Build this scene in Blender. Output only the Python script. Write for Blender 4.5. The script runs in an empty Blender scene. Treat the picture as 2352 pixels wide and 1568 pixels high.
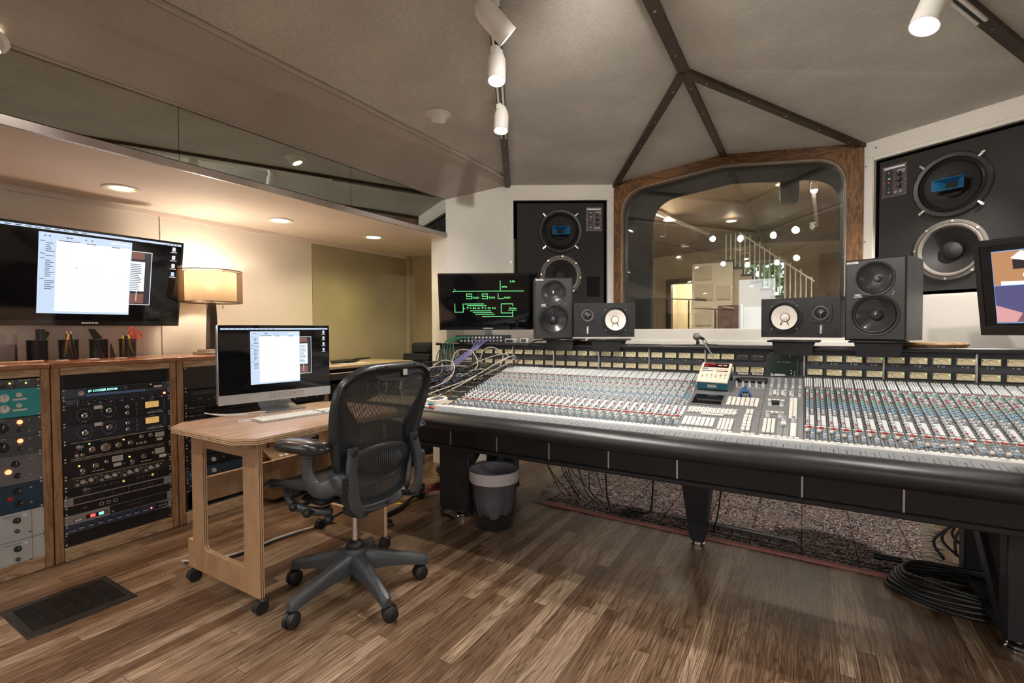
import bpy, bmesh, math, random
from mathutils import Vector, Matrix, Euler
random.seed(11)
PI=math.pi
SC=bpy.context.scene
COL=SC.collection
R=math.radians
# ------------------------------------------------------------------ materials
MATS={}
def M(name,col,rough=.5,metal=0.,var=.08,scale=25,bump=0.,bscale=200,emit=None,es=0.,spec=.5,coat=0.,stretch=None,alpha=None):
    """procedural principled material: colour with noise variation, optional bump"""
    if name in MATS: return MATS[name]
    m=bpy.data.materials.new(name); m.use_nodes=True
    nt=m.node_tree; N=nt.nodes; L=nt.links
    b=N['Principled BSDF']
    b.inputs['Roughness'].default_value=rough; b.inputs['Metallic'].default_value=metal
    b.inputs['Specular IOR Level'].default_value=spec
    b.inputs['Coat Weight'].default_value=coat
    c=(col[0],col[1],col[2],1)
    if var>0:
        tc=N.new('ShaderNodeTexCoord'); mp=N.new('ShaderNodeMapping')
        if stretch: mp.inputs['Scale'].default_value=stretch
        nz=N.new('ShaderNodeTexNoise'); nz.inputs['Scale'].default_value=scale; nz.inputs['Detail'].default_value=5
        rp=N.new('ShaderNodeValToRGB')
        rp.color_ramp.elements[0].position=.3; rp.color_ramp.elements[1].position=.7
        rp.color_ramp.elements[0].color=tuple(x*(1-var) for x in c[:3])+(1,)
        rp.color_ramp.elements[1].color=tuple(min(1,x*(1+var)) for x in c[:3])+(1,)
        L.new(tc.outputs['Object'],mp.inputs[0]); L.new(mp.outputs[0],nz.inputs['Vector']); L.new(nz.outputs['Fac'],rp.inputs[0]); L.new(rp.outputs[0],b.inputs['Base Color'])
        if bump>0:
            n2=N.new('ShaderNodeTexNoise'); n2.inputs['Scale'].default_value=bscale; n2.inputs['Detail'].default_value=3
            L.new(mp.outputs[0],n2.inputs['Vector'])
            bp=N.new('ShaderNodeBump'); bp.inputs['Strength'].default_value=bump; bp.inputs['Distance'].default_value=.002
            L.new(n2.outputs['Fac'],bp.inputs['Height']); L.new(bp.outputs[0],b.inputs['Normal'])
    else: b.inputs['Base Color'].default_value=c
    if emit:
        b.inputs['Emission Color'].default_value=(emit[0],emit[1],emit[2],1); b.inputs['Emission Strength'].default_value=es
    if alpha is not None: b.inputs['Alpha'].default_value=alpha
    MATS[name]=m; return m
def E(name,col,s): return M(name,(.02,.02,.02),.4,var=0,emit=col,es=s)

def wood(name,c1,c2,rough=.4,scale=6,stretch=(1,1,1),coat=.1,rings=8.,dist=6.):
    if name in MATS: return MATS[name]
    m=bpy.data.materials.new(name); m.use_nodes=True; nt=m.node_tree; N=nt.nodes; L=nt.links
    b=N['Principled BSDF']; b.inputs['Roughness'].default_value=rough; b.inputs['Coat Weight'].default_value=coat; b.inputs['Coat Roughness'].default_value=.15
    tc=N.new('ShaderNodeTexCoord'); mp=N.new('ShaderNodeMapping'); mp.inputs['Scale'].default_value=stretch
    n1=N.new('ShaderNodeTexNoise'); n1.inputs['Scale'].default_value=scale; n1.inputs['Detail'].default_value=8; n1.inputs['Roughness'].default_value=.65; n1.inputs['Distortion'].default_value=.6
    n2=N.new('ShaderNodeTexNoise'); n2.inputs['Scale'].default_value=scale*9; n2.inputs['Detail'].default_value=4
    mth=N.new('ShaderNodeMath'); mth.operation='MULTIPLY'; mth.inputs[1].default_value=rings
    fr=N.new('ShaderNodeMath'); fr.operation='PINGPONG'; fr.inputs[1].default_value=1.
    mx=N.new('ShaderNodeMath'); mx.operation='MULTIPLY_ADD'; mx.inputs[1].default_value=.5
    rp=N.new('ShaderNodeValToRGB'); rp.color_ramp.elements[0].color=(*c1,1); rp.color_ramp.elements[1].color=(*c2,1)
    rp.color_ramp.elements[0].position=.2; rp.color_ramp.elements[1].position=.75
    L.new(tc.outputs['Object'],mp.inputs[0]); L.new(mp.outputs[0],n1.inputs['Vector']); L.new(mp.outputs[0],n2.inputs['Vector'])
    L.new(n1.outputs['Fac'],mth.inputs[0]); L.new(mth.outputs[0],fr.inputs[0]); L.new(fr.outputs[0],mx.inputs[0])
    s2=N.new('ShaderNodeMath'); s2.operation='MULTIPLY'; s2.inputs[1].default_value=.5
    L.new(n2.outputs['Fac'],s2.inputs[0]); L.new(s2.outputs[0],mx.inputs[2]); L.new(mx.outputs[0],rp.inputs[0]); L.new(rp.outputs[0],b.inputs['Base Color'])
    MATS[name]=m; return m

def fabric(name,col,var=.12,stretch=(1,1,1),scale=180,rough=.9,mott=.12,bump=.25):
    """woven cloth: fine streaky weave plus broad soft mottling"""
    if name in MATS: return MATS[name]
    m=bpy.data.materials.new(name); m.use_nodes=True; nt=m.node_tree; N=nt.nodes; L=nt.links
    b=N['Principled BSDF']; b.inputs['Roughness'].default_value=rough; b.inputs['Specular IOR Level'].default_value=.2
    tc=N.new('ShaderNodeTexCoord'); mp=N.new('ShaderNodeMapping'); mp.inputs['Scale'].default_value=stretch
    n1=N.new('ShaderNodeTexNoise'); n1.inputs['Scale'].default_value=scale; n1.inputs['Detail'].default_value=4; n1.inputs['Roughness'].default_value=.7
    n2=N.new('ShaderNodeTexNoise'); n2.inputs['Scale'].default_value=2.2; n2.inputs['Detail'].default_value=4
    a=N.new('ShaderNodeMapRange'); a.inputs[1].default_value=.25;a.inputs[2].default_value=.75;a.inputs[3].default_value=1-var;a.inputs[4].default_value=1+var
    c=N.new('ShaderNodeMapRange'); c.inputs[1].default_value=.3;c.inputs[2].default_value=.7;c.inputs[3].default_value=1-mott;c.inputs[4].default_value=1+mott
    k=N.new('ShaderNodeMath'); k.operation='MULTIPLY'
    vm=N.new('ShaderNodeVectorMath'); vm.operation='SCALE'; vm.inputs[0].default_value=col
    L.new(tc.outputs['Object'],mp.inputs[0]); L.new(mp.outputs[0],n1.inputs['Vector']); L.new(tc.outputs['Object'],n2.inputs['Vector'])
    L.new(n1.outputs['Fac'],a.inputs[0]); L.new(n2.outputs['Fac'],c.inputs[0]); L.new(a.outputs[0],k.inputs[0]); L.new(c.outputs[0],k.inputs[1])
    L.new(k.outputs[0],vm.inputs['Scale']); L.new(vm.outputs[0],b.inputs['Base Color'])
    bp=N.new('ShaderNodeBump'); bp.inputs['Strength'].default_value=bump; bp.inputs['Distance'].default_value=.001
    L.new(n1.outputs['Fac'],bp.inputs['Height']); L.new(bp.outputs[0],b.inputs['Normal'])
    MATS[name]=m; return m

def glass(name,tint=(1,1,1),ior=1.5,rough=0.,gain=1.):
    if name in MATS: return MATS[name]
    m=bpy.data.materials.new(name); m.use_nodes=True; nt=m.node_tree; N=nt.nodes; L=nt.links
    N.remove(N['Principled BSDF']); out=N['Material Output']
    t=N.new('ShaderNodeBsdfTransparent'); t.inputs[0].default_value=(*tint,1)
    g=N.new('ShaderNodeBsdfGlossy'); g.inputs['Roughness'].default_value=rough
    f=N.new('ShaderNodeFresnel'); f.inputs[0].default_value=ior
    mu=N.new('ShaderNodeMath'); mu.operation='MULTIPLY'; mu.inputs[1].default_value=gain; mu.use_clamp=True
    mx=N.new('ShaderNodeMixShader')
    L.new(f.outputs[0],mu.inputs[0]); L.new(mu.outputs[0],mx.inputs[0]); L.new(t.outputs[0],mx.inputs[1]); L.new(g.outputs[0],mx.inputs[2]); L.new(mx.outputs[0],out.inputs[0])
    MATS[name]=m; return m

# ------------------------------------------------------------------ mesh builder
def mat4(o,x,y,z):
    m=Matrix.Identity(4)
    for i in range(3): m[i][0]=x[i];m[i][1]=y[i];m[i][2]=z[i];m[i][3]=o[i]
    return m
class MB:
    def __init__(s): s.v=[];s.f=[];s.m=[];s.sm=[];s.T=Matrix.Identity(4)
    def add(s,vs,fs,mi=0,sm=False):
        n=len(s.v); T=s.T
        s.v+= [tuple(T@Vector(v)) for v in vs]
        for f in fs: s.f.append([n+i for i in f]); s.m.append(mi); s.sm.append(sm)
        return s
    def box(s,c,d,mi=0,b=0.):
        x,y,z=[q/2 for q in d]; cx,cy,cz=c
        if b<=0:
            vs=[(cx+i*x,cy+j*y,cz+k*z) for i in(-1,1) for j in(-1,1) for k in(-1,1)]
            return s.add(vs,[(0,1,3,2),(4,6,7,5),(0,4,5,1),(2,3,7,6),(0,2,6,4),(1,5,7,3)],mi)
        b=min(b,x*.99,y*.99,z*.99)
        vs=[];idx={}
        for i in(-1,1):
            for j in(-1,1):
                for k in(-1,1):
                    for a in range(3):
                        p=[i*x,j*y,k*z]
                        for q in range(3):
                            if q!=a: p[q]-= (i,j,k)[q]*b
                        idx[(i,j,k,a)]=len(vs); vs.append((cx+p[0],cy+p[1],cz+p[2]))
        fs=[]
        for a in range(3):
            u,w=[q for q in range(3) if q!=a]
            for sg in(-1,1):
                f=[]
                for (p,q) in((-1,-1),(1,-1),(1,1),(-1,1)):
                    t=[0,0,0];t[a]=sg;t[u]=p;t[w]=q;f.append(idx[(*t,a)])
                fs.append(f)
        for a in range(3):
            u,w=[q for q in range(3) if q!=a]
            for p in(-1,1):
                for q in(-1,1):
                    t0=[0,0,0];t0[u]=p;t0[w]=q;t1=list(t0);t0[a]=-1;t1[a]=1
                    fs.append([idx[(*t0,u)],idx[(*t1,u)],idx[(*t1,w)],idx[(*t0,w)]])
        for i in(-1,1):
            for j in(-1,1):
                for k in(-1,1): fs.append([idx[(i,j,k,a)] for a in range(3)])
        return s.add(vs,fs,mi,True)
    def bb(s,x0,x1,y0,y1,z0,z1,mi=0,b=0.):
        return s.box(((x0+x1)/2,(y0+y1)/2,(z0+z1)/2),(abs(x1-x0),abs(y1-y0),abs(z1-z0)),mi,b)
    def ring(s,rings,mi=0,caps=True,closed=True,sm=True):
        n=len(rings[0]);vs=[p for r in rings for p in r];fs=[]
        for a in range(len(rings)-1):
            for i in range(n if closed else n-1):
                j=(i+1)%n; fs.append((a*n+i,a*n+j,(a+1)*n+j,(a+1)*n+i))
        if caps: fs.append(tuple(range(n-1,-1,-1))); fs.append(tuple((len(rings)-1)*n+i for i in range(n)))
        return s.add(vs,fs,mi,sm)
    def cyl(s,p0,p1,r0,r1=None,n=16,mi=0,caps=True):
        if r1 is None:r1=r0
        p0=Vector(p0);p1=Vector(p1);d=(p1-p0).normalized()
        a=d.orthogonal().normalized();b=d.cross(a)
        rr=[]
        for p,r in((p0,r0),(p1,r1)): rr.append([tuple(p+a*math.cos(2*PI*i/n)*r+b*math.sin(2*PI*i/n)*r) for i in range(n)])
        return s.ring(rr,mi,caps)
    def lathe(s,prof,o=(0,0,0),ax=(0,0,1),n=24,mi=0,caps=False):
        """prof: list of (radius, height along axis)"""
        o=Vector(o);d=Vector(ax).normalized();a=d.orthogonal().normalized();b=d.cross(a)
        rr=[[tuple(o+d*h+a*math.cos(2*PI*i/n)*max(r,1e-5)+b*math.sin(2*PI*i/n)*max(r,1e-5)) for i in range(n)] for r,h in prof]
        return s.ring(rr,mi,caps)
    def tube(s,pts,r,n=8,mi=0,caps=True,closed=False):
        P=[Vector(p) for p in pts];m=len(P);rr=[]
        a=None
        for i,p in enumerate(P):
            if closed: t=(P[(i+1)%m]-P[i-1]).normalized()
            else: t=(P[min(i+1,m-1)]-P[max(i-1,0)]).normalized()
            if a is None: a=t.orthogonal().normalized()
            else:
                a=(a-t*a.dot(t)); a=a.normalized() if a.length>1e-6 else t.orthogonal().normalized()
            b=t.cross(a); q=r[i] if isinstance(r,(list,tuple)) else r
            rr.append([tuple(p+a*math.cos(2*PI*k/n)*q+b*math.sin(2*PI*k/n)*q) for k in range(n)])
        if closed: rr.append(rr[0]); caps=False
        return s.ring(rr,mi,caps)
    def prism(s,pts,vec,mi=0,sm=False):
        v=Vector(vec);n=len(pts);vs=[tuple(p) for p in pts]+[tuple(Vector(p)+v) for p in pts]
        fs=[tuple(range(n-1,-1,-1)),tuple(range(n,2*n))]+[(i,(i+1)%n,n+(i+1)%n,n+i) for i in range(n)]
        return s.add(vs,fs,mi,sm)
    def poly(s,pts,mi=0): return s.add(pts,[tuple(range(len(pts)))],mi)
    def quad(s,x0,x1,z0,z1,y,mi=0): return s.poly([(x0,y,z0),(x1,y,z0),(x1,y,z1),(x0,y,z1)],mi)
    def frame(s,outer,inner,y0,y1,mi=0,sm=False):
        """ring between two xz outlines of equal count, from y0 (front) to y1"""
        n=len(outer);vs=[(x,y0,z) for x,z in outer]+[(x,y0,z) for x,z in inner]+[(x,y1,z) for x,z in outer]+[(x,y1,z) for x,z in inner]
        fs=[]
        for i in range(n):
            j=(i+1)%n
            fs+=[(i,j,n+j,n+i),(2*n+i,3*n+i,3*n+j,2*n+j),(i,2*n+i,2*n+j,j),(n+i,n+j,3*n+j,3*n+i)]
        return s.add(vs,fs,mi,sm)
    def sphere(s,c,r,n=12,mi=0,sz=1.):
        return s.lathe([(r*math.sin(PI*i/n),-r*sz*math.cos(PI*i/n)) for i in range(n+1)],c,(0,0,1),n*2,mi)
    def cell(s,x0,x1,z0,z1,c,r,y,mi=0):
        """flat plate in the xz plane with one round hole"""
        cx,cz=c;A=sorted(set([2*PI*i/40 for i in range(40)]+[math.atan2(z-cz,x-cx)%(2*PI) for x in(x0,x1) for z in(z0,z1)]))
        O=[];I=[]
        for a in A:
            ca,sa=math.cos(a),math.sin(a);t=1e9
            if ca>1e-9:t=min(t,(x1-cx)/ca)
            if ca<-1e-9:t=min(t,(x0-cx)/ca)
            if sa>1e-9:t=min(t,(z1-cz)/sa)
            if sa<-1e-9:t=min(t,(z0-cz)/sa)
            O.append((cx+ca*t,y,cz+sa*t));I.append((cx+ca*r,y,cz+sa*r))
        n=len(A);return s.add(O+I,[(i,(i+1)%n,n+(i+1)%n,n+i) for i in range(n)],mi)
    def openbox(s,x0,x1,y0,y1,z0,z1,mi=0):
        v=[(x,y,z) for x in(x0,x1) for y in(y0,y1) for z in(z0,z1)]
        return s.add(v,[(0,1,3,2),(4,6,7,5),(0,4,6,2),(1,3,7,5),(2,3,7,6)],mi)
    def text(s,body,size,o,right=(1,0,0),up=(0,0,1),mi=0,align='CENTER',ext=0.0002,sx=1.,bold=0.):
        c=bpy.data.curves.new('t','FONT');c.body=body;c.size=size;c.align_x=align;c.align_y='CENTER';c.resolution_u=2;c.extrude=ext;c.offset=bold
        ob=bpy.data.objects.new('t',c); me=bpy.data.meshes.new_from_object(ob)
        r=Vector(right).normalized();u=Vector(up).normalized();nn=r.cross(u)
        T=mat4(o,r*sx,u,nn)
        s.add([tuple(T@v.co) for v in me.vertices],[tuple(p.vertices) for p in me.polygons],mi)
        bpy.data.objects.remove(ob);bpy.data.curves.remove(c);bpy.data.meshes.remove(me)
        return s
    def mesh(s,name,mats,ang=38,fix=True):
        me=bpy.data.meshes.new(name);me.from_pydata(s.v,[],s.f)
        if not isinstance(mats,(list,tuple)):mats=[mats]
        for m in mats: me.materials.append(m)
        me.polygons.foreach_set('material_index',s.m)
        if fix:
            b=bmesh.new();b.from_mesh(me);bmesh.ops.recalc_face_normals(b,faces=b.faces);b.to_mesh(me);b.free()
        me.polygons.foreach_set('use_smooth',s.sm)
        me.update()
        if any(s.sm): me.set_sharp_from_angle(angle=R(ang))
        return me
    def build(s,name,mats,parent=None,loc=(0,0,0),rot=(0,0,0),label=None,ang=38,fix=True):
        return put(name,s.mesh(name,mats,ang,fix),parent,loc,rot,label)
def put(name,me,parent=None,loc=(0,0,0),rot=(0,0,0),label=None):
    o=bpy.data.objects.new(name,me);COL.objects.link(o);o.location=loc;o.rotation_euler=rot
    if parent is not None:o.parent=parent
    if label:o['label']=label
    return o
def tag(o,label,cat,group=None,kind=None):
    o['label']=label;o['category']=cat
    if group:o['group']=group
    if kind:o['kind']=kind
    return o
def root(name,label,cat,loc=(0,0,0),rot=(0,0,0),group=None):
    o=bpy.data.objects.new(name,None);COL.objects.link(o);o.location=loc;o.rotation_euler=rot;o.empty_display_size=.05
    return tag(o,label,cat,group)
def struct(mb,name,mats,**k):
    o=mb.build(name,mats,**k);o['kind']='structure';return o
CACHE={}
def cm(key,fn):
    if key not in CACHE: CACHE[key]=fn()
    return CACHE[key]
def bez(P,n=12):
    """smooth Catmull-Rom path through the points"""
    P=[Vector(p) for p in P];Q=[P[0]*2-P[1]]+P+[P[-1]*2-P[-2]];out=[]
    for i in range(1,len(Q)-2):
        for k in range(n):
            t=k/n;a,b,c,d=Q[i-1],Q[i],Q[i+1],Q[i+2]
            out.append(.5*((2*b)+(c-a)*t+(2*a-5*b+4*c-d)*t*t+(3*b-a-3*c+d)*t**3))
    out.append(P[-1]);return out
def rrect(x0,x1,z0,z1,r,n=5):
    """rounded rectangle outline (x,z)"""
    out=[]
    for cx,cz,a0 in((x1-r,z1-r,0),(x0+r,z1-r,90),(x0+r,z0+r,180),(x1-r,z0+r,270)):
        for i in range(n+1):
            a=R(a0+90*i/n);out.append((cx+r*math.cos(a),cz+r*math.sin(a)))
    return out
def spot(name,loc,target,power,size=70,blend=.6,col=(1,.86,.7),rad=.03):
    l=bpy.data.lights.new(name,'SPOT');l.energy=power;l.spot_size=R(size);l.spot_blend=blend;l.color=col;l.shadow_soft_size=rad
    o=bpy.data.objects.new(name,l);COL.objects.link(o);o.location=loc
    d=Vector(target)-Vector(loc);o.rotation_euler=d.to_track_quat('-Z','Y').to_euler();return o
def point(name,loc,power,col=(1,.86,.7),rad=.03):
    l=bpy.data.lights.new(name,'POINT');l.energy=power;l.color=col;l.shadow_soft_size=rad
    o=bpy.data.objects.new(name,l);COL.objects.link(o);o.location=loc;return o
# ------------------------------------------------------------------ camera
cam=bpy.data.cameras.new('camera');co=bpy.data.objects.new('camera',cam);COL.objects.link(co);SC.camera=co
cam.sensor_width=36;cam.lens=36*1115/2352;cam.clip_start=.02;cam.clip_end=200
def setcam(o,loc,yaw,pitch,roll):
    y,p,r=R(yaw),R(pitch),R(roll)
    fw=Vector((-math.sin(y)*math.cos(p),math.cos(y)*math.cos(p),-math.sin(p)));rt=Vector((math.cos(y),math.sin(y),0));up=rt.cross(fw)
    r2=rt*math.cos(r)-up*math.sin(r);u2=up*math.cos(r)+rt*math.sin(r)
    o.matrix_world=mat4(loc,r2,u2,-fw)
setcam(co,(0,0,1.15),31.0,1.4,.27)
SC.view_settings.view_transform='Standard';SC.view_settings.look='None';SC.view_settings.gamma=1;SC.view_settings.exposure=0.42
# ================================================================== THE ROOM
XM=-.5525
mx=lambda p:(2*XM-p[0],p[1],p[2])
ceilfab=fabric('ceiling_cloth',(.56,.535,.49),var=.24,stretch=(1,5,1),scale=45,mott=.14,bump=.3)
ceilfab2=fabric('fascia_cloth',(.46,.405,.35),var=.2,stretch=(2,6,2),scale=55,mott=.1,bump=.3)
wallfab=fabric('wall_cloth',(.72,.66,.59),var=.08,stretch=(1,1,4),scale=90,mott=.05,bump=.3)
panelfab=fabric('speaker_wall_cloth',(.84,.81,.75),var=.07,stretch=(1,1,3),scale=90,mott=.06,bump=.3)
olive=fabric('olive_wall_cloth',(.40,.345,.225),var=.1,stretch=(1,1,4),scale=80,mott=.1,bump=.3)
soffw=M('soffit_paint',(.72,.62,.55),.75,var=.04,scale=3)
beamw=M('dark_beam_wood',(.05,.032,.02),.45,var=.3,scale=12,stretch=(1,1,1))
oak=wood('oak_frame',(.07,.03,.012),(.27,.13,.045),.45,scale=3.5,stretch=(6,6,1),rings=14)
oakh=wood('oak_frame_head',(.07,.03,.012),(.27,.13,.045),.45,scale=3.5,stretch=(1,6,6),rings=14)
black=M('black_satin',(.012,.012,.013),.45,var=.2)
blackm=M('black_matte',(.01,.01,.011),.8,var=.2)
screwm=M('steel_screw',(.55,.53,.5),.3,1.,var=.1)
white=M('white_paint',(.8,.79,.76),.45,var=.03)
chrome=M('chrome',(.75,.75,.76),.15,1.,var=.03)
alu=M('brushed_metal',(.6,.6,.6),.35,1.,var=.08,stretch=(1,30,1))
# floor material : strip oak running along Y
def floormat():
    m=bpy.data.materials.new('oak_strip_floor');m.use_nodes=True;nt=m.node_tree;N=nt.nodes;L=nt.links;b=N['Principled BSDF']
    def math_(op,a,b_=None,c=None):
        n=N.new('ShaderNodeMath');n.operation=op
        for i,q in enumerate((a,b_,c)):
            if q is None: continue
            if isinstance(q,(int,float)): n.inputs[i].default_value=q
            else: L.new(q,n.inputs[i])
        return n.outputs[0]
    tc=N.new('ShaderNodeTexCoord');sp=N.new('ShaderNodeSeparateXYZ');L.new(tc.outputs['Object'],sp.inputs[0])
    X,Y=sp.outputs[0],sp.outputs[1]
    bx=math_('DIVIDE',X,.0571);ib=math_('FLOOR',bx);fb=math_('FRACT',bx)
    wn=N.new('ShaderNodeTexWhiteNoise');wn.noise_dimensions='1D';L.new(ib,wn.inputs['W'])
    off=math_('MULTIPLY',wn.outputs['Value'],7.3)
    ln=math_('MULTIPLY_ADD',wn.outputs['Value'],.9,.6)
    by=math_('DIVIDE',math_('ADD',Y,off),ln);iy=math_('FLOOR',by);fy=math_('FRACT',by)
    cx=N.new('ShaderNodeCombineXYZ');L.new(ib,cx.inputs[0]);L.new(iy,cx.inputs[1])
    w2=N.new('ShaderNodeTexWhiteNoise');w2.noise_dimensions='2D';L.new(cx.outputs[0],w2.inputs['Vector'])
    tone=w2.outputs['Value'];sc=N.new('ShaderNodeSeparateColor');L.new(w2.outputs['Color'],sc.inputs[0])
    # grain coordinates
    g=N.new('ShaderNodeCombineXYZ');L.new(math_('ADD',X,math_('MULTIPLY',tone,31.)),g.inputs[0]);L.new(math_('ADD',Y,math_('MULTIPLY',sc.outputs[1],17.)),g.inputs[1]);L.new(math_('MULTIPLY',sc.outputs[0],9.),g.inputs[2])
    mp=N.new('ShaderNodeMapping');mp.inputs['Scale'].default_value=(14,1.1,1);L.new(g.outputs[0],mp.inputs[0])
    n1=N.new('ShaderNodeTexNoise');n1.inputs['Scale'].default_value=1.;n1.inputs['Detail'].default_value=3;n1.inputs['Roughness'].default_value=.45;n1.inputs['Distortion'].default_value=.35;L.new(mp.outputs[0],n1.inputs['Vector'])
    rings=math_('MINIMUM',1.,math_('MULTIPLY',math_('PINGPONG',math_('MULTIPLY',n1.outputs['Fac'],30.),1.),2.4))
    ringd=math_('POWER',rings,1.7)
    mp2=N.new('ShaderNodeMapping');mp2.inputs['Scale'].default_value=(300,6,1);L.new(g.outputs[0],mp2.inputs[0])
    n2=N.new('ShaderNodeTexNoise');n2.inputs['Scale'].default_value=1.;n2.inputs['Detail'].default_value=3;L.new(mp2.outputs[0],n2.inputs['Vector'])
    n3=N.new('ShaderNodeTexNoise');n3.inputs['Scale'].default_value=1.6;n3.inputs['Detail'].default_value=5;n3.inputs['Roughness'].default_value=.7;L.new(tc.outputs['Object'],n3.inputs['Vector'])
    val=math_('MULTIPLY_ADD',ringd,.17,math_('MULTIPLY_ADD',n2.outputs['Fac'],.95,-.10))
    val=math_('ADD',val,math_('MULTIPLY_ADD',tone,.36,-.19))
    val=math_('ADD',val,math_('MULTIPLY_ADD',n3.outputs['Fac'],.5,-.22))
    rp=N.new('ShaderNodeValToRGB');e=rp.color_ramp.elements;e[0].position=.08;e[0].color=(.035,.017,.009,1);e[1].position=.92;e[1].color=(.43,.33,.24,1)
    k=rp.color_ramp.elements.new(.38);k.color=(.105,.058,.031,1);k=rp.color_ramp.elements.new(.62);k.color=(.20,.13,.08,1)
    L.new(val,rp.inputs[0])
    # gaps
    ex=math_('MINIMUM',fb,math_('SUBTRACT',1.,fb));gx=math_('LESS_THAN',ex,.016)
    ey=math_('MULTIPLY',math_('MINIMUM',fy,math_('SUBTRACT',1.,fy)),ln);gy=math_('LESS_THAN',ey,.0012)
    gap=math_('MAXIMUM',gx,gy)
    mxr=N.new('ShaderNodeMix');mxr.data_type='RGBA';L.new(math_('MULTIPLY',gap,.75),mxr.inputs[0]);L.new(rp.outputs[0],mxr.inputs[6]);mxr.inputs[7].default_value=(.02,.01,.006,1)
    L.new(mxr.outputs[2],b.inputs['Base Color'])
    ro=math_('MULTIPLY_ADD',n3.outputs['Fac'],.25,.2);L.new(ro,b.inputs['Roughness'])
    bp=N.new('ShaderNodeBump');bp.inputs['Strength'].default_value=.25;bp.inputs['Distance'].default_value=.002
    L.new(math_('SUBTRACT',n2.outputs['Fac'],math_('MULTIPLY',gap,2.)),bp.inputs['Height']);L.new(bp.outputs[0],b.inputs['Normal'])
    b.inputs['Specular IOR Level'].default_value=.5
    return m
struct(MB().bb(-3.8,2.7,-3.3,4.2,-.1,0),'floor',floormat())
# key points
D=(-2.266,3.71,2.43);Cc=(-1.45,4.2,2.43);V=(XM,2.69,2.515);W=(XM,4.2,2.52);A=(XM,.75,2.52)
S1=(-2.18,3.56,2.443);S0=(-2.18,-3.2,2.455);E1=(-2.6,3.25,2.25);E0=(-2.6,-3.2,2.2);AB=(XM,-3.2,2.52)
def slab(pts,mat,name='ceiling',t=.05):
    return struct(MB().prism(pts,(0,0,t)),name,mat)
slab([V,Cc,D,S1,A],ceilfab);slab([mx(p) for p in (V,Cc,D,S1,A)],ceilfab)
slab([V,W,Cc],ceilfab);slab([V,W,mx(Cc)],ceilfab)
slab([A,S1,S0,AB],ceilfab);slab([mx(p) for p in (A,S1,S0,AB)],ceilfab)
slab([S1,D,E1,E0,S0],ceilfab2);slab([mx(p) for p in (S1,D,E1,E0,S0)],ceilfab2)
struct(MB().bb(-3.8,2.7,-3.3,4.75,2.62,2.7),'ceiling',soffw)  # unseen slab over the ceiling, added to block light leaks
# lowered ceiling over the equipment racks (both sides alike)
for f in (lambda x:x,lambda x:2*XM-x):
    m=MB();xs=sorted((f(-3.75),f(-2.6)));m.bb(xs[0],xs[1],-3.2,3.25,1.935,1.975)
    xs=sorted((f(-3.75),f(-2.78)));m.bb(xs[0],xs[1],3.25,4.0,1.935,1.975)
    struct(m,'ceiling',soffw)
# mirror band above the lowered ceiling : three panes each side
mir=M('mirror_glass',(.62,.66,.62),.015,1.,var=0)
for sgn,f in ((1,lambda x:x),(-1,lambda x:2*XM-x)):
    yy=[-3.2,-1.0,1.205,2.245,3.25]
    for a,b in zip(yy[:-1],yy[1:]):
        if sgn<0 and b>3: pass
        za=2.2+(a+3.2)/6.45*.05;zb=2.2+(b+3.2)/6.45*.05
        g=.0012
        o=MB().prism([(f(-2.6),a+g,1.965),(f(-2.6),b-g,1.965),(f(-2.6),b-g,zb),(f(-2.6),a+g,za)],(f(-2.62)-f(-2.6),0,0)).build('mirror_panel',mir)
        side='left' if sgn>0 else 'right'
        pos={-3.2:'behind the camera',-1.0:'leftmost length, reaching out of frame',1.205:'middle length of the strip',2.245:'last length, next to the pillar'}[a]
        tag(o,f'mirror pane above the {side} lowered ceiling, {pos}','mirror',f'mirror panes of the {side} strip')
    x0=f(-2.6);s=f(-2.585)-x0
    struct(MB().bb(x0,x0+s,-3.2,3.25,1.93,1.967),'trim_1',M('mirror_edge_trim',(.6,.53,.5),.25,.6,var=.05))
    m=MB();m.tube([(f(-2.59),-3.2,2.205),(f(-2.59),3.25,2.256)],.009,6);struct(m,'trim_2',ceilfab2)
    m=MB();x_=sorted((f(-2.165),f(-2.195)));m.prism([(x_[0],-3.2,2.452),(x_[1],-3.2,2.452),(x_[1],3.54,2.440),(x_[0],3.54,2.440)],(0,0,-.012),0);x2=sorted((f(-2.195),f(-2.203)));m.prism([(x2[0],-3.2,2.448),(x2[1],-3.2,2.448),(x2[1],3.54,2.436),(x2[0],3.54,2.436)],(0,0,-.006),1);struct(m,'trim_3',[M('trim_cloth',(.55,.49,.42),.7,var=.05),beamw])
    m=MB().bb(f(-3.65),f(-3.63),-3.2,3.93,1.905,1.935);struct(m,'trim_4',soffw)
    struct(MB().bb(min(f(-2.62),f(-2.66)),max(f(-2.62),f(-2.66)),-3.2,3.25,1.97,2.5),'wall_mirror_backing',blackm)
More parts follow.
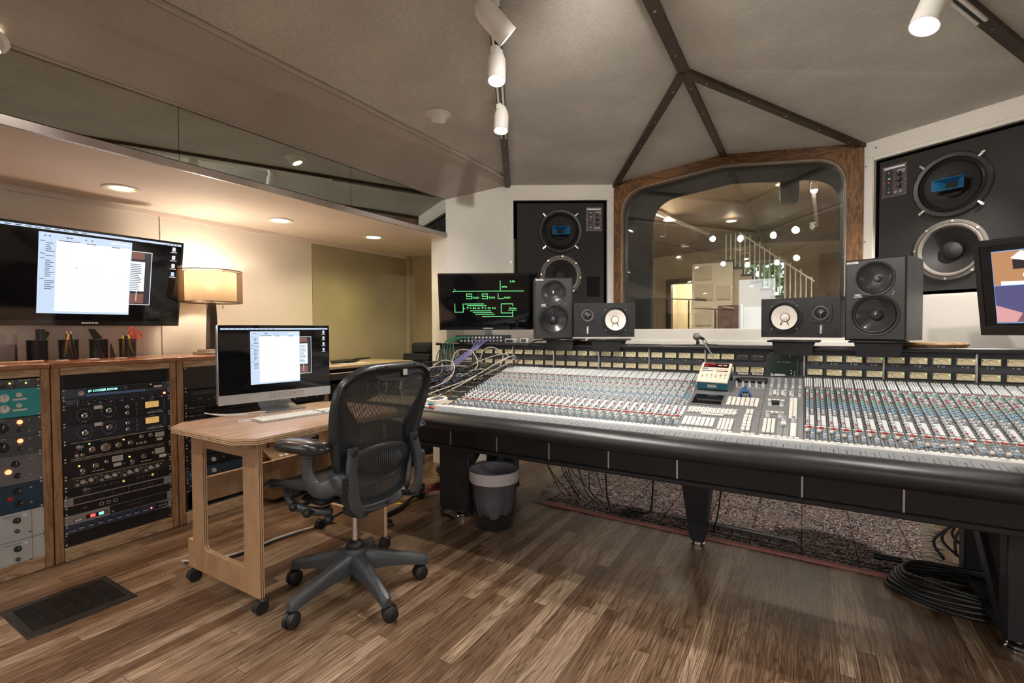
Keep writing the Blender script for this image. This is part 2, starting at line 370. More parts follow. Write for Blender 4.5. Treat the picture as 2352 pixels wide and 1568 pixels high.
# side walls
m=MB();
for a,b,c,d in((-3.2,-3.0,0,2.0),(-.8,2.72,0,2.0),(-3.0,-.8,0,.54),(-3.0,-.8,1.9,2.0)): m.bb(-3.75,-3.65,a,b,c,d)
struct(m,'wall_left',wallfab)
m=MB();
for y in(-3.0,-2.27,-1.53,-.83): m.bb(-3.74,-3.66,y,y+.03,.54,1.9)
struct(m,'added_window_left',white)  # added opening behind the camera, lets in daylight as fill
struct(MB().bb(-3.75,-3.65,2.724,4.0,0,2.0),'wall_left',olive)
struct(MB().bb(-3.655,-3.645,1.565,1.57,0,1.93),'trim_5',soffw)
struct(MB().bb(-3.75,-2.3,3.93,4.03,0,2.0),'wall_alcove',olive)
struct(MB().bb(-3.645,-3.60,3.87,3.93,0,1.935),'trim_6',olive)
m=MB();
for a,b,c,d in((-3.2,-2.8,0,2.0),(.4,4.0,0,2.0),(-2.8,.4,0,.54),(-2.8,.4,1.9,2.0)): m.bb(2.545,2.645,a,b,c,d)
struct(m,'wall_right',wallfab)
m=MB();
for y in(-2.8,-1.73,-.67,.37): m.bb(2.55,2.63,y,y+.03,.54,1.9)
struct(m,'added_window_right',white)  # added opening in the unseen right wall, daylight fill for the room
struct(MB().bb(1.2,2.65,3.93,4.03,0,2.0),'wall_alcove_right',wallfab)
m=MB();
for a,b,c,d in((-3.8,-1.25,0,2.7),(-.5,2.7,0,2.7),(-1.25,-.5,2.25,2.7)): m.bb(a,b,-3.3,-3.2,c,d)
struct(m,'wall_back',wallfab)
m=MB();m.frame([(-1.33,0),(-.42,0),(-.42,2.32),(-1.33,2.32)],[(-1.23,.12),(-.52,.12),(-.52,2.22),(-1.23,2.22)],-3.31,-3.17);struct(m,'door_2',white)
def portal(loc,rot,sx,sy):
    l=bpy.data.lights.new('door_and_fill_portal','AREA');l.shape='RECTANGLE';l.size=sx;l.size_y=sy;l.cycles.is_portal=True
    o=bpy.data.objects.new('door_and_fill_portal',l);COL.objects.link(o);o.location=loc;o.rotation_euler=rot
portal((-.875,-3.18,1.17),(R(90),0,0),.72,2.1)
portal((2.53,-1.2,1.22),(0,R(90),0),1.36,3.2);portal((-3.63,-1.9,1.22),(0,R(-90),0),1.36,2.2)  # portals for the two added fill windows
# splayed wall next to the pillar
def vwall(p,q,z1p,z1q,mat,name,t=.06,z0=0):
    p=Vector((p[0],p[1],0));q=Vector((q[0],q[1],0));d=(q-p).normalized();n=Vector((-d.y,d.x,0))
    return struct(MB().prism([(p.x,p.y,z0),(q.x,q.y,z0),(q.x,q.y,z1q),(p.x,p.y,z1p)],n*t),name,mat)
vwall((-2.6,3.25),(-2.266,3.71),2.26,2.44,panelfab,'wall_front')
m=MB().prism([(-2.76,3.25,0),(-2.6,3.25,0),(-2.62,3.31,0),(-2.76,3.93,0)],(0,0,2.26));struct(m,'wall_pillar',panelfab)
q=lambda p:(2*XM-p[0],p[1])
vwall(q((-2.266,3.71)),q((-2.6,3.25)),2.44,2.26,panelfab,'wall_front')
struct(MB().bb(2*XM+2.6,2*XM+2.76,3.25,3.93,0,2.26),'wall_pillar',panelfab)
# speaker walls : local x along the wall, y into the wall
WL=.952
def spkwall(org,rz,mirror,name):
    m=MB();s=(lambda x:WL-x) if mirror else (lambda x:x)
    X0,X1,Z0,Z1=.049,.884,1.36,2.30
    def bx(a,b,z0,z1,mi=0,y0=0,y1=.03):
        a,b=sorted((s(a),s(b)));m.bb(a,b,y0,y1,z0,z1,mi)
    bx(0,X0,0,2.44);bx(X1,WL,0,2.44);bx(X0,X1,0,Z0);bx(X0,X1,Z1,2.44)
    # narrow raised cover strips and their screws
    bx(.003,X0-.003,0,Z1+.02,0,-.006,0);bx(X1+.003,WL-.003,0,Z1+.02,0,-.006,0);bx(.003,WL-.003,Z1+.023,2.435,0,-.006,0);bx(.003,WL-.003,0,Z0-.012,0,-.004,0)
    # recess box, black
    bx(X0,X1,Z0-.0,Z0+.004,1,.03,.5);bx(X0,X1,Z1-.004,Z1,1,.03,.5);bx(X0,X0+.004,Z0,Z1,1,.03,.5);bx(X1-.004,X1,Z0,Z1,1,.03,.5);bx(X0,X1,Z0,Z1,1,.5,.52)
    for (x,z) in((.025,2.25),(.025,1.75),(.93,2.27),(.93,1.75),(.93,1.42),(.08,2.38),(.87,2.38)):
        m.cyl((s(x),-.008,z),(s(x),-.0055,z),.006,n=10,mi=2)
    o=struct(m,name,[panelfab,blackm,screwm],loc=org,rot=(0,0,rz));return o
spkwall((-2.266,3.71,0),R(31),False,'wall_front')
spkwall((2*XM+1.45,4.2,0),R(-31),True,'wall_front')
# window wall with oak surround and deep reveal
gx0,gx1=-1.45,2*XM+1.45
def wintop(x,z0,z1): # sloping head
    return z0+(z1-z0)*(1-abs(x-XM)/abs(gx0-XM))
struct(MB().bb(gx0,gx1,4.2,4.26,0,1.145),'wall_front',panelfab)
struct(MB().bb(gx0+.01,gx1-.01,4.19,4.2,0.5,1.05),'trim_7',panelfab)
def inner_outline(x0,x1,zs,zm,zb,r,n=8,grow=0.):
    """window outline, left-bottom -> up -> over peak -> right-bottom"""
    out=[(x0,zb)]
    # left upper corner arc between vertical side and sloping head
    def head(x):return zs+(zm-zs)*(1-abs(x-XM)/((x1-x0)/2))
    for i in range(n+1):
        t=i/n; # quadratic bezier corner
        p0=(x0,head(x0)-r);p1=(x0,head(x0)-.0);p2=(x0+r,head(x0+r))
        out.append(((1-t)**2*p0[0]+2*t*(1-t)*p1[0]+t*t*p2[0],(1-t)**2*p0[1]+2*t*(1-t)*p1[1]+t*t*p2[1]))
    out.append((XM,zm))
    for i in range(n+1):
        t=i/n;p0=(x1-r,head(x1-r));p1=(x1,head(x1));p2=(x1,head(x1)-r)
        out.append(((1-t)**2*p0[0]+2*t*(1-t)*p1[0]+t*t*p2[0],(1-t)**2*p0[1]+2*t*(1-t)*p1[1]+t*t*p2[1]))
    out.append((x1,zb));return out
IN=inner_outline(-1.375,.245,2.345,2.435,1.15,.2)
def outer_for(I):
    n=len(I);O=[]
    for i,(x,z) in enumerate(I):
        if i==0:O.append((gx0,z))
        elif i==n-1:O.append((gx1,z))
        elif i==n//2:O.append((XM,2.52))
        else:
            k=min(i,n-1-i);m_=n//2-1;f=k/m_
            side=-1 if i<n//2 else 1
            cx=(gx0 if side<0 else gx1)
            if f<.5: O.append((cx,1.15+(2.43-1.15)*(.75+.5*f if k>0 else 0)))
            else:
                xx=cx+(x-cx)*(f-.5)*2 if False else cx+(XM-cx)*(f-.5)*.62
                O.append((xx,2.43+(2.52-2.43)*(1-abs(xx-XM)/abs(gx0-XM))))
    return O
OUT=outer_for(IN)
def openframe(I,O,y0,y1,mats,name,mi=0):
    m=MB();n=len(I)
    vs=[(x,y0,z) for x,z in O]+[(x,y0,z) for x,z in I]+[(x,y1,z) for x,z in O]+[(x,y1,z) for x,z in I];fs=[];ms=[]
    for i in range(n-1):
        j=i+1;fs+=[(i,j,n+j,n+i),(2*n+i,3*n+i,3*n+j,2*n+j),(i,2*n+i,2*n+j,j),(n+i,n+j,3*n+j,3*n+i)]
    k=len(fs)
    m.add(vs,fs,0);
    for idx in range(k):
        seg=idx//4
        xm=abs((O[seg][0]+O[seg+1][0])/2-XM);m.m[idx]=0 if xm>.8 else 1
    return struct(m,name,mats)
openframe(IN,OUT,4.17,4.23,[oak,oakh],'window_1')
revm=fabric('reveal_cloth',(.085,.092,.098),var=.2,mott=.3)
IN2=inner_outline(-1.255,.245,2.36,2.44,1.15,.24)
# reveal tunnel : loft between the two openings
m=MB();n=len(IN);m.add([(x,4.232,z) for x,z in IN]+[(x,4.76,z) for x,z in IN2],[(i,i+1,n+i+1,n+i) for i in range(n-1)],0,True)
m.bb(-1.36,.25,4.235,4.76,1.12,1.15,1);struct(m,'window_1',[revm,panelfab])
m=MB()
OO=[(x+ (-.02 if i<n//2 else .02) if abs(x-XM)>.7 else x,z+.02) for i,(x,z) in enumerate(IN)]
m.tube([(x,4.168,z) for x,z in IN],.004,6);struct(m,'window_1',M('window_gasket',(.5,.48,.44),.35,.5))
gl=glass('window_pane_glass',(.95,.97,.96),1.5,gain=3.2)
for y,t,I in((4.25,.0,IN),(4.70,.035,[(a[0]*.15+b[0]*.85,a[1]*.15+b[1]*.85) for a,b in zip(IN,IN2)])):
    m=MB();m.poly([(x,y+t*(z-1.15),z) for x,z in I]);m.add([(x,y+.01+t*(z-1.15),z) for x,z in I],[tuple(range(len(I)-1,-1,-1))])
    struct(m,'window_1',gl,fix=False)
# dark beams along the creases
def beam(p,q,w=.045,h=.03,mat=beamw,name='trim_8',drop=.006):
    p=Vector(p);q=Vector(q);d=(q-p).normalized();s=d.cross(Vector((0,0,1))).normalized();u=s.cross(d)
    T=mat4(p-Vector((0,0,drop)),s,d,u);m=MB();m.T=T;L_=(q-p).length
    m.bb(-w/2,w/2,0,L_,-h/2,h/2,0)
    k=max(2,int(L_/.35))
    for i in range(k):
        y=(i+.5)/k*L_;m.cyl((0,y,-h/2-.002),(0,y,-h/2),.006,n=8,mi=1)
    return struct(m,name,[mat,screwm])
beam(V,W);beam(V,A,.055);beam(V,Cc,.045,.04);beam(V,mx(Cc),.045,.04);beam(A,AB,.055)
T1=(-1.79,2.825,2.50);
def onD(u,s=1,dz=0):
    p=Vector(D).lerp(Vector(A),u);p.z+=dz
    return p if s>0 else Vector(mx(p))
beam(onD(0),onD(1),.05);beam(onD(0,-1),onD(1,-1),.05)
# ================================================================== CEILING LIGHTS
bulbm=E('lamp_glow',(1,.9,.72),20.)
canw=M('lamp_housing_white',(.86,.84,.80),.4,var=.03)
def track(s,u0,u1,heads,label):
    p=onD(u0,s,-.012);q=onD(u1,s,-.012)
    r=root('track_rail',label,'lighting track')
    d=(q-p).normalized();sd=d.cross(Vector((0,0,1))).normalized();u=sd.cross(d)
    r.matrix_world=mat4(p,sd,d,u)
    L_=(q-p).length
    m=MB().bb(-.019,-.008,0,L_,-.02,.0).bb(.008,.019,0,L_,-.02,.0).bb(-.019,.019,0,L_,-.003,.0)
    m.build('rail',canw,r);MB().bb(-.008,.008,0,L_,-.014,-.003).build('contact_strip',black,r)
def head(s,u,aim,label,grp,power,size=.05,ln=.17,tilt=None,drop=.085,col=(1,.93,.85),cone=95):
    p=onD(u,s,-.03)
    r=root('track_spotlight',label,'spotlight',tuple(p),group=grp)
    d=(Vector(aim)-(p-Vector((0,0,drop)))).normalized()
    MB().box((0,0,-.012),(.034,.06,.03),0,.004).cyl((0,0,-.02),(0,0,-drop+.02),.007).build('mounting_stem',canw,r)
    c=Vector((0,0,-drop));
    prof=[(.001,-.085),(size*.45,-.08),(size*.8,-.06),(size,-.03),(size,ln-.085),(size-.004,ln-.085),(size-.006,ln-.12),(.02,ln-.125)]
    MB().lathe(prof,c,d,24).build('lamp_housing',canw,r)
    MB().lathe([(.001,ln-.105),(size-.012,ln-.105),(size-.008,ln-.112)],c,d,20).build('bulb',bulbm,r)
    o=p+c+d*(ln-.08)
    spot('track_lamp',tuple(o),tuple(o+d),power,cone,.7,col,.03)
track(1,.31,.80,0,'white lighting track on the dark ceiling crease left of centre')
track(-1,.31,.80,0,'white lighting track on the right hand ceiling crease')
head(1,.444,(-1.40,2.05,0),'smallest of the three white track spotlights, far end of the left track','spotlights of the left track',48,size=.042,ln=.15)
head(1,.603,(-.95,1.45,0),'middle one of the three white spotlights on the left track','spotlights of the left track',48,size=.042,ln=.16)
head(1,.70,(-.65,2.24,1.78),'large white track spotlight at the top edge, nearest on the left track','spotlights of the left track',55,size=.045,ln=.17)
head(-1,.44,(-.5,1.7,0),'white track spotlight on the right hand ceiling, its glowing bulb facing down','spotlights of the right track',45)
head(-1,.055,(-.5,3.55,0),'added fill spotlight at the far end of the right track, just out of the frame','spotlights of the right track',75)  # unseen head added to brighten the rug behind the console
head(-1,.86,(-1.9,3.9,1.7),'added fill spotlight above the camera at the near end of the right track','spotlights of the right track',75,cone=60)  # added out of view as fill for the left front wall
head(1,.86,(1.0,3.7,1.6),'added fill spotlight above the camera at the near end of the left track','spotlights of the left track',75,cone=60)  # added out of view as fill for the right front wall
head(-1,.72,(-.9,4.2,1.0),'added fill spotlight third along the right track, out of view overhead','spotlights of the right track',45,cone=45)  # unseen fill head, aimed to brighten the window wall
def eyeball(p,nrm,aim,label,power,k=1.):
    r=root('eyeball_ceiling_light',label,'ceiling light',tuple(p))
    n=Vector(nrm).normalized()
    MB().lathe([(a_*k,b_*k) for a_,b_ in((.095,.0),(.095,.006),(.08,.012),(.066,.012))],(0,0,0),n,28).build('trim_ring',canw,r)
    d=Vector(aim).normalized()
    MB().lathe([(a_*k,b_*k) for a_,b_ in((.066,-.03),(.066,.02),(.058,.05),(.045,.062),(.040,.05),(.03,.04))],(0,0,0),d,24).build('eyeball_housing',canw,r)
    MB().lathe([(a_*k,b_*k) for a_,b_ in((.001,.048),(.041,.048),(.043,.044))],(0,0,0),d,16).build('bulb',bulbm,r)
    o=Vector(p)+d*.08;spot('eyeball_lamp',tuple(o),tuple(o+d),power,100,.8,(1,.92,.83),.04)
eyeball((-1.905,2.32,2.455),(0,0,-1),(-.35,.3,-1),'white eyeball downlight set in the ceiling left of the track',24,.8)
eyeball((-2.57,.560,2.220),(.5,0,-.86),(.1,.15,-1),'eyeball spotlight cut by the left edge, on the fascia above the mirror',18,.62)
eyeball((.86,2.37,2.447),(0,0,-1),(.45,-.1,-1),'white eyeball downlight on the right ceiling, seen only as a reflection',24)
for i,(x,y) in enumerate(((-1.9,-.3),(.8,-.3),(-1.9,-2.0),(.8,-2.0),(-.9,-1.2))):
    eyeball((x,y,2.455+.0*i),(0,0,-1),((XM-x)*.2,.25,-1),['white eyeball light behind the camera, nearer left','white eyeball light behind the camera, nearer right','white eyeball light at the back of the room, left','white eyeball light at the back of the room, right','white eyeball light at the back of the room, middle'][i],50)
def can(p,label,power,glow,col,rr=.085):
    r=root('recessed_downlight',label,'ceiling light',p,group='round downlights in the lowered ceiling')
    MB().lathe([(rr,-.001),(rr,-.006),(rr*.72,-.004),(rr*.68,0.03)],(0,0,0),(0,0,1),30).build('trim_ring',canw,r)
    MB().lathe([(.001,-.0035),(rr*.55,-.0035),(rr*.68,.002)],(0,0,0),(0,0,1),24).build('bulb',E('can_glow_'+str(p[1]),glow,9.),r)
    spot('downlight_lamp',(p[0],p[1],p[2]-.015),(p[0],p[1],0),power*.85,150,.9,col,.05)
can((-3.215,1.2,1.935),'round downlight with an orange glow, leftmost in the lowered ceiling',26,(1,.5,.16),(1,.62,.45))
can((-3.2,2.13,1.935),'round downlight with a warm white glow, middle of the lowered ceiling',30,(1,.86,.6),(1,.82,.62))
can((-3.12,2.93,1.935),'round downlight with a yellowish white glow, at the far end of the lowered ceiling',24,(1,.97,.7),(1,.9,.45))
can((-3.2,-.3,1.935),'round downlight in the lowered ceiling behind the camera',30,(1,.86,.6),(1,.82,.62))
for i,y in enumerate((2.6,1.2,-.6)):
    can((2*XM+3.2,y,1.935),['round downlight at the far end of the right lowered ceiling','round downlight in the middle of the right lowered ceiling','round downlight at the near end of the right lowered ceiling'][i],34,(1,.86,.6),(1,.86,.7))
# ================================================================== MIXING CONSOLE
SA=math.atan2(.185,.71)
def S(x,s,h=0.): return Vector((x,2.22+s*math.cos(SA)-h*math.sin(SA),.70+s*math.sin(SA)+h*math.cos(SA)))
CR=Vector((-.52,2.5,0))
con=root('mixing_console','huge black mixing console with rows of knobs and lit meters below the window','mixing console',tuple(CR))
cl=tuple(-CR)
cpanel=M('console_panel_grey',(.13,.135,.14),.5,var=.08)
cfront=M('console_front_grey',(.22,.235,.25),.45,var=.06)
cblack=M('console_black',(.02,.021,.024),.5,var=.15)
cbridge=M('meter_bridge_paint',(.045,.048,.055),.45,var=.08)
leather=M('armrest_vinyl',(.010,.010,.012),.40,var=.3,scale=14,bump=.35,bscale=60,spec=.6)
wkey=M('white_key_plastic',(.78,.76,.70),.4,var=.04)
kgrey=M('knob_grey',(.42,.44,.47),.38,var=.05)
kred=M('knob_red',(.5,.07,.09),.4,var=.05);kgreen=M('knob_green',(.10,.42,.28),.4,var=.05);kblue=M('knob_blue',(.10,.36,.62),.4,var=.05)
mred=M('mute_red',(.30,.006,.014),.35,var=.05)
kwhite=M('knob_light',(.78,.80,.82),.38,var=.04)
def cb(mb,name,mats,label=None,**k): return mb.build(name,mats,con,loc=cl,label=label,**k)
XL,XR=-2.42,1.50
# body trough
m=MB();m.prism([(XL,2.295,.62),(XL,2.06,.640),(XL,2.06,.672),(XL,2.22,.682),(XL,2.95,.868),(XL,3.18,.868),(XL,3.18,.62),(XL,2.9,.47),(XL,2.295,.47)],(XR-XL,0,0),0);cb(m,'console_body',cblack)
# padded armrest
prof=[(2.115,.690),(2.10,.698),(2.06,.702),(2.025,.699),(1.998,.688),(1.984,.668),(1.982,.648),(1.992,.630),(2.02,.618),(2.07,.612),(2.25,.612),(2.25,.66)]
rr=[]
for x,sc in((XL-.03,.15),(XL-.02,.6),(XL,.9),(XL+.03,1),(-1.2,1),(0,1),(XR-.03,1),(XR,1)):
    rr.append([(x,2.12+(y-2.12)*sc,.655+(z-.655)*sc) for y,z in prof])
cb(MB().ring(rr),'armrest',leather,'black padded leather armrest, worn along its edge',ang=50)
# front panels and rails under the armrest
m=MB();m.bb(XL,XR,2.255,2.29,.47,.62,0);m.bb(XL,XR,2.243,2.30,.448,.472,1,.004);cb(m,'front_panel',[M('console_front_brown',(.020,.017,.016),.6,var=.1),cblack])
for x in(-2.1,-1.777,-1.454,-1.131,-.808,-.485,0,.32,.66,1.0,1.32):
    cb(MB().bb(x-.0035,x+.0035,2.249,2.256,.473,.612),'divider_strip',alu)
# ---------------- meter bridge
m=MB()
m.prism([(-2.12,2.93,.884),(-2.12,2.975,.903),(-2.12,2.978,1.036),(-2.12,3.2,1.045),(-2.12,3.2,.86),(-2.12,2.93,.86)],(XR+2.12,0,0));cb(m,'meter_bridge',cbridge)
m=MB();m.tube([(-2.47,2.962,1.043),(XR,2.962,1.043)],.013,10);m.bb(-2.47,XR,2.96,3.22,1.044,1.052);cb(m,'bridge_top_rail',M('rail_paint',(.03,.028,.03),.25,var=.2))
m=MB();m.prism([(-2.48,3.2,1.045),(-2.44,2.97,1.04),(-2.45,2.95,.89),(-2.5,2.9,.80),(-2.5,3.2,.8)],(.03,0,0));m.prism([(-2.45,2.93,.84),(-2.44,2.985,1.04),(-2.12,2.985,1.04),(-2.12,2.965,.89),(-2.12,2.93,.84)],(0,.21,0));cb(m,'patchbay_end_panel',M('console_end_brown',(.05,.04,.036),.55,var=.15))
m=MB()
tpe=M('masking_tape',(.62,.5,.33),.7)
m.box((-2.27,2.972,.965),(.05,.003,.008),0);mm=MB();mm.T=Matrix.Translation((-2.27,2.974,.965))@Matrix.Rotation(R(50),4,'Y');mm.box((0,0,0),(.06,.003,.009),0);mm.T=Matrix.Translation((-2.27,2.971,.965))@Matrix.Rotation(R(-55),4,'Y');mm.box((0,0,0),(.05,.003,.009),0)
cb(mm,'tape_cross',tpe)
m=MB()
for i in range(2):
    for k in range(3):
        m.bb(-2.2+k*.024,-2.18+k*.024,2.962,2.967,.955-.035*i,.98-.035*i)
cb(m,'write_on_label',M('paper_label',(.75,.7,.68),.7,var=.05))
# dividers
for x in(-2.4,-2.12,-1.777,-1.454,-1.131,-.808,-.485,.004,.337,.674,1.01):
    cb(MB().bb(x-.005,x+.005,2.966,2.98,.888,1.03,0,.002),'divider_strip',alu)
vface=M('meter_face_lit',(.60,.52,.34),.6,var=.05,emit=(1,.82,.48),es=.07)
ink=M('meter_ink',(.05,.03,.02),.6,var=0);inkr=M('meter_red_ink',(.45,.04,.03),.6,var=0);led=E('green_led',(.35,1,.15),1.5)
def meter_mesh():
    m=MB();w,h=.066,.031
    m.quad(-w/2,w/2,-h/2,h/2,-.001,1)
    # surround
    m.frame([(-w/2-.003,-h/2-.004),(w/2+.003,-h/2-.004),(w/2+.003,h/2+.004),(-w/2-.003,h/2+.004)],[(-w/2,-h/2),(w/2,-h/2),(w/2,h/2),(-w/2,h/2)],-.005,0,0)
    def arc(a0,a1,mi,t=.0007):
        P=[]
        for i in range(9):
            a=R(a0+(a1-a0)*i/8);P.append((.0-.040*math.cos(a)*.72,-.0018,-.022+.031*math.sin(a)))
        m.tube(P,t,4,mi)
    arc(48,98,2);arc(98,134,3,.0009)
    m.tube([(.004,-.0022,-.0145),(-.022,-.0022,.004)],.0006,4,2)
    m.box((-.028,-.0018,.008),(.004,.0004,.003),2);m.box((-.028,-.0018,.003),(.004,.0004,.002),2)
    m.cyl((.028,-.001,.006),(.028,-.0035,.006),.0024,n=8,mi=4)
    return m.mesh('vu_meter',[cblack,vface,ink,inkr,led])
def meter_noled():
    m=MB();w,h=.066,.031;m.quad(-w/2,w/2,-h/2,h/2,-.001,1)
    m.frame([(-w/2-.003,-h/2-.004),(w/2+.003,-h/2-.004),(w/2+.003,h/2+.004),(-w/2-.003,h/2+.004)],[(-w/2,-h/2),(w/2,-h/2),(w/2,h/2),(-w/2,h/2)],-.005,0,0)
    for i in range(7):
        a=R(50+i*13);m.tube([(-.03*math.cos(a),-.002,-.014+.024*math.sin(a)),(-.024*math.cos(a),-.002,-.014+.019*math.sin(a))],.0008,4,2)
    m.cyl((.022,-.001,.004),(.022,-.002,.004),.003,n=8,mi=3)
    return m.mesh('vu_meter',[cblack,M('dark_meter_face',(.04,.04,.04),.4,var=0),wkey,M('meter_yellow',(.8,.65,.05),.5,var=0)])
meterp=cm('meter',meter_mesh)
mtxt=MB()
def meters(x0,w,nums,n=4,small=None):
    p=w/4
    for row,z in((0,.993),(1,.923)):
        for k in range(n):
            x=x0+.010+p*(k+.5)-.004
            put('vu_meter',meterp if not(small and row==0 and k>=small) else cm('meterd',meter_noled),con,tuple(Vector((x,2.974,z))-CR))
            if nums: mtxt.text(str(nums+2*k+row),.011,(x+.006,2.9735,z-.027 ),align='CENTER',sx=1.2);mtxt.poly([(x-.014,2.9735,z-.023),(x-.008,2.9735,z-.023),(x-.011,2.9735,z-.029)])
    return
meters(-2.12,.343,0);meters(-1.777,.323,0);meters(-1.454,.323,1);meters(-1.131,.323,9);meters(-.808,.323,17)
meters(.004,.333,25);meters(.337,.337,33);meters(.674,.337,41);meters(1.01,.337,49)
meters(-.485,.30,0,4,2)
for i in range(24): mtxt.text(str(i+1),.011,S(-1.777+.0404*(i+8+.5),.745,.006),up=(0,math.cos(SA),math.sin(SA)),sx=1.2)
for i in range(32): mtxt.text(str(i+25),.011,S(.004+.0417*(i+.5),.745,.006),up=(0,math.cos(SA),math.sin(SA)),sx=1.2)
upS=(0,.35,.94)
mtxt.text('Solid State Logic  ·  Oxford  ·  England',.0165,(-.188,2.949,.902),up=upS,align='RIGHT',bold=.0005)
mtxt.text('SL4000G+',.0165,(-.115,2.949,.902),up=upS,bold=.0006)
cb(mtxt,'lettering',M('white_print',(.75,.75,.75),.5,var=0),'white channel numbers and maker lettering on the bridge')
# scope display in the centre
m=MB();m.bb(-.150,-.03,2.966,2.975,.893,1.018,0);m.frame([(-.158,.888),(-.022,.888),(-.022,1.024),(-.158,1.024)],[(-.15,.895),(-.03,.895),(-.03,1.017),(-.15,1.017)],2.962,2.975,1)
P=[(-.09+.042*math.cos(a*PI/16),2.9655,.968+.042*math.sin(a*PI/16)) for a in range(32)];m.tube(P,.0006,4,2,closed=True)
for i in range(9): m.box((-.118+i*.007,2.965,.970),(.0012,.001,.007 if i in(0,4,8) else .004),3)
for x,z in((-.09,1.012),(-.118,1.003),(-.062,1.003),(-.055,.925),(-.055,.91),(-.04,.918),(-.04,.904)): m.cyl((x,2.966,z),(x,2.9645,z),.003,n=8,mi=3)
cb(m,'scope_display',[M('scope_screen',(.005,.022,.014),.15,var=0),cbridge,M('scope_trace',(.03,.07,.05),.4,var=0),wkey])
# ---------------- control surface base
m=MB()
def sq(x0,x1,s0,s1,h,mi=0,t=.004):
    v=[S(x0,s0,h-t),S(x1,s0,h-t),S(x1,s1,h-t),S(x0,s1,h-t),S(x0,s0,h),S(x1,s0,h),S(x1,s1,h),S(x0,s1,h)]
    return v,[(0,3,2,1),(4,5,6,7),(0,1,5,4),(1,2,6,5),(2,3,7,6),(3,0,4,7)],mi
def surf(mb,*a,**k):
    v,f,mi=sq(*a,**k);mb.add([tuple(q) for q in v],f,mi);return mb
surf(m,-1.80,1.46,0,.742,0,0,t=.03);cb(m,'control_surface',cblack)
# flat front ledge with small fader plates, and the white write-on strip
m=MB();m.prism([(-1.93,2.10,.688),(-1.93,2.195,.700),(-1.93,2.195,.69),(-1.93,2.10,.675)],(3.4,0,0));
for i in range(83):
    x=-1.93+i*.0409;m.bb(x,x+.0008,2.10,2.195,.6885,.702,1) if False else None
    T=Matrix.Translation((x,2.10,.688))@Matrix.Rotation(math.atan2(.012,.095),4,'X');m.T=T
    m.bb(-.0005,.0005,0,.094,0,.0006,1);m.bb(.024,.0262,.025,.07,0,.0008,1);m.bb(.006,.016,.08,.083,0,.0008,2);m.bb(.019,.031,.008,.014,0,.0008,3)
    m.T=Matrix.Identity(4)
cb(m,'front_ledge',[cfront,cblack,kgrey,M('dull_orange',(.62,.42,.3),.6,var=0)])
m=MB();m.prism([(-1.92,2.193,.699),(-1.92,2.195,.7075),(-1.92,2.219,.7125),(-1.92,2.221,.70)],(3.38,0,0));cb(m,'write_on_strip',M('white_strip',(.56,.57,.57),.5,var=.04,scale=40),'long white write-on strip with pencil notes')
m=MB()
rnd=random.Random(3)
words=['Pno L','Pno R','Verb','Gtr','Bass','Kik','Snr','Tom','Acc L','Acc 2','Vocal']
for i in range(30):
    x=-1.85+i*.11
    m.text(rnd.choice(words),.016,(x,2.2065,.7108),up=(0,.98,.2),ext=.0001)
cb(m,'pencil_note',M('pencil',(.32,.34,.36),.8,var=0))
# ---------------- channel strips
def strip_mesh():
    m=MB();w=.0394
    def b(x0,x1,s0,s1,h0,h1,mi,bv=0): m.bb(x0,x1,s0,s1,h0,h1,mi,bv)
    b(0,w,0,.736,0,.002,0)
    b(.009,.0125,.035,.11,.002,.0026,1)
    for k in range(7): b(.017,.023,.028+k*.012,.032+k*.012,.002,.0024,1)
    for k in range(9): b(.003,.0065,.03+k*.009,.0315+k*.009,.002,.0024,3)
    for x in(.0045,.0225): b(x,x+.0145,.004,.0155,.002,.009,2,.002);b(x,x+.0145,.143,.152,.002,.008,2,.002)
    for k in range(30): b(.0025,.0085,.168+k*.0145,.172+k*.0145,.002,.0045,1)
    for k in range(12): b(.022,.037,.165+k*.0085,.1705+k*.0085,.002,.0055,4)
    for k in range(14): b(.0205,.0235,.285+k*.022,.290+k*.022,.002,.0045,1)
    for x in(.005,.014,.023,.032):
        for k in range(6): b(x-.003,x+.003,.615+k*.0195,.632+k*.0195,.002,.0105,4,.0015)
    b(.008,.034,.604,.606,.002,.0024,5)
    return m.mesh('channel_strip',[cpanel,cblack,wkey,M('fine_print',(.6,.6,.6),.6,var=0),kwhite,kred])
stripm=cm('strip',strip_mesh)
def knob_mesh(r,h,cap,body,name,ring=None):
    m=MB();m.lathe([(r*1.12,0),(r*1.12,h*.22),(r,h*.25),(r*.92,h*.8)],n=10,mi=0)
    m.lathe([(r*.92,h*.8),(r*.82,h*1.0),(.0001,h*1.0)],n=10,mi=1)
    m.box((0,r*.5,h+.0003),(.0014,r,.0006),2)
    if ring: m.lathe([(r*1.2,h*.24),(r*1.2,h*.36),(r*.9,h*.37)],n=12,mi=3)
    return m.mesh(name,[body,cap,M('pointer_white',(.9,.9,.9),.5,var=0)]+([ring] if ring else []),ang=50)
capm=MB().box((0,0,.006),(.014,.017,.012),0,.003).box((0,0,.0123),(.014,.0015,.0008),1).mesh('fader_cap',[wkey,ink])
mutm=MB().box((0,0,.003),(.0225,.015,.006),1,.001).box((0,0,.0055),(.0195,.0125,.009),0,.0015).mesh('mute_button',[mred,wkey])
bigk=knob_mesh(.0072,.020,kgrey,kwhite,'level_knob',kblue)
bigk2=knob_mesh(.0052,.028,kblue,kwhite,'level_knob')
KN=[];  # small knobs (position, size, colour)
strips=[(-1.777+.0404*i) for i in range(32)]+[(.004+.0417*i) for i in range(35)]
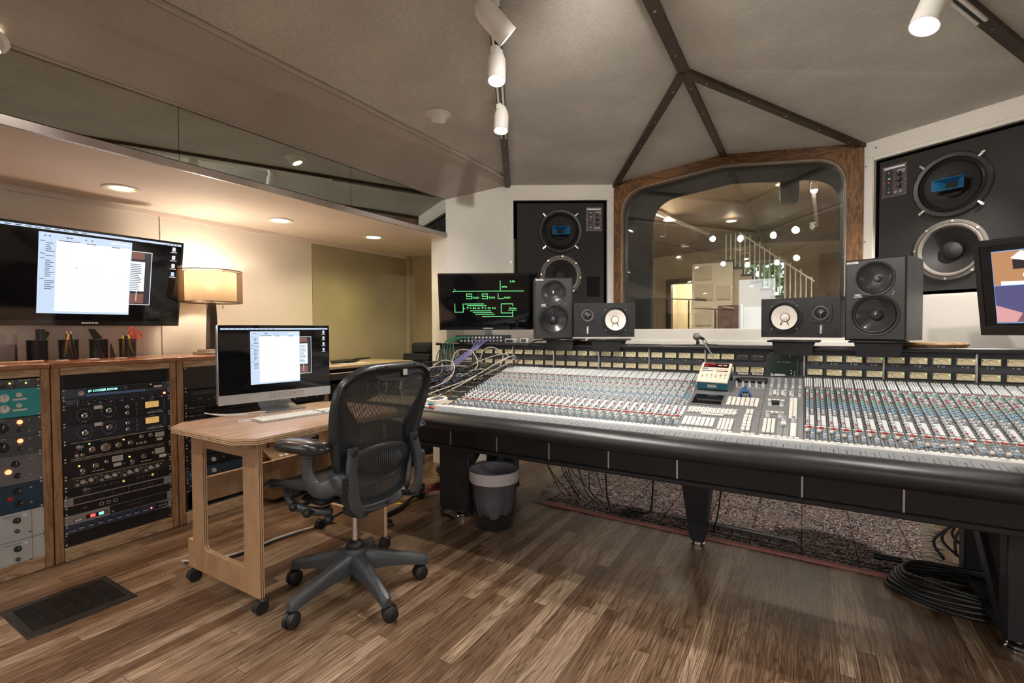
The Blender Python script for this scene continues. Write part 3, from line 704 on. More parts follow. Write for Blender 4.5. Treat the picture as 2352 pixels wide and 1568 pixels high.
for ci,x0 in enumerate(strips):
    q=put('channel_strip',stripm,con,tuple(S(x0,0,.001)-CR),(SA,0,0))
    rg=random.Random(ci*7+1)
    fs=.100 if rg.random()<.75 else .05+.05*rg.random()
    if 44<ci<49: fs=.045
    put('fader_cap',capm,q,(.0108,fs,.002));put('mute_button',mutm,q,(.020,.1285,.002))
    put('level_knob',bigk,q,(.030,.047,.002));
    cols=[(.0125,0),(.030,1)]
    # left column of knobs
    for k in range(16):
        s=.172+k*.0268
        c=['r','w','w','w','w','w','b','b','b','g','g','r','r','w','g','r'][k] if ci>30 else ['w','r','w','w','w','w','w','b','w','w','w','w','r','w','w','r'][k]
        KN.append((x0+.013,s+.002*(ci%2),c,1.))
    for k in range(11):
        s=.290+k*.0278
        c=['w','b','b','b','g','r','w','w','g','g','w'][k] if ci>30 else ['b','w','b','w','w','g','w','w','w','g','w'][k]
        KN.append((x0+.030,s,c,1.))
    KN.append((x0+.030,.078,'B',1.))
cmap={'w':kwhite,'r':kred,'g':kgreen,'b':kblue,'B':kblue}
def camd(k):
    p=S(k[0],k[1]);return p.length
fov=[k for k in KN if abs(math.degrees(math.atan2(k[0],S(k[0],k[1]).y))+31)<46]
fov.sort(key=camd);near=set(id(k) for k in fov[:100])
kproto={c:knob_mesh(.0050,.017,cmap[c],kwhite,'rotary_knob') for c in 'wrgbB'}
for k in fov[:100]: put('rotary_knob',kproto[k[2]],con,tuple(S(k[0],k[1],.003)-CR),(SA,0,0))
m=MB();ml=[kwhite,kred,kgreen,kblue]
ix={'w':0,'r':1,'g':2,'b':3,'B':3}
for k in KN:
    if id(k) in near: continue
    m.T=Matrix.Translation(S(k[0],k[1],.003))@Matrix.Rotation(SA,4,'X')
    r,h=.0050,.017
    m.lathe([(r*1.1,0),(r*.95,h*.72)],n=7,mi=0);m.lathe([(r*.95,h*.72),(r*.8,h),(.0001,h)],n=7,mi=ix[k[2]])
m.T=Matrix.Identity(4)
o=cb(m,'rotary_knob',ml,'remaining small grey knobs with coloured caps',ang=50,fix=False);o['kind']='stuff'
# ---------------- centre section
m=MB();surf(m,-.485,.002,0,.74,.003,0);
for a,b in((-.318,.0),(-.163,.0)): surf(m,a-.0006,a+.0006,.0,.74,.0036,1)
for s in(.455,.29): surf(m,-.485,-.163,s,s+.001,.0036,1)
surf(m,-.225,-.222,.03,.29,.0036,2)
cb(m,'centre_panel',[M('centre_grey',(.19,.19,.20),.5,var=.07),cblack,wkey])
m=MB();surf(m,-.484,-.330,.295,.44,.006,0);surf(m,-.474,-.340,.308,.427,.0075,1);cb(m,'small_display',[cpanel,M('lcd_black',(.004,.004,.005),.08,var=0)])
KEYS=[]
def keys(x0,x1,s0,s1,nx,ny,h=.008,mat=0,gap=.18,skew=0):
    px=(x1-x0)/nx;ps=(s1-s0)/ny
    for j in range(ny):
        for i in range(nx):
            KEYS.append((x0+px*(i+.5)+skew*((j%2)*.3)*px,s0+ps*(j+.5),px*(1-gap),ps*(1-gap),h,mat))
keys(-.318,-.178,.306,.408,7,4,.010)
keys(-.476,-.262,.192,.252,12,4,.009,skew=1);keys(-.42,-.30,.174,.188,1,1,.008)
keys(-.474,-.338,.05,.14,7,7,.008);keys(-.322,-.262,.03,.145,4,7,.009)
keys(-.222,-.192,.215,.268,2,2,.01);keys(-.228,-.192,.04,.205,2,5,.01)
keys(-.054,-.022,.20,.44,2,15,.009,gap=.08);keys(-.146,-.072,.395,.41,4,1,.009);keys(-.146,-.072,.243,.262,4,1,.011)
keys(-.148,-.100,.04,.182,3,8,.010);keys(-.045,-.022,.02,.15,1,6,.012,gap=.1)
keys(-.475,-.255,.008,.022,11,1,.008);keys(-.225,-.17,.008,.022,3,1,.008);keys(-.155,-.01,.008,.022,7,1,.008)
for i in range(3): keys(-.128+i*.035,-.112+i*.035,.475,.535,1,4,.008)
keys(-.306,-.17,.548,.556,10,1,.006,gap=.4)
def kd(k): return S(k[0],k[1]).length/math.sqrt(k[2]*k[3])
KEYS.sort(key=kd)
for k in KEYS[:100]:
    me=cm(('key',round(k[2],4),round(k[3],4),round(k[4],4)),lambda:MB().box((0,0,k[4]/2),(k[2],k[3],k[4]),0,.0018).mesh('key',wkey))
    put('key',me,con,tuple(S(k[0],k[1],.0035)-CR),(SA,0,0))
m=MB()
for k in KEYS[100:]:
    m.T=Matrix.Translation(S(k[0],k[1],.0035))@Matrix.Rotation(SA,4,'X');m.box((0,0,k[4]/2),(k[2],k[3],k[4]),0,.0015)
o=cb(m,'key',wkey,'remaining small white keys');o['kind']='stuff'
for i in range(5): put('centre_knob',knob_mesh(.006,.028,kgrey,kwhite,'centre_knob') if i==0 else bpy.data.meshes['centre_knob'],con,tuple(S(-.299+i*.031,.577,.004)-CR),(SA,0,0))
for i in range(5):
    for j in range(6):
        if j==2: continue
        put('centre_knob',bpy.data.meshes['centre_knob'],con,tuple(S(-.137+i*.031,.475+j*.036,.004)-CR),(SA,0,0))
for x,s in((-.133,.345),(-.085,.345),(-.133,.215),(-.085,.215),(-.070,.175),(-.034,.185)):
    put('centre_knob',knob_mesh(.008,.026,kgrey,kwhite,'large_knob') if x==-.133 and s>.3 else bpy.data.meshes['large_knob'],con,tuple(S(x,s,.004)-CR),(SA,0,0))
m=MB();surf(m,-.092,-.05,.02,.165,.005,0);surf(m,-.0715,-.0695,.03,.13,.0056,1);surf(m,-.128,-.09,.36,.395,.012,1);cb(m,'master_fader_plate',[cfront,cblack])
put('master_fader_cap',MB().box((0,0,.008),(.02,.02,.016),0,.003).mesh('master_fader_cap',wkey),con,tuple(S(-.07,.13,.005)-CR),(SA,0,0))
# patch bay at the left end
m=MB();surf(m,-2.42,-1.80,.10,.742,-.002,0,t=.03);surf(m,-2.42,-1.80,-.02,.10,.0,1,t=.03)
for j in range(14):
    for i in range(34):
        p=S(-2.39+i*.0168,.14+j*.042,-.0015);m.T=Matrix.Translation(p)@Matrix.Rotation(SA,4,'X');m.cyl((0,0,0),(0,0,.002),.0042,n=6,mi=2)
m.T=Matrix.Identity(4)
for j in range(7): surf(m,-2.40,-1.82,.158+j*.084,.165+j*.084,-.0008,3)
cb(m,'patchbay',[cblack,M('tan_ledge',(.42,.35,.28),.6,var=.06),M('jack_brass',(.35,.28,.15),.4,.8,var=.1),M('dim_label',(.4,.38,.34),.7,var=.1)])
# legs
def ped(x,name='pedestal'):
    q=root(name,'','x');del q['label'];del q['category'];q.parent=con;q.location=Vector((x,2.375,0))-CR
    return q
def pedm(x):
    a_,b_=(-.14,.085) if x<0 else (-.035,.13);m=MB();m.bb(x+a_,x+b_,2.34,2.42,.045,.45,0,.006);m.bb(x+a_,x+b_,2.86,2.95,.045,.47,0,.006);m.bb(x+a_,x+b_,2.34,2.95,.42,.46,0)
    for a in(x+a_+.003,x+b_-.025): m.prism([(a,2.36,.06),(a,2.46,.06),(a,2.93,.43),(a,2.83,.45)],(.022,0,0))
    m.bb(x+a_,x+b_,2.40,2.95,.045,.06)
    return cb(m,'pedestal',cblack)
for x in(-1.80,.655):
    q=pedm(x)
    for dx,dy in((.01,2.378),(.01,2.9)):
        put('levelling_foot',cm('foot',lambda:MB().lathe([(.001,0),(.038,0),(.04,.006),(.04,.014),(.034,.02),(.034,.026),(.03,.03),(.012,.033),(.010,.05),(.001,.05)],n=24).mesh('levelling_foot',chrome)),q,(x+dx,dy,0))
m=MB();rr=[[(-.475+sx*a,2.72+sy*b,z) for sx,sy in((-1,-1),(1,-1),(1,1),(-1,1))] for a,b,z in((.036,.045,.035),(.072,.09,.36),(.072,.09,.45))]
m.ring(rr,0,sm=False);m.bb(-.55,-.47,2.56,2.64,.42,.455);q=cb(m,'pedestal',cblack)
put('levelling_foot',MB().lathe([(.001,0),(.034,0),(.036,.015),(.032,.018),(.032,.026),(.036,.03),(.030,.036),(.001,.036)],n=24).mesh('levelling_foot',chrome),q,(-.475,2.705,0))
# ================================================================== THINGS ON THE CONSOLE
def knobw(): pass
# remote controller
lc=root('remote_controller','cream and teal reverb remote with a red display, standing on the console centre','remote control')
o_=S(-.405,.49,.012);lc.matrix_world=Matrix.Translation(o_)@Matrix.Rotation(SA+R(15),4,'X')@Matrix.Rotation(R(-2),4,'Z')
teal=M('teal_plastic',(.04,.20,.28),.45,var=.06);cream=M('cream_plastic',(.78,.70,.58),.5,var=.04)
w,d=.146,.175
MB().prism([(-w/2,0,0),(w/2,0,0),(w/2,d,0),(-w/2,d,0)],(0,0,.04)).build('lower_case',teal,lc)
MB().bb(-w/2-.003,w/2+.003,-.003,d+.003,.04,.05,0,.004).build('top_panel',cream,lc)
MB().bb(-.062,.062,.130,.170,.050,.0512).build('display',M('red_display',(.03,.002,.003),.2,var=0),lc)
m=MB()
for k in range(14): m.bb(-.06+k*.004,-.0575+k*.004,.157,.161,.0512,.0518,0)
for k in range(5): m.bb(-.058+k*.004,-.0555+k*.004,.139,.143,.0512,.0518,0)
m.text('480L 30%',.012,(.03,.150,.0515),up=(0,1,0),mi=1)
m.build('display_readout',[E('red_glow',(1,.05,.1),1.5),E('pale_glow',(1,.85,.85),1.2)],lc)
m=MB()
m.bb(-.066,-.036,.112,.122,.05,.0512,1);
for k in range(8):
    for j in range(2): m.bb(-.026+k*.0115,-.019+k*.0115,.110+j*.007,.114+j*.007,.05,.0515,2)
for a,b in((-.064,-.008),(.008,.064)): m.bb(a,b,.094,.100,.05,.0512,0)
m.build('label_window',[M('dark_red_window',(.12,.01,.015),.3,var=0),teal,M('beige_key',(.6,.55,.46),.5,var=0)],lc)
for k in range(6): MB().bb(-.057+k*.022,-.049+k*.022,.045+.006*(k%3),.055+.006*(k%3),.05,.058,0,.001).bb(-.0536+k*.022,-.0524+k*.022,.030,.080,.05,.0508,1).build('slider',[cream,cblack],lc)
MB().bb(-.022,.022,-.0015,.0,.012,.03).build('paper_label',M('paper_label',(.75,.7,.68),.7),lc)
MB().bb(-w/2,w/2,.0,.01,-.012,0).bb(-w/2,w/2,.16,.17,-.05,0).build('stand',cblack,lc)
tag(MB().tube(bez([S(-.42,.665,.12),(-.44,2.93,1.0),(-.50,2.97,1.08),(-.49,3.04,1.06),(-.44,3.1,1.055)]),.0042,8).build('cable',M('grey_cable',(.25,.24,.23),.5)),'grey cable rising from the teal remote over the meter bridge','cable')
# pyramid sign
py=root('pyramid_sign','small blue and black pyramid shaped card on the console','table sign',tuple(S(-.245,.44,.003)),(SA,0,R(8)))
m=MB();m.add([(-.032,-.01,0),(.032,-.01,0),(.03,.04,0),(-.03,.04,0),(0,.012,.055)],[(0,1,4),(1,2,4),(2,3,4),(3,0,4),(0,3,2,1)],0);m.build('card',[M('pyramid_blue',(.06,.16,.38),.25,var=.5,scale=30)],py)
MB().poly([(-.024,-.0125,.003),(.024,-.0125,.003),(.013,-.001,.026),(-.013,-.001,.026)]).build('printed_panel',M('print_black',(.01,.01,.012),.4,var=0),py)
m=MB();m.text('PURPLE',.0095,(0,-.0092,.017),up=(0,.42,.9));m.text('AUDIO',.0095,(0,-.0125,.009),up=(0,.42,.9));m.build('lettering',kwhite,py)
# handset lying behind
hd=root('handheld_remote','black handheld remote lying below the meter bridge','remote control',tuple(S(-.235,.655,.012)),(SA,0,R(-4)))
MB().box((0,0,0),(.155,.045,.02),0,.008).build('case',black,hd)
m=MB()
for k in range(5): m.box((-.055+k*.013,0,.0105),(.008,.006,.002),0,.0008)
m.box((-.065,0,.0105),(.012,.012,.002),0);m.build('button',M('dim_grey',(.16,.17,.2),.5),hd)
# white tape roll
tr=root('tape_roll','roll of white tape lying flat at the left end of the console','tape roll',tuple(S(-1.885,.045,.004)),(0.1,0,0))
MB().lathe([(.044,0),(.062,0),(.062,.024),(.044,.024),(.044,0)],n=40).build('tape',M('white_tape',(.82,.78,.7),.6,var=.03),tr)
MB().lathe([(.0405,.0),(.0438,.0),(.0438,.0245),(.0405,.0245),(.0405,0)],n=40).build('cardboard_core',M('core_card',(.35,.33,.4),.7,var=.3),tr)
def marker(p,q,body,cap,name,label,r=.0065,grp='felt pens by the tape roll'):
    p=Vector(p);q=Vector(q);rt=root(name,label,'marker pen',tuple(p),group=grp);d=q-p
    MB().cyl((0,0,0),d*.62,r,n=14).build('barrel',body,rt);MB().cyl(d*.62,d*.97,r*1.08,r*.95,n=14).build('cap',cap,rt)
wpl=M('pen_white',(.8,.8,.8),.35,var=.03)
marker((-1.93,2.17,.709),(-1.81,2.145,.703),wpl,M('pen_red',(.55,.03,.03),.35,var=.05),'felt_marker','white felt marker with a red cap in front of the tape roll')
marker((-1.955,2.20,.714),(-1.86,2.195,.712),wpl,M('pen_teal',(.03,.2,.2),.35,var=.05),'felt_marker','white felt marker with a dark teal cap beside the tape roll')
marker((-1.97,2.155,.706),(-1.90,2.135,.703),wpl,M('pen_blue',(.2,.25,.5),.35,var=.05),'felt_marker','white felt marker with a blue cap, half hidden behind the chair back')
# ---------------- things on the bridge
# router box
rb=root('rack_converter','low dark rack unit with two rows of plugs, left on the meter bridge','audio converter',(-2.09,3.07,1.052),(0,0,R(31)))
MB().bb(-.20,.19,-.05,.2,0,.055,0,.003).build('case',M('case_dark',(.05,.055,.06),.5),rb)
m=MB().bb(-.215,.205,-.053,-.05,.0,.058,0)
m.build('front_panel',cblack,rb)
for j in range(2):
    for k in range(12):
        put('jack_socket',cm('rjack',lambda:MB().cyl((0,0,0),(0,-.012,0),.0075,n=10).mesh('jack_socket',M('plug_white',(.7,.66,.62),.4))),rb,(-.17+k*.027,-.053,.04-.024*j))
ck=root('desk_clock','small silver digital clock on the bridge below the wall screen','clock',(-1.83,3.03,1.052),(0,0,R(28)))
MB().box((0,0,.016),(.085,.045,.032),0,.004).build('case',M('clock_silver',(.62,.6,.57),.4),ck);MB().bb(-.036,.016,-.0235,-.022,.006,.026).build('display',black,ck)
m=MB();[m.cyl((.024+.008*(i%2),-.022,.009+.007*(i//2)),(.024+.008*(i%2),-.025,.009+.007*(i//2)),.0025,n=8) for i in range(6)];m.build('button',cblack,ck)
ck=root('small_meter_box','small grey box with a dark window behind the desk clock','meter',(-1.74,3.07,1.052),(0,0,R(28)))
MB().box((0,0,.018),(.065,.04,.036),0,.004).build('case',M('clock_silver',(.62,.6,.57),.4),ck);MB().bb(-.024,.012,-.0215,-.02,.008,.03).build('display',M('green_window',(.08,.1,.06),.3,var=0),ck)
# talkback microphone
tm=root('talkback_microphone','small grey round headed microphone on a short stand on the meter bridge','microphone',(-.535,3.02,1.052))
MB().sphere((-.006,0,.052),.022).build('grille',M('mic_mesh',(.25,.25,.25),.6,.6,var=.3,scale=300),tm)
MB().cyl((.012,0,.046),(.035,.0,.036),.010,.008).build('body',blackm,tm);MB().cyl((0,0,0),(0,0,.03),.011,.008).lathe([(.001,0),(.026,0),(.024,.006),(.001,.006)],n=20).build('stand',black,tm)
tag(MB().tube(bez([(-.498,3.02,1.088),(-.488,3.03,1.075),(-.485,3.04,1.06),(-.47,3.08,1.056)]),.002,6).build('cable',black),'thin black lead hanging from the talkback microphone','cable')
# wooden discs lying on the bridge top
tag(MB().lathe([(.001,0),(.155,0),(.165,.008),(.168,.016),(.160,.024),(.001,.024)],(.53,3.20,1.0525),(0,0,1),48).build('wooden_board',wood('pine_board',(.38,.2,.08),(.62,.4,.2),.35,scale=5,stretch=(1,8,1))),'round edged pale wooden board lying on the bridge behind the right hand black speaker','wooden board')
tag(MB().box((-1.28,3.22,1.062),(.34,.09,.018),0,.006).build('wooden_board',wood('pine_board',(.38,.2,.08),(.62,.4,.2))),'pale wooden board lying on the bridge behind the left pair of speakers','wooden board')
# ================================================================== SPEAKERS
baffle=M('baffle_cloth_paint',(.021,.019,.0175),.75,var=.18,scale=90,bump=.3,bscale=300)
cone=M('paper_cone',(.022,.02,.02),.55,var=.15,scale=60)
rubber=M('rubber_surround',(.012,.012,.013),.4,var=.1)
grey_sur=M('grey_surround',(.15,.135,.12),.5,var=.1)
hornb=M('horn_blue',(.02,.16,.34),.4,var=.15,scale=30)
plate=M('crossover_plate',(.10,.075,.085),.4,.3,var=.1)
def mainspk(org,rz,mir,label):
    r=root('studio_monitor_speaker',label,'speaker',org,(0,0,rz),group='big built in monitor speakers')
    s=(lambda x:WL-x) if mir else (lambda x:x)
    F=.022
    a,b=sorted((s(.082),s(.857)))
    m=MB();m.openbox(a,b,F,.45,1.383,2.277);m.cell(a,b,1.82,2.277,(s(.469),2.027),.160,F);m.cell(a,b,1.383,1.82,(s(.472),1.629),.147,F);m.build('cabinet',baffle,r)
    # upper coaxial driver
    d=root('coaxial_driver','','x');del d['label'];del d['category'];bpy.data.objects.remove(d)
    c=(s(.469),F,2.027)
    m=MB();m.lathe([(.197,.0),(.197,.010),(.190,.014),(.178,.012),(.168,.010),(.160,-.004)],c,(0,-1,0),56,0)
    m.lathe([(.160,.004),(.150,.010),(.14,-.002),(.135,-.004)],c,(0,-1,0),56,1)
    m.lathe([(.135,-.004),(.06,-.05),(.058,-.05)],c,(0,-1,0),48,2);m.lathe([(.068,-.05),(.068,-.02),(.0,-.02)],c,(0,-1,0),32,3)
    for k in range(8):
        t=R(22.5+45*k);m.cyl((c[0]+.187*math.cos(t),F-.008,c[2]+.187*math.sin(t)),(c[0]+.187*math.cos(t),F-.018,c[2]+.187*math.sin(t)),.004,n=8,mi=3)
    drv=m.build('coaxial_driver',[black,rubber,cone,blackm],r)
    # blue horn
    m=MB();w,h=.078,.036
    n=8
    O=[(c[0]-w+2*w*i/n,F-.045-.03*(1-abs(2*i/n-1)**2)*0,c[2]-h-.004*math.cos(PI*(i/n-.5))) for i in range(n+1)]
    def loop(w,h,y,cv):
        P=[]
        for i in range(n+1):P.append((c[0]-w+2*w*i/n,y-cv*math.sin(PI*i/n),c[2]-h))
        for i in range(n+1):P.append((c[0]+w-2*w*i/n,y-cv*math.sin(PI*i/n),c[2]+h))
        return P
    m.ring([loop(w,h,F-.055,-.0),loop(w*.97,h*.92,F-.054,0),loop(.03,h*.5,F+.005,0)],0,caps=False,sm=False)
    m.ring([loop(w,h,F-.055,0),loop(.05,h*.8,F+.01,0)],0,caps=False,sm=False)
    m.poly(loop(.03,h*.5,F+.005,0),1)
    m.build('horn',[hornb,blackm],drv,label='blue rectangular horn')
    for sx,sz in((-1,1),(1,1),(1,-1),(-1,-1)):
        t=R(45);px,pz=c[0]+sx*.203*math.cos(t),c[2]+sz*.203*math.sin(t)
        mm=MB();mm.T=Matrix.Translation((px,F-.012,pz))@Matrix.Rotation(-math.atan2(sz,sx),4,'Y')
        mm.box((0,0,0),(.042,.012,.016),0,.003);mm.cyl((.008,-.004,0),(.008,-.012,0),.006,n=10)
        mm.build('mounting_clip',screwm,drv)
    # woofer
    c=(s(.472),F,1.629)
    m=MB();m.lathe([(.185,0),(.185,.008),(.178,.011),(.166,.010)],c,(0,-1,0),56,0);m.lathe([(.166,.006),(.158,.017),(.149,.016),(.141,.002)],c,(0,-1,0),56,1)
    m.lathe([(.141,.002),(.058,-.045)],c,(0,-1,0),56,2);m.lathe([(.060,-.045),(.055,-.025),(.035,-.012),(.0,-.008)],c,(0,-1,0),40,2)
    m.build('woofer',[grey_sur,M('surround_light',(.2,.18,.16),.4,var=.1),cone],r)
    for k in range(8):
        t=R(45*k+40);put('screw',cm('wscrew',lambda:MB().cyl((0,0,0),(0,-.006,0),.007,n=10).mesh('screw',screwm)),r,(c[0]+.176*math.cos(t),F-.009,c[2]+.176*math.sin(t)))
    # control plate
    a,b=sorted((s(.698),s(.841)));m=MB();m.bb(a,b,F-.004,F,2.027,2.24,0)
    a2=a+.025 if True else 0
    m.bb(a+.022,a+.060,F-.0055,F-.004,2.045,2.205,1)
    m.bb(a+.012,b-.012,F-.0055,F-.004,2.215,2.228,2)
    for k in range(3): m.bb(b-.055,b-.012+.0*k,F-.005,F-.004,2.196-.008*k,2.199-.008*k,2)
    for x,z in((a+.008,2.035),(b-.008,2.035),(a+.008,2.232),(b-.008,2.232),(a+.008,2.13),(b-.008,2.13)): m.cyl((x,F-.004,z),(x,F-.006,z),.003,n=8,mi=3)
    m.bb(a+.035,a+.050,F-.0065,F-.005,2.148,2.156,2)
    m.build('control_panel',[plate,black,kwhite,screwm],r)
    for k in range(3): put('control_knob',cm('ctlk',lambda:MB().lathe([(.017,0),(.016,.006),(.013,.007),(.012,.02),(.0001,.02)],(0,0,0),(0,-1,0),20).box((0,-.0205,.006),(.002,.001,.011),1).mesh('control_knob',[black,kwhite])),r,(b-.042,F-.004,2.172-.04*k))
    for k in range(2): put('small_knob',cm('ctls',lambda:MB().cyl((0,0,0),(0,-.012,0),.008,n=12).mesh('small_knob',screwm)),r,(b-.058+.028*k,F-.004,2.053))
    for z,mt,nm in((2.19,screwm,'toggle'),(2.125,M('orange_lamp',(.5,.12,.02),.3),'indicator_light'),(2.085,M('blue_lamp',(.03,.12,.35),.3),'indicator_light'),(2.06,screwm,'toggle')):
        MB().cyl((a+.042,F-.004,z),(a+.042,F-.010,z),.007,n=12).build(nm,mt,r)
    # port
    a,b=sorted((s(.705),s(.824)));P=rrect(a,b,1.44,1.624,.012)
    m=MB();m.poly([(x,F-.001,z) for x,z in P],0);m.frame(P,[((x-(a+b)/2)*.97+(a+b)/2,(z-1.532)*.98+1.532) for x,z in P],F-.003,F,1)
    m.build('port',[M('port_black',(.001,.001,.001),.9,var=0),baffle],r)
mainspk((-2.266,3.71,0),R(31),False,'tall black built in speaker with a blue horn, left of the big window')
mainspk((2*XM+1.45,4.2,0),R(-31),True,'tall black built in speaker with a blue horn, right of the big window')
# two way active speakers
gloss=M('glossy_cone',(.06,.06,.065),.30,.55,var=.1,spec=.8,coat=.3)
ashb=wood('black_ash',(.02,.024,.03),(.075,.085,.10),.4,scale=9,stretch=(6,6,.6),rings=10)
def active(org,rz,label):
    r=root('bookshelf_speaker',label,'speaker',org,(0,0,rz),group='upright two way speakers on the meter bridge')
    w,h,d=.25,.40,.26
    MB().openbox(-w/2,w/2,.014,d,0,h).build('cabinet',ashb,r)
    m=MB();e=.007;m.cell(-w/2+e,w/2-e,.215,h-e,(0,.302),.0725,0);m.cell(-w/2+e,w/2-e,e,.215,(0,.125),.0875,0)
    m.frame([(-w/2,0),(w/2,0),(w/2,h),(-w/2,h)],[(-w/2+e,e),(w/2-e,e),(w/2-e,h-e),(-w/2+e,h-e)],0,.014) if False else m.ring([[(-w/2+q,y,q) ,(w/2-q,y,q),(w/2-q,y,h-q),(-w/2+q,y,h-q)] for q,y in((e,0),(0,e),(0,.0142))],0,caps=False,sm=False)
    m.build('front_baffle',M('front_baffle_black',(.026,.024,.024),.42,var=.1),r)
    # recessed shaped waveguide plate
    def drv(cz,ro,name,dome,rd):
        m=MB();m.lathe([(ro*1.12,0),(ro*1.11,.004),(ro*1.02,.003),(ro,.0045),(ro*.965,.002)],(0,0,cz),(0,-1,0),44,0)
        if name=='tweeter': m.lathe([(ro*.965,.002),(ro*.85,-.010),(ro*.6,-.024),(ro*.2,-.034)],(0,0,cz),(0,-1,0),44,1)
        else: m.lathe([(ro*.965,.002),(ro*.93,.006),(ro*.88,.005),(ro*.84,.0)],(0,0,cz),(0,-1,0),44,0);m.lathe([(ro*.84,.0),(ro*.55,-.022),(ro*.26,-.036)],(0,0,cz),(0,-1,0),44,1)
        m.lathe([(rd,-.034),(rd*.95,-.026),(rd*.6,-.017),(rd*.01,-.013)],(0,0,cz),(0,-1,0),28,2)
        for k in range(6):
            t=R(60*k+30);q=ro*1.07;m.cyl((q*math.cos(t),-.003,cz+q*math.sin(t)),(q*math.cos(t),-.006,cz+q*math.sin(t)),.0022,n=8,mi=0)
        m.build(name,[black,gloss,dome],r)
    drv(.302,.075,'tweeter',screwm,.017);drv(.125,.092,'woofer',gloss,.028)
    m=MB();m.text('MACKIE.',.014,(-.092,-.001,.385),bold=.0006);m.text('HR824',.010,(-.068,-.001,.224),bold=.0004);m.bb(-.085,-.052,-.0008,0,.213,.217)
    m.build('lettering',kwhite,r)
    for k,(x,z) in enumerate(((.076,.247),(.078,.232),(.074,.222))): MB().cyl((x,0,z),(x,-.003,z),.003,n=8).build('indicator_light',M('tiny_red_led',(.4,.02,.02),.4) if k==0 else kgrey,r)
active((-1.407,2.876,1.089),R(31),'upright black two way speaker next to the wall screen with green letters')
active((.293,2.934,1.089),R(-22.3),'upright black two way speaker in front of the right built in speaker')
# horizontally laid passive speakers
ncone=M('white_cone',(.76,.71,.65),.6,var=.04);nsb=M('scuffed_black',(.012,.012,.014),.4,var=.35,scale=40)
def passive(org,rz,sg,label,mat):
    r=root('bookshelf_speaker',label,'speaker',org,(0,0,rz),group='white coned speakers lying on their sides')
    w,h=.383,.216
    c=(.070*sg,0,.108 if sg>0 else .110);m=MB();m.openbox(-w/2,w/2,0,.20,0,h);xs=-.03*sg
    if sg>0: m.cell(xs,w/2,0,h,(c[0],c[2]),.068,0);m.cell(-w/2,xs,0,h,(-.107,.136),.025,0)
    else: m.cell(-w/2,xs,0,h,(c[0],c[2]),.068,0);m.cell(xs,w/2,0,h,(.107,.128),.025,0)
    m.build('cabinet',mat,r)
    m=MB();O=[]
    for k in range(8):
        t=R(22.5+45*k);O.append((c[0]+.098*math.cos(t)*(.99),c[2]+.098*math.sin(t)))
    m.ring([[(x,0,z) for x,z in O],[(x,-.004,z) for x,z in O],[(c[0]+.085*math.cos(R(22.5+45*k)),-.005,c[2]+.085*math.sin(R(22.5+45*k))) for k in range(8)]],0,caps=False,sm=False)
    m.lathe([(.086,.005),(.084,.009),(.078,.009),(.074,.004)],c,(0,-1,0),44,1);m.lathe([(.076,.004),(.070,.008),(.066,.006)],c,(0,-1,0),44,1)
    m.lathe([(.066,.006),(.022,-.014)],c,(0,-1,0),44,2);m.lathe([(.023,-.012),(.020,-.004),(.010,.001),(.0,.002)],c,(0,-1,0),28,2)
    m.lathe([(.0250,-.011),(.0235,-.009),(.0225,-.011)],c,(0,-1,0),28,1)
    for k in(-1,1): m.tube([(c[0]+k*.012,-.0,c[2]-.022),(c[0]+k*.021,-.0035,c[2]-.040)],.0022,6,1)
    for k in range(4):
        t=R(45+90*k);m.cyl((c[0]+.090*math.cos(t),-.005,c[2]+.090*math.sin(t)),(c[0]+.090*math.cos(t),-.007,c[2]+.090*math.sin(t)),.003,n=8,mi=3)
    m.build('woofer',[black,rubber,ncone,screwm],r)
    c=(-.107*sg,0,.128 if sg<0 else .136)
    m=MB();P_=rrect(c[0]-.05,c[0]+.05,c[2]-.05,c[2]+.05,.014);m.frame(P_,[(c[0]+(x-c[0])*.72,c[2]+(z-c[2])*.72) for x,z in P_],-.004,0,0)
    m.lathe([(.040,.004),(.039,.008),(.034,.009),(.027,.004),(.026,.002)],c,(0,-1,0),36,1);m.lathe([(.026,.003),(.018,.009),(.0,.011)],c,(0,-1,0),24,0)
    for k in range(3): m.tube([(c[0],-.013,c[2]),(c[0]+.02*math.cos(R(120*k+30)),-.012,c[2]+.02*math.sin(R(120*k+30)))],.0012,5,2)
    m.build('tweeter',[black,M('tweeter_ring',(.09,.075,.075),.5),screwm],r)
    m=MB();m.text('YAMAHA',.0155,(c[0]-.000 ,-.0015,.045),right=(0,0,-1),up=(1,0,0),sx=.75,bold=.0005);m.build('lettering',kwhite,r)
    for x in(-.175,.175):
        for z in(.025,.192):
            MB().lathe([(.010,0),(.010,.003),(.006,.003),(.005,-.002)],(x,0,z),(0,-1,0),14).build('corner_socket',rubber,r)
passive((-1.087,2.95,1.10),R(31),1,'black box speaker with a white cone lying on its side, left of the window ledge',nsb)
passive((-.025,3.062,1.10),R(-16.5),-1,'scuffed black speaker with a white cone lying sideways, right of the window middle',nsb)
def stand(x,y,rz,label,w=.21):
    r=root('speaker_shelf',label,'speaker stand',(x,y,1.0535),(0,0,rz),group='black shelves hooked over the meter bridge')
    MB().bb(-w/2-.015,w/2+.015,-.07,.14,.0235,.0335,0,.004).build('shelf',M('shelf_black',(.02,.02,.022),.3,var=.1),r)
    MB().prism([(-w/2+.01,-.06,.0235),(w/2-.01,-.06,.0235),(w/2-.02,-.058,-.045),(-w/2+.02,-.058,-.045)],(0,.016,0)).prism([(-w/2+.01,-.05,.0235),(w/2-.01,-.05,.0235),(w/2-.02,-.05,.0005),(-w/2+.02,-.05,.0005)],(0,.15,0)).build('hook_box',blackm,r)
stand(-1.385,2.965,R(6),'black shelf carrying the left upright speaker')
stand(-1.075,2.99,R(6),'black shelf carrying the left speaker with the white cone')
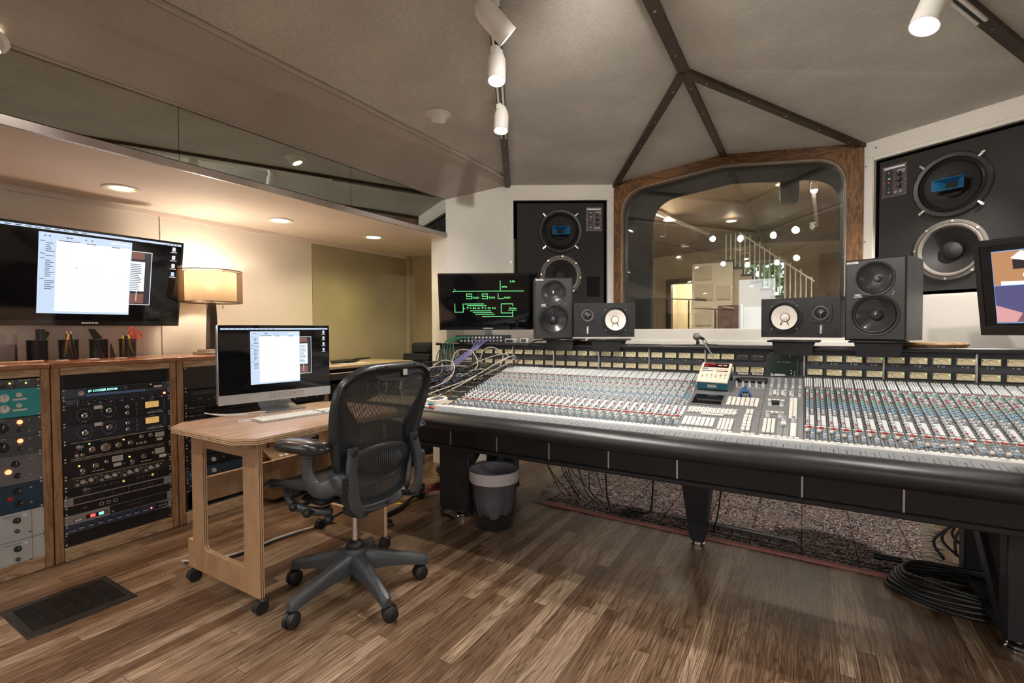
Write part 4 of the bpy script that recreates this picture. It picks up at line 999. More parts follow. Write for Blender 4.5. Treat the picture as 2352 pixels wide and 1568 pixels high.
stand(-.045,2.99,R(-4),'black shelf carrying the right speaker with the white cone')
stand(.315,2.98,R(-6),'black shelf carrying the right upright speaker')
tag(MB().tube(bez([(-1.52,2.93,1.075),(-1.58,2.95,1.072),(-1.64,2.94,1.04),(-1.68,2.92,.97),(-1.72,2.90,.90),(-1.80,2.88,.89)]),.004,8).tube([(-1.70,2.905,.93),(-1.715,2.90,.915)],.006,8,1).build('cable',[black,kred]),'black twin lead with a red tag hanging over the meters on the left','cable')
# ================================================================== SCREENS
bez_=M('glossy_bezel',(.008,.008,.01),.12,var=.05,spec=.6,coat=.4)
scrblack=M('screen_glass_black',(.004,.004,.006),.06,var=0,spec=.5)
wE=E('screen_white',(.86,.94,1.),.95);bE=E('screen_sidebar',(.62,.76,.95),.75);dE=E('screen_dark',(.05,.06,.09),.35);tE=E('screen_text',(.08,.12,.22),.5);iE=E('screen_icon',(.45,.62,.8),.9);wsE=E('screen_stripe',(.80,.90,.97),.88);pE1=E('photo_brown',(.35,.15,.12),.5);pE2=E('photo_pale',(.7,.72,.75),.8)
def desktop(r,W,H,z0,y,label=None):
    """computer desktop with one big file window; x centred, z from z0"""
    m=MB();ml=[scrblack,wE,bE,tE,iE,wsE,pE1,pE2,dE]
    def q(a,b,c,d,mi,k): m.quad(-W/2+a*W,-W/2+b*W,z0+H*(1-d),z0+H*(1-c),y-.0002*k,mi)
    q(0,1,0,1,0,0);q(0,1,.0,.026,2,1)
    rg=random.Random(5)
    for i in range(11): q(.02+i*.042,.045+i*.042,.009,.018,3,2)
    for i in range(4): q(.90+i*.022,.913+i*.022,.009,.018,3,2)
    # photo window behind
    q(.695,.825,.145,.80,7,1);q(.70,.82,.155,.79,8,2);q(.70,.78,.16,.24,6,3);q(.70,.785,.66,.78,6,3);q(.695,.785,.27,.63,1,3)
    for i in range(15): q(.70,.70+.07*rg.uniform(.7,1),.30+i*.022,.308+i*.022,3,4)
    q(.74,.745,.63,.75,7,4)
    # main window
    q(.245,.705,.052,.925,2,5);q(.325,.70,.13,.90,1,6);
    for i in range(26): q(.325,.70,.145+i*.029,.159+i*.029,5,7)
    for i in range(3): q(.335+i*.13,.335+.10*[1,.5,.45][i]+i*.13,.122+.004*i,.130+.004*i,3,8)
    for i in range(6): q([.27,.29,.37,.385,.46,.49][i],[.278,.298,.382,.40,.468,.498][i],.082,.094,3,8)
    q(.53,.55,.075,.098,4,8);q(.59,.69,.082,.095,1,8)
    z=.14
    for n_ in(5,1,9,5):
        q(.252,.275,z,z+.007,3,8);z+=.02
        for i in range(n_):
            q(.262,.270,z-.002,z+.010,4,8);q(.276,.276+.04*rg.uniform(.5,1.1),z,z+.007,3,8);z+=.0215
        z+=.008
    q(.325,.60,.905,.915,4,8);q(.42,.425,.40,.41,3,9)
    for i in range(4):
        c=.045+i*.105;q(.945,.966,c,c+.05,4 if i==3 else 7,3);q(.935,.975,c+.06,c+.068,7,3)
    m.build('display_screen',ml,r,label=label,fix=False)
def tv(r,W,H,th,bz=.014,logo=None,bot=.03):
    MB().bb(-W/2,W/2,0,th,0,H,0,.004).build('case',bez_,r)
    m=MB();m.frame([(-W/2,0),(W/2,0),(W/2,H),(-W/2,H)],[(-W/2+bz,bot),(W/2-bz,bot),(W/2-bz,H-bz),(-W/2+bz,H-bz)],-.004,.001);m.build('bezel',bez_,r)
    if logo:
        m=MB();m.text(logo,.013,(0,-.0045,bot*.5),sx=1.3,bold=.0005);m.build('lettering',kwhite,r)
t=root('wall_television','large wall television showing a computer file window, above the pen cups','television',(-3.53,1.146,1.185),(R(10),0,R(90)))
tv(t,.925,.54,.045,.013,'SAMSUNG',.03);desktop(t,.899,.497,.03,-.001)
MB().bb(-.15,.15,.045,.075,.15,.38).build('wall_bracket',black,t)
t=root('wall_television','black television with green lettering on the end wall above the patch cables','television',(-2.147,3.205,1.15),(R(12),0,R(31)))
W_,H_=.765,.445
tv(t,W_,H_,.05,.016,'SAMSUNG',.024)
MB().bb(-W_/2+.016,W_/2-.016,-.002,0,.024,H_-.016).build('display_screen',scrblack,t)
gE=E('green_phosphor',(.16,.85,.26),1.0)
m=MB()
# zoom frame 2091x1568 -> picture units on the screen: x 135..2000, y 150..1170
def gx(x): return -W_/2+.016+(x-140)/(1860)*(W_-.032)
def gz(y): return .024+(1168-y)/(1018)*(H_-.04)
def gl_(P,t=.0022):
    for (a,b),(c,d) in zip(P[:-1],P[1:]):
        x0,x1=sorted((gx(a),gx(c)));z0,z1=sorted((gz(b),gz(d)));m.bb(x0-t,x1+t,-.0032,-.002,z0-t,z1+t)
for P in([(1325,255),(1325,450)],[(395,455),(1780,455)],[(400,455),(400,470)],[(760,525),(760,510),(655,510),(655,555),(762,555),(762,605),(655,605),(655,595)],
 [(1070,525),(1070,510),(965,510),(965,555),(1072,555),(1072,605),(965,605),(965,595)],[(1280,505),(1280,605),(1380,605),(1380,595)],
 [(418,705),(418,870),(582,870),(582,705)],[(612,708),(990,708)],[(668,742),(1042,742)],[(725,845),(1132,845)],[(778,880),(1165,880)],[(828,915),(1200,915)],
 [(1570,745),(1570,708),(1340,708),(1340,890),(1570,890)],[(1485,833),(1643,833)],[(1568,833),(1568,960)],[(962,960),(1575,960)]): gl_(P)
def gt(s,x,y,sz,sx=1.2): m.text(s,sz,(gx(x),-.0032,gz(y)),sx=sx,bold=.0004)
gt('0.00',1563,270,.019);gt('MTR',1408,375,.017);gt('s_',430,415,.017);gt('OLID',842,585,.019,1.1);gt('TATE',1155,585,.019,1.1);gt('OGIC',1462,585,.019,1.1);gt('L T I M A T I O N',905,795,.018,1.9);gt('Series',1570,795,.019,1.25)
m.build('green_lettering',gE,t)
MB().cyl((.0,.05,.2),(.0,.2,.2),.02).bb(-.03,.03,.05,.07,-.10,.3).build('wall_bracket',alu,t)
# desk computer
t=root('desktop_computer','silver framed desktop computer with its screen lit, standing on the small wooden desk','computer',(-2.42,1.588,.7305),(0,0,R(81.3)))
si=M('anodised_silver',(.62,.66,.70),.3,.9,var=.03);b0=.05
MB().bb(-.297,.297,0,.028,b0,.450,0,.006).build('case',si,t)
m=MB();m.bb(-.294,.294,-.003,0,.098,.448,0,.002);m.build('front_glass',M('mac_glass',(.004,.004,.005),.05,var=0),t)
desktop(t,.566,.316,.117,-.0032)
MB().bb(-.297,.297,-.003,0,b0,.098).build('chin',si,t)
m=MB();
for i in range(9):
    for j in range(4): m.bb(-.055+i*.022,-.037+i*.022,-.0036,-.003,.062+j*.0075,.0665+j*.0075)
m.build('printed_sticker',M('sticker_print',(.35,.33,.34),.6,var=0),t)
m=MB();rr=[]
for y,z,w in((.028+.06,.23,.085),(.075,.10,.085),(.045,.022,.088),(-.02,.010,.096),(-.085,.005,.10)):
    rr.append([(-w,y,z),(w,y,z),(w,y+.008,z+.0),(-w,y+.008,z)])
rr=[[(-w,y,z+.007),(w,y,z+.007),(w,y+.007*(1 if z>.05 else 0),z),(-w,y+.007*(1 if z>.05 else 0),z)] for y,z,w in((.05,.25,.085),(.085,.16,.085),(.075,.08,.086),(.045,.02,.088),(-.01,.002,.094),(-.095,0,.10))]
m.ring(rr,0,sm=True);m.build('stand_foot',M('foot_silver',(.30,.33,.37),.3,.9,var=.05),t,ang=60)
# keyboard
k=root('computer_keyboard','slim white and silver keyboard lying on the wooden desk in front of the computer','keyboard',(-2.128,1.515,.7305),(0,0,R(81.5)))
MB().prism([(-.215,-.057,0),(.215,-.057,0),(.215,.057,0),(-.215,.057,0)],(0,0,.007)).build('base',si,k)
kk=cm('mackey',lambda:MB().box((0,0,.0025),(.0158,.0155,.005),0,.0015).mesh('key',wkey))
kw=M('keyboard_white',(.82,.78,.72),.4,var=.03)
kk.materials[0]=kw
cnt=0
for j in range(6):
    for i in range(22):
        if i in(15,) or (i in(16,17,18) and j in(2,)) or (i in(16,18) and j==1): continue
        if j==0 and 4<=i<=8: continue
        if cnt>=99: break
        put('key',kk,k,(-.203+i*.0193,-.046+j*.0185,.0072));cnt+=1
m=MB();c2=0
for j in range(6):
    for i in range(22):
        if i in(15,) or (i in(16,17,18) and j in(2,)) or (i in(16,18) and j==1): continue
        if j==0 and 4<=i<=8: continue
        c2+=1
        if c2>99: m.box((-.203+i*.0193,-.046+j*.0185,.0097),(.0158,.0155,.005),0,.0015)
if m.v: m.build('key',kw,k)['kind']='stuff'
MB().box((-.203+6*.0193,-.046,.0097),(.094,.0155,.005),0,.0015).build('space_bar',kw,k)
tag(MB().tube(bez([(-2.20,1.305,.734),(-2.22,1.27,.733),(-2.26,1.28,.733),(-2.25,1.35,.733),(-2.30,1.42,.733)]),.0018,6).build('cable',wpl),'thin white keyboard lead curling at the left end of the keyboard','cable')
tag(MB().tube(bez([(-2.36,1.50,.735),(-2.43,1.36,.735),(-2.47,1.27,.745),(-2.44,1.22,.760),(-2.40,1.27,.745),(-2.36,1.38,.735)]),.0022,6).build('cable',wpl),'white cable looped on the desk beside the computer foot','cable')
# right hand camera monitor
t=root('video_monitor','black framed monitor showing two camera pictures of studio rooms, cut by the right edge','monitor',(.735,2.075,1.125),(R(15),0,R(-31)))
tv(t,.52,.31,.04,.014,None,.03)
W_,H_=.52,.31
m=MB();x0,x1,zc=-.218,.22,.165
sv=[E('cam_floor',(.55,.27,.12),.75),E('cam_dark',(.05,.03,.04),.4),E('cam_red',(.75,.12,.06),.8),E('cam_white',(.85,.8,.8),1.),E('cam_navy',(.12,.11,.28),.6),E('cam_pink',(.72,.35,.36),.8),E('cam_edge',(.2,.45,.9),.9),E('cam_plum',(.28,.13,.17),.6)]
ml=[scrblack]+sv
m.quad(-W_/2+.014,W_/2-.014,.03,H_-.014,-.001,0)
def q(a,b,c,d,mi,k): m.quad(a,b,c,d,-.001-.0003*k,mi)
def pg(P,mi,k): m.poly([(x,-.001-.0003*k,z) for x,z in P],mi)
q(x0,x1,.04,.275,7,1);q(x0+.001,x1,zc,.273,1,2);q(x0+.001,x1,.042,zc-.002,5,2)
rg=random.Random(2)
pg([(-.19,.175),(x1,.175),(x1,.25),(-.13,.255)],1,3);pg([(-.195,.172),(-.03,.170),(.02,.255),(-.155,.225)],1,3)
pg([(-.200,.175),(.20,.172),(.20,.24),(-.12,.235),(-.17,.215)],1,4)
q(-.17,-.13,.215,.245,2,5);pg([(-.175,.25),(-.13,.235),(-.118,.255),(-.15,.272)],4,5);m.cyl((-.09,-.0022,.262),(-.09,-.0028,.262),.026,n=20,mi=3)
for x,z,r_ in((-.045,.228,.024),(-.04,.205,.014),(.02,.235,.02),(.05,.21,.02),(-.14,.195,.009)): m.cyl((x,-.0026,z),(x,-.0034,z),r_,n=20,mi=4)
pg([(-.20,.165),(-.06,.165),(-.05,.172),(-.20,.178)],4,6)
pg([(x0+.001,zc-.004),(-.09,zc-.002),(-.05,.09),(-.12,.07),(-.17,.09)],5,3);pg([(-.06,.163),(.2,.163),(.2,.10),(-.03,.09)],6,3);pg([(x0+.001,.10),(-.16,.075),(-.1,.045),(x0+.001,.043)],6,3)
pg([(-.12,.12),(-.09,.125),(-.07,.095),(-.11,.088)],8,5);pg([(-.15,.085),(.1,.06),(.1,.045),(-.17,.045)],8,4)
for i in range(5): m.tube([(-.12+i*.03,-.0026,.09),(-.09+i*.03,-.0026,.05)],.002,4,2)
m.cyl((-.115,-.0026,.078),(-.115,-.0034,.078),.012,n=12,mi=4)
m.build('display_screen',ml,t,fix=False)
Mi=(Matrix.Translation(t.location)@t.rotation_euler.to_matrix().to_4x4()).inverted()
ap=[Mi@Vector(p) for p in((.775,2.13,1.28),(1.22,2.98,1.28),(1.26,3.05,1.25),(1.26,3.06,1.054))]
MB().bb(-.04,.04,.04,.06,.08,.2).tube(ap,.014,8).build('support_arm',black,t)
# ================================================================== EQUIPMENT RACKS
rackoak=wood('rack_oak',(.24,.12,.055),(.45,.27,.145),.35,scale=4,stretch=(8,8,1),rings=10,coat=.2)
rackoakh=wood('rack_oak_level',(.27,.15,.075),(.58,.40,.25),.35,scale=4,stretch=(1,8,8),rings=10,coat=.2)
racktop=wood('rack_top_oak',(.25,.10,.045),(.44,.20,.09),.22,scale=3,stretch=(1,7,7),rings=9,coat=.5)
U=.04445;FX=-3.15;ZB=.070
def T90(o): return dict(loc=o,rot=(0,0,R(90)))
def rackcab(y0,w,label,top=.996):
    r=root('rack_cabinet',label,'equipment rack',(FX,y0,0),(0,0,R(90)),group='oak framed equipment racks')
    t=.0345;d=.48
    for a in(0,w-t):
        MB().bb(a,a+t,0,d,.0,top-.022,0,.004).build('side_panel',rackoak,r)
    MB().bb(.0,w,-.008,d,top-.024,top,0,.003).build('top_panel',racktop,r)
    MB().bb(t,w-t,-.004,.02,top-.062,top-.024,0,.003).build('top_rail',rackoakh,r)
    MB().bb(t,w-t,-.004,.03,.0,.066,0,.003).build('bottom_rail',rackoakh,r)
    MB().bb(t,w-t,d-.01,d,.0,top-.03).bb(t,w-t,.03,d-.01,.03,.06).build('back_panel',blackm,r)
    for a in(t+.001,w-t-.016):
        MB().bb(a,a+.015,.012,.030,.066,top-.064).build('mounting_rail',cblack,r)
    return r
RW=.556
rk1=rackcab(.312,RW-.004,'oak equipment rack cut by the left edge, holding the turquoise and white units')
rk2=rackcab(.868,RW-.004,'oak equipment rack in the middle of the row, holding the black compressors')
rk3=rackcab(1.424,RW-.004,'oak equipment rack mostly hidden behind the wooden desk and computer')
G0=.037
class G:
    """one rack unit; local x right (0..w), z up, -y towards the viewer"""
    def __init__(s,name,label,cat,y0,u_from_top,u,mat,w=.4826,grp=None,ears=True,ztop=.934+.0045,depth=.2,y=0.004):
        z0=ztop-(u_from_top+u)*U; s.h=u*U-.0012; s.w=w
        s.r=root(name,label,cat,(FX-y,y0+G0+.0005,z0),(0,0,R(90)),group=grp)
        MB().bb(.0,w,0,.0035,0,s.h).build('front_panel',mat,s.r)
        if depth: MB().bb(.02,w-.02,.0035,depth,.002,s.h-.002).build('case',blackm,s.r)
        if ears:
            zs=[s.h*.5-.0] if u<1 else [.007,s.h-.007]
            for x in(.009,w-.009):
                for z in zs: put('screw',cm('rscrew',lambda:MB().lathe([(.0052,0),(.0048,.003),(.002,.0045),(.0001,.0046)],(0,0,0),(0,-1,0),12).mesh('screw',screwm)),s.r,(x,0,z))
    def k(s,x,z,rad=.011,h=.016,kind='black',ang=0,name='knob'):
        def mk():
            m=MB();b={'black':black,'silver':chrome,'white':wkey,'grey':M('dark_knob',(.05,.05,.055),.35),'tan':M('tan_knob',(.6,.5,.4),.4),'pale':M('pale_knob',(.55,.5,.46),.4)}[kind]
            if kind=='silver': m.lathe([(rad*1.35,0),(rad*1.3,h*.35),(rad,h*.4),(rad*.95,h),(rad*.7,h),(.0001,h*.92)],(0,0,0),(0,-1,0),24,0)
            else: m.lathe([(rad*1.15,0),(rad*1.1,h*.3),(rad*.9,h*.4),(rad*.82,h),(.0001,h)],(0,0,0),(0,-1,0),24,0)
            m.box((0,-h-.0003,rad*.5),(rad*.14,.0006,rad*.8),1)
            if kind=='silver': m.lathe([(rad*1.5,0),(rad*1.42,h*.3),(rad*1.2,h*.33)],(0,0,0),(0,-1,0),20,2)
            return m.mesh('knob',[b,wkey if kind not in('white','tan','silver','pale') else cblack,black])
        return put(name,cm(('k',rad,h,kind),mk),s.r,(x,0,z),(0,R(ang),0))
    def lamp(s,x,z,mat,rad=.004): MB().lathe([(rad*1.3,0),(rad*1.3,.002),(rad,.002),(rad*.7,.005),(.0001,.006)],(x,0,z),(0,-1,0),12).build('indicator_light',mat,s.r)
    def marks(s,fn,mats,name='printing',label=None):
        m=MB();fn(m);return m.build(name,mats,s.r,label=label)
    def vu(s,x,z,w,h,mat,name='vu_meter'):
        m=MB();m.bb(x-w/2-.003,x+w/2+.003,-.004,0,z-h/2-.003,z+h/2+.003,1);m.quad(x-w/2,x+w/2,z-h/2,z+h/2,-.0045,0)
        P=[(x-.4*w*math.cos(R(40+12.5*i)),-.005,z-.25*h+.52*h*math.sin(R(40+12.5*i))) for i in range(9)];m.tube(P,.0004,4,2);m.tube([(x,-.005,z-.4*h),(x+.12*w,-.005,z+.2*h)],.0004,4,2)
        m.build(name,[mat,black,ink],s.r)
def ticks(m,x,z,r,n=11,a0=-140,a1=140,mi=0,t=.0012,l=.0025):
    for i in range(n):
        a=R(a0+(a1-a0)*i/(n-1));c=(x+r*math.sin(a),-.0008,z+r*math.cos(a))
        mm=Matrix.Translation(c)@Matrix.Rotation(a,4,'Y');m.T=mm;m.box((0,0,0),(t,.0006,l),mi);m.T=Matrix.Identity(4)
pw=M('panel_white_print',(.72,.72,.7),.5,var=0)
redL=E('red_led_glow',(1,.12,.05),5.);redD=M('red_cap',(.5,.03,.03),.3,var=0)
amb=M('amber_meter',(.6,.38,.12),.5,emit=(1,.62,.2),es=.35,var=.1)
slm=M('silver_meter',(.6,.58,.54),.5,var=.05)
paper=M('paper_label',(.75,.7,.68),.7)
# --- left rack (only the right edge is in frame)
y=.312
pg_=M('panel_slate',(.075,.085,.095),.45,var=.12,scale=30)
g=G('preamplifier','slim dark grey unit with amber lights, topmost in the left rack','audio processor',y,.2,1,pg_,grp='units in the left rack')
for i in range(4):g.lamp(.27+i*.035,.026,E('amber_led',(1,.55,.1),3.) if i%2 else kwhite,.003);g.k(.285+i*.035,.014,.006,.010,'black')
g.lamp(.43,.024,led,.003);g.marks(lambda m:(m.text('API 2500',.011,(.425,-.0006,.036)),m.bb(.385,.3862,-.0006,0,.004,.04)),pw)
tq=M('turquoise_panel',(.035,.36,.40),.4,var=.08)
g=G('preamplifier','bright turquoise unit with four white knobs in the left rack','audio processor',y,1.2,3,tq,grp='units in the left rack')
g.vu(.27,.094,.05,.045,M('meter_dark',(.05,.08,.09),.3));g.vu(.27,.038,.05,.045,M('meter_dark',(.05,.08,.09),.3))
for z in(.092,.042): g.k(.355,z,.0165,.016,'white');g.k(.405,z+.012,.0095,.014,'white',name='small_knob')
g.marks(lambda m:[m.bb(.382,.432,-.0008,0,z,z+.009) for z in(.078,.028)],paper,'paper_label')
for n_,(ut,nm) in enumerate(((4.25,'upper'),(6.25,'lower'))):
    g=G('preamplifier',f'{nm} of the two dark grey units with a glowing lamp, left rack','audio processor',y,ut,2,pg_,grp='units in the left rack')
    for x in(.20,.27,.345): g.k(x,.045,.020,.02,'black',ang=30*x);g.marks(lambda m,x=x:ticks(m,x,.045,.029),pw)
    g.k(.405,.030,.010,.016,'grey',ang=60);g.lamp(.405,.066,redL,.008);g.marks(lambda m:(m.text('OUTPUT',.007,(.345,-.0006,.082)),m.text('GAIN',.006,(.405,-.0006,.048))),pw)
    for z in(.02,.072): g.lamp(.437,z,screwm,.003)
g=G('equaliser','light grey unit with black pointer knobs and a red lamp in the left rack','audio processor',y,8.25,3,M('panel_grey',(.16,.165,.18),.45,var=.1,scale=20),grp='units in the left rack')
g.k(.30,.095,.021,.02,'black',ang=-60);g.marks(lambda m:ticks(m,.30,.095,.031),pw);g.k(.25,.045,.013,.018,'black',ang=40);g.k(.385,.094,.013,.02,'black');g.k(.392,.038,.011,.018,'black',ang=80);g.lamp(.362,.062,redL,.009)
for z in(.035,.105): g.lamp(.437,z,screwm,.004)
g=G('equaliser','dark blue unit with black pointer knobs in the left rack','audio processor',y,11.25,3,M('panel_blue',(.018,.055,.095),.3,var=.2,scale=15),grp='units in the left rack')
g.k(.30,.095,.021,.02,'black',ang=150);g.marks(lambda m:ticks(m,.30,.095,.031),pw);g.k(.25,.045,.013,.018,'black',ang=70);g.k(.39,.100,.013,.02,'black',ang=50);g.k(.395,.040,.013,.02,'black',ang=55);g.lamp(.366,.069,redD,.008)
for z in(.035,.105): g.lamp(.437,z,screwm,.004)
wp=M('panel_silver_white',(.62,.66,.68),.35,.3,var=.06,scale=18)
for ut,nm in((14.25,'upper'),(17.25,'lower')):
    g=G('filter_unit',f'{nm} of the two silvery white units at the bottom of the left rack','audio processor',y,ut,3,wp,grp='units in the left rack')
    g.k(.295,.052,.017,.018,'black',ang=70);g.marks(lambda m:(ticks(m,.295,.052,.030,15,mi=0),m.bb(.436,.4375,-.0006,0,.0,g.h),m.bb(0,.4826,-.0006,0,.0,.0015),m.text('LOW PASS FILTER',.006,(.29,-.0006,.012)),m.text('PROGRAM EQUALISER',.006,(.37,-.0006,.118))),M('grey_ink',(.12,.12,.13),.5,var=0))
    g.k(.385,.095,.012,.02,'black');g.k(.385,.045,.008,.014,'grey',name='small_knob');g.lamp(.415,.112,wkey,.006);g.lamp(.43,.028,black,.003)
# --- middle rack
y=.868
bk=M('rack_black',(.012,.012,.014),.4,var=.2,scale=20);nb=M('rack_navy',(.028,.034,.055),.45,var=.12,scale=16);gr='units in the middle rack'
g=G('vent_panel','black perforated blank panel at the top of the middle rack','rack panel',y,.1,1.6,M('black_mesh',(.008,.008,.009),.6,var=.6,scale=500),grp=gr,depth=0,y=.02)
g=G('effects_processor','slate and black effects unit with a green dot display in the middle rack','audio processor',y,1.7,1.1,M('slate_blue',(.06,.085,.12),.4,var=.08),grp=gr)
g.marks(lambda m:(m.bb(.10,.24,-.001,0,.018,.042,0),m.bb(.098,.36,-.0006,0,.003,.016,1),m.bb(.245,.44,-.0008,0,.016,.044,0),m.bb(.40,.44,-.0014,0,.018,.030,2)),[black,M('sky_blue_stripe',(.12,.24,.5),.4,var=0),paper],'display_window')
g.marks(lambda m:m.text('#1 LOCKER ROOM',.0155,(.168,-.0012,.030),sx=.95,bold=.0004),E('cyan_glow',(.3,1,.85),1.6),'display_readout','glowing cyan letters')
g.k(.077,.022,.011,.016,'tan');g.k(.262,.028,.013,.018,'grey')
for i in range(6): g.k(.305+i*.012,.034,.0025,.004,'grey',name='button');g.k(.305+i*.012,.022,.0025,.004,'grey',name='button')
g.lamp(.385,.038,led,.002)
g=G('compressor','slim navy unit with a row of eight dark knobs in the middle rack','audio processor',y,2.8,1,nb,grp=gr)
for i in range(8): g.k(.085+i*.0475,.021,.0105,.013,'black',ang=-60);g.marks(lambda m,i=i:(ticks(m,.085+i*.0475,.021,.0165,9,t=.0008,l=.0015),m.bb(.104+i*.0475,.110+i*.0475,-.0008,0,.006,.012)),pw)
g.lamp(.452,.026,redL,.005);g.marks(lambda m:(m.text('Universal Audio',.007,(.034,-.0006,.030)),m.text('compressor',.006,(.034,-.0006,.020)),m.bb(.061,.062,-.0006,0,.004,.04)),pw)
for ut,nm,a1,a2 in((3.8,'upper',-100,-30),(5.8,'lower',-20,-30)):
    g=G('compressor',f'black compressor with two silver knobs and an amber meter, {nm} of the identical pair','audio processor',y,ut,2,nb if ut>5 else M('rack_navy_dark',(.016,.018,.028),.45,var=.12),grp=gr)
    g.k(.088,.040,.0105,.020,'silver',ang=a1);g.k(.190,.052,.0105,.020,'silver',ang=a2)
    g.marks(lambda m:(ticks(m,.088,.044,.031,13,t=.0022,l=.004),ticks(m,.190,.052,.031,13,t=.0022,l=.004),m.text('INPUT',.007,(.088,-.0006,.010)),m.text('OUTPUT',.007,(.19,-.0006,.018)),m.text('1176LN PEAK LIMITER',.006,(.405,-.0006,.022)),m.text('UNIVERSAL AUDIO',.0095,(.405,-.0006,.012),bold=.0004),[m.bb(.312,.318,-.0008,0,.015+i*.014,.0175+i*.014) for i in range(5)],[m.bb(.448,.454,-.0008,0,.025+i*.013,.0275+i*.013) for i in range(5)]),pw)
    g.k(.272,.060,.0075,.014,'silver',name='small_knob');g.k(.272,.026,.0075,.014,'silver',name='small_knob');g.vu(.388,.058,.066,.034,amb)
    g.marks(lambda m:m.bb(.128,.162,-.001,0,.066,.084),paper,'paper_label');g.marks(lambda m:m.bb(.377,.399,-.001,0,.079,.086),M('dim_badge',(.25,.23,.2),.5,.5),'badge')
def trimstrip(g,z,mat=alu): MB().bb(.03,.445,-.006,0,z-.002,z+.0025,0,.001).build('metal_strip',mat,g.r)
g=G('compressor','black unit marked dbx with silver knobs between two metal strips','audio processor',y,7.8,2,bk,grp=gr)
trimstrip(g,.084);trimstrip(g,.004)
g.k(.115,.038,.010,.016,'silver');g.k(.172,.038,.0165,.018,'silver',ang=60);g.k(.228,.038,.010,.016,'silver');g.k(.282,.040,.009,.016,'silver');g.k(.334,.064,.008,.014,'silver',name='small_knob');g.k(.378,.064,.008,.014,'silver',name='small_knob')
for i in range(3): g.k(.316+i*.018,.028,.0055,.010,'silver',name='button')
g.k(.054,.018,.006,.010,'silver',name='button');g.k(.076,.018,.006,.010,'silver',name='button');g.lamp(.050,.036,redD,.0035);g.lamp(.105,.068,led,.003);g.lamp(.252,.062,E('amber_led',(1,.55,.1),3.),.003)
g.vu(.422,.060,.046,.026,slm);g.marks(lambda m:m.bb(.408,.438,-.001,0,.026,.040),paper,'paper_label')
g.marks(lambda m:(m.text('dbx',.020,(.066,-.0006,.062),bold=.0008),m.text('165A',.010,(.066,-.0006,.049)),m.text('OVER EASY COMPRESSOR LIMITER',.006,(.20,-.0006,.075)),ticks(m,.115,.038,.017,9,t=.001,l=.002),ticks(m,.172,.038,.026,11,t=.001,l=.002),ticks(m,.228,.038,.017,9,t=.001,l=.002),ticks(m,.282,.040,.017,9,t=.001,l=.002)),pw)
g=G('compressor','black double unit with two silver meters and paper labels in the middle rack','audio processor',y,9.8,2,bk,grp=gr)
trimstrip(g,.084)
for o in(0,.215):
    g.k(.075+o,.026,.008,.014,'silver',name='small_knob');g.k(.128+o,.040,.0095,.015,'silver');g.k(.175+o,.050,.007,.012,'silver',name='small_knob');g.lamp(.062+o,.052,E('amber_led',(1,.55,.1),3.),.003)
    g.vu(.222+o*.925,.056,.048,.030,slm);g.marks(lambda m,o=o:(m.bb(.205+o,.240+o,-.001,0,.014,.032),),paper,'paper_label')
    g.marks(lambda m,o=o:([m.bb(.115+o+i*.018,.129+o+i*.018,-.0008,0,.010,.014) for i in range(3)],ticks(m,.128+o,.040,.016,9,t=.001,l=.002),m.bb(.066+o,.082+o,-.0008,0,.008,.011),m.text('160',.009,(.252+o,-.0006,.022))),pw)
g=G('preamplifier','black unit with a brown trimmed row of small pale knobs in four groups','audio processor',y,11.8,1.25,M('rack_brownblack',(.03,.025,.022),.45,var=.15),grp=gr)
trimstrip(g,.051,M('brass_strip',(.5,.38,.26),.35,.8))
for i in range(4):
    a=.042+i*.1
    g.marks(lambda m,a=a:(m.frame([(a,.004),(a+.094,.004),(a+.094,.046),(a,.046)],[(a+.001,.005),(a+.093,.005),(a+.093,.045),(a+.001,.045)],-.001,0)),M('brown_line',(.3,.24,.18),.5),'printing')
    g.k(a+.033,.024,.0095,.013,'pale');g.k(a+.066,.026,.0095,.013,'pale');g.k(a+.011,.014,.006,.010,'pale',name='small_knob');g.k(a+.049,.018,.003,.006,'white',name='button');g.k(a+.085,.034,.003,.006,'white',name='button');g.k(a+.012,.036,.003,.006,'pale',name='button')
g=G('noise_gate','black unit marked dbx with two yellow buttons in the middle rack','audio processor',y,13.05,1,bk,grp=gr)
g.marks(lambda m:(m.text('dbx',.020,(.088,-.0006,.027),bold=.0006),m.text('GATED',.008,(.088,-.0006,.010)),m.text('NOISE REDUCTION',.006,(.13,-.0006,.026)),[m.bb(.165+i*.014,.169+i*.014,-.0008,0,.022+.004*(i%2),.030) for i in range(5)],[m.bb(.31+i*.014,.314+i*.014,-.0008,0,.022+.004*(i%2),.030) for i in range(5)]),M('dim_print',(.35,.34,.32),.5,var=0))
ylw=M('yellow_button',(.65,.48,.04),.4,emit=(1,.75,.1),es=.3,var=0)
g.lamp(.248,.026,ylw,.005);g.lamp(.385,.026,ylw,.005);g.k(.272,.026,.006,.010,'black');g.k(.405,.026,.006,.010,'black');g.k(.425,.026,.005,.010,'black')
slp=M('rack_silver',(.42,.40,.40),.35,.5,var=.06,stretch=(1,1,20))
g=G('patch_unit','slim silver edged unit with a black window in the middle rack','audio processor',y,14.05,1,slp,grp=gr)
g.marks(lambda m:(m.bb(.036,.44,-.001,0,.006,.037,0),m.bb(.268,.2692,-.0014,0,.008,.035,1),m.bb(.365,.3662,-.0014,0,.008,.035,1)),[black,slp],'window')
for i in range(5): g.k(.06+i*.046,.022,.004,.008,'grey',name='button')
for i in range(3): g.k(.30+i*.04,.02,.004,.008,'grey',name='button')
g=G('noise_reduction_unit','black unit with three white rings in the middle rack','audio processor',y,15.05,1,bk,grp=gr)
for i in range(3): MB().lathe([(.0075,0),(.0075,.0015),(.0095,.0015),(.0095,0)],(.150+i*.030,-.0002,.022),(0,-1,0),24).build('white_ring',pw,g.r)
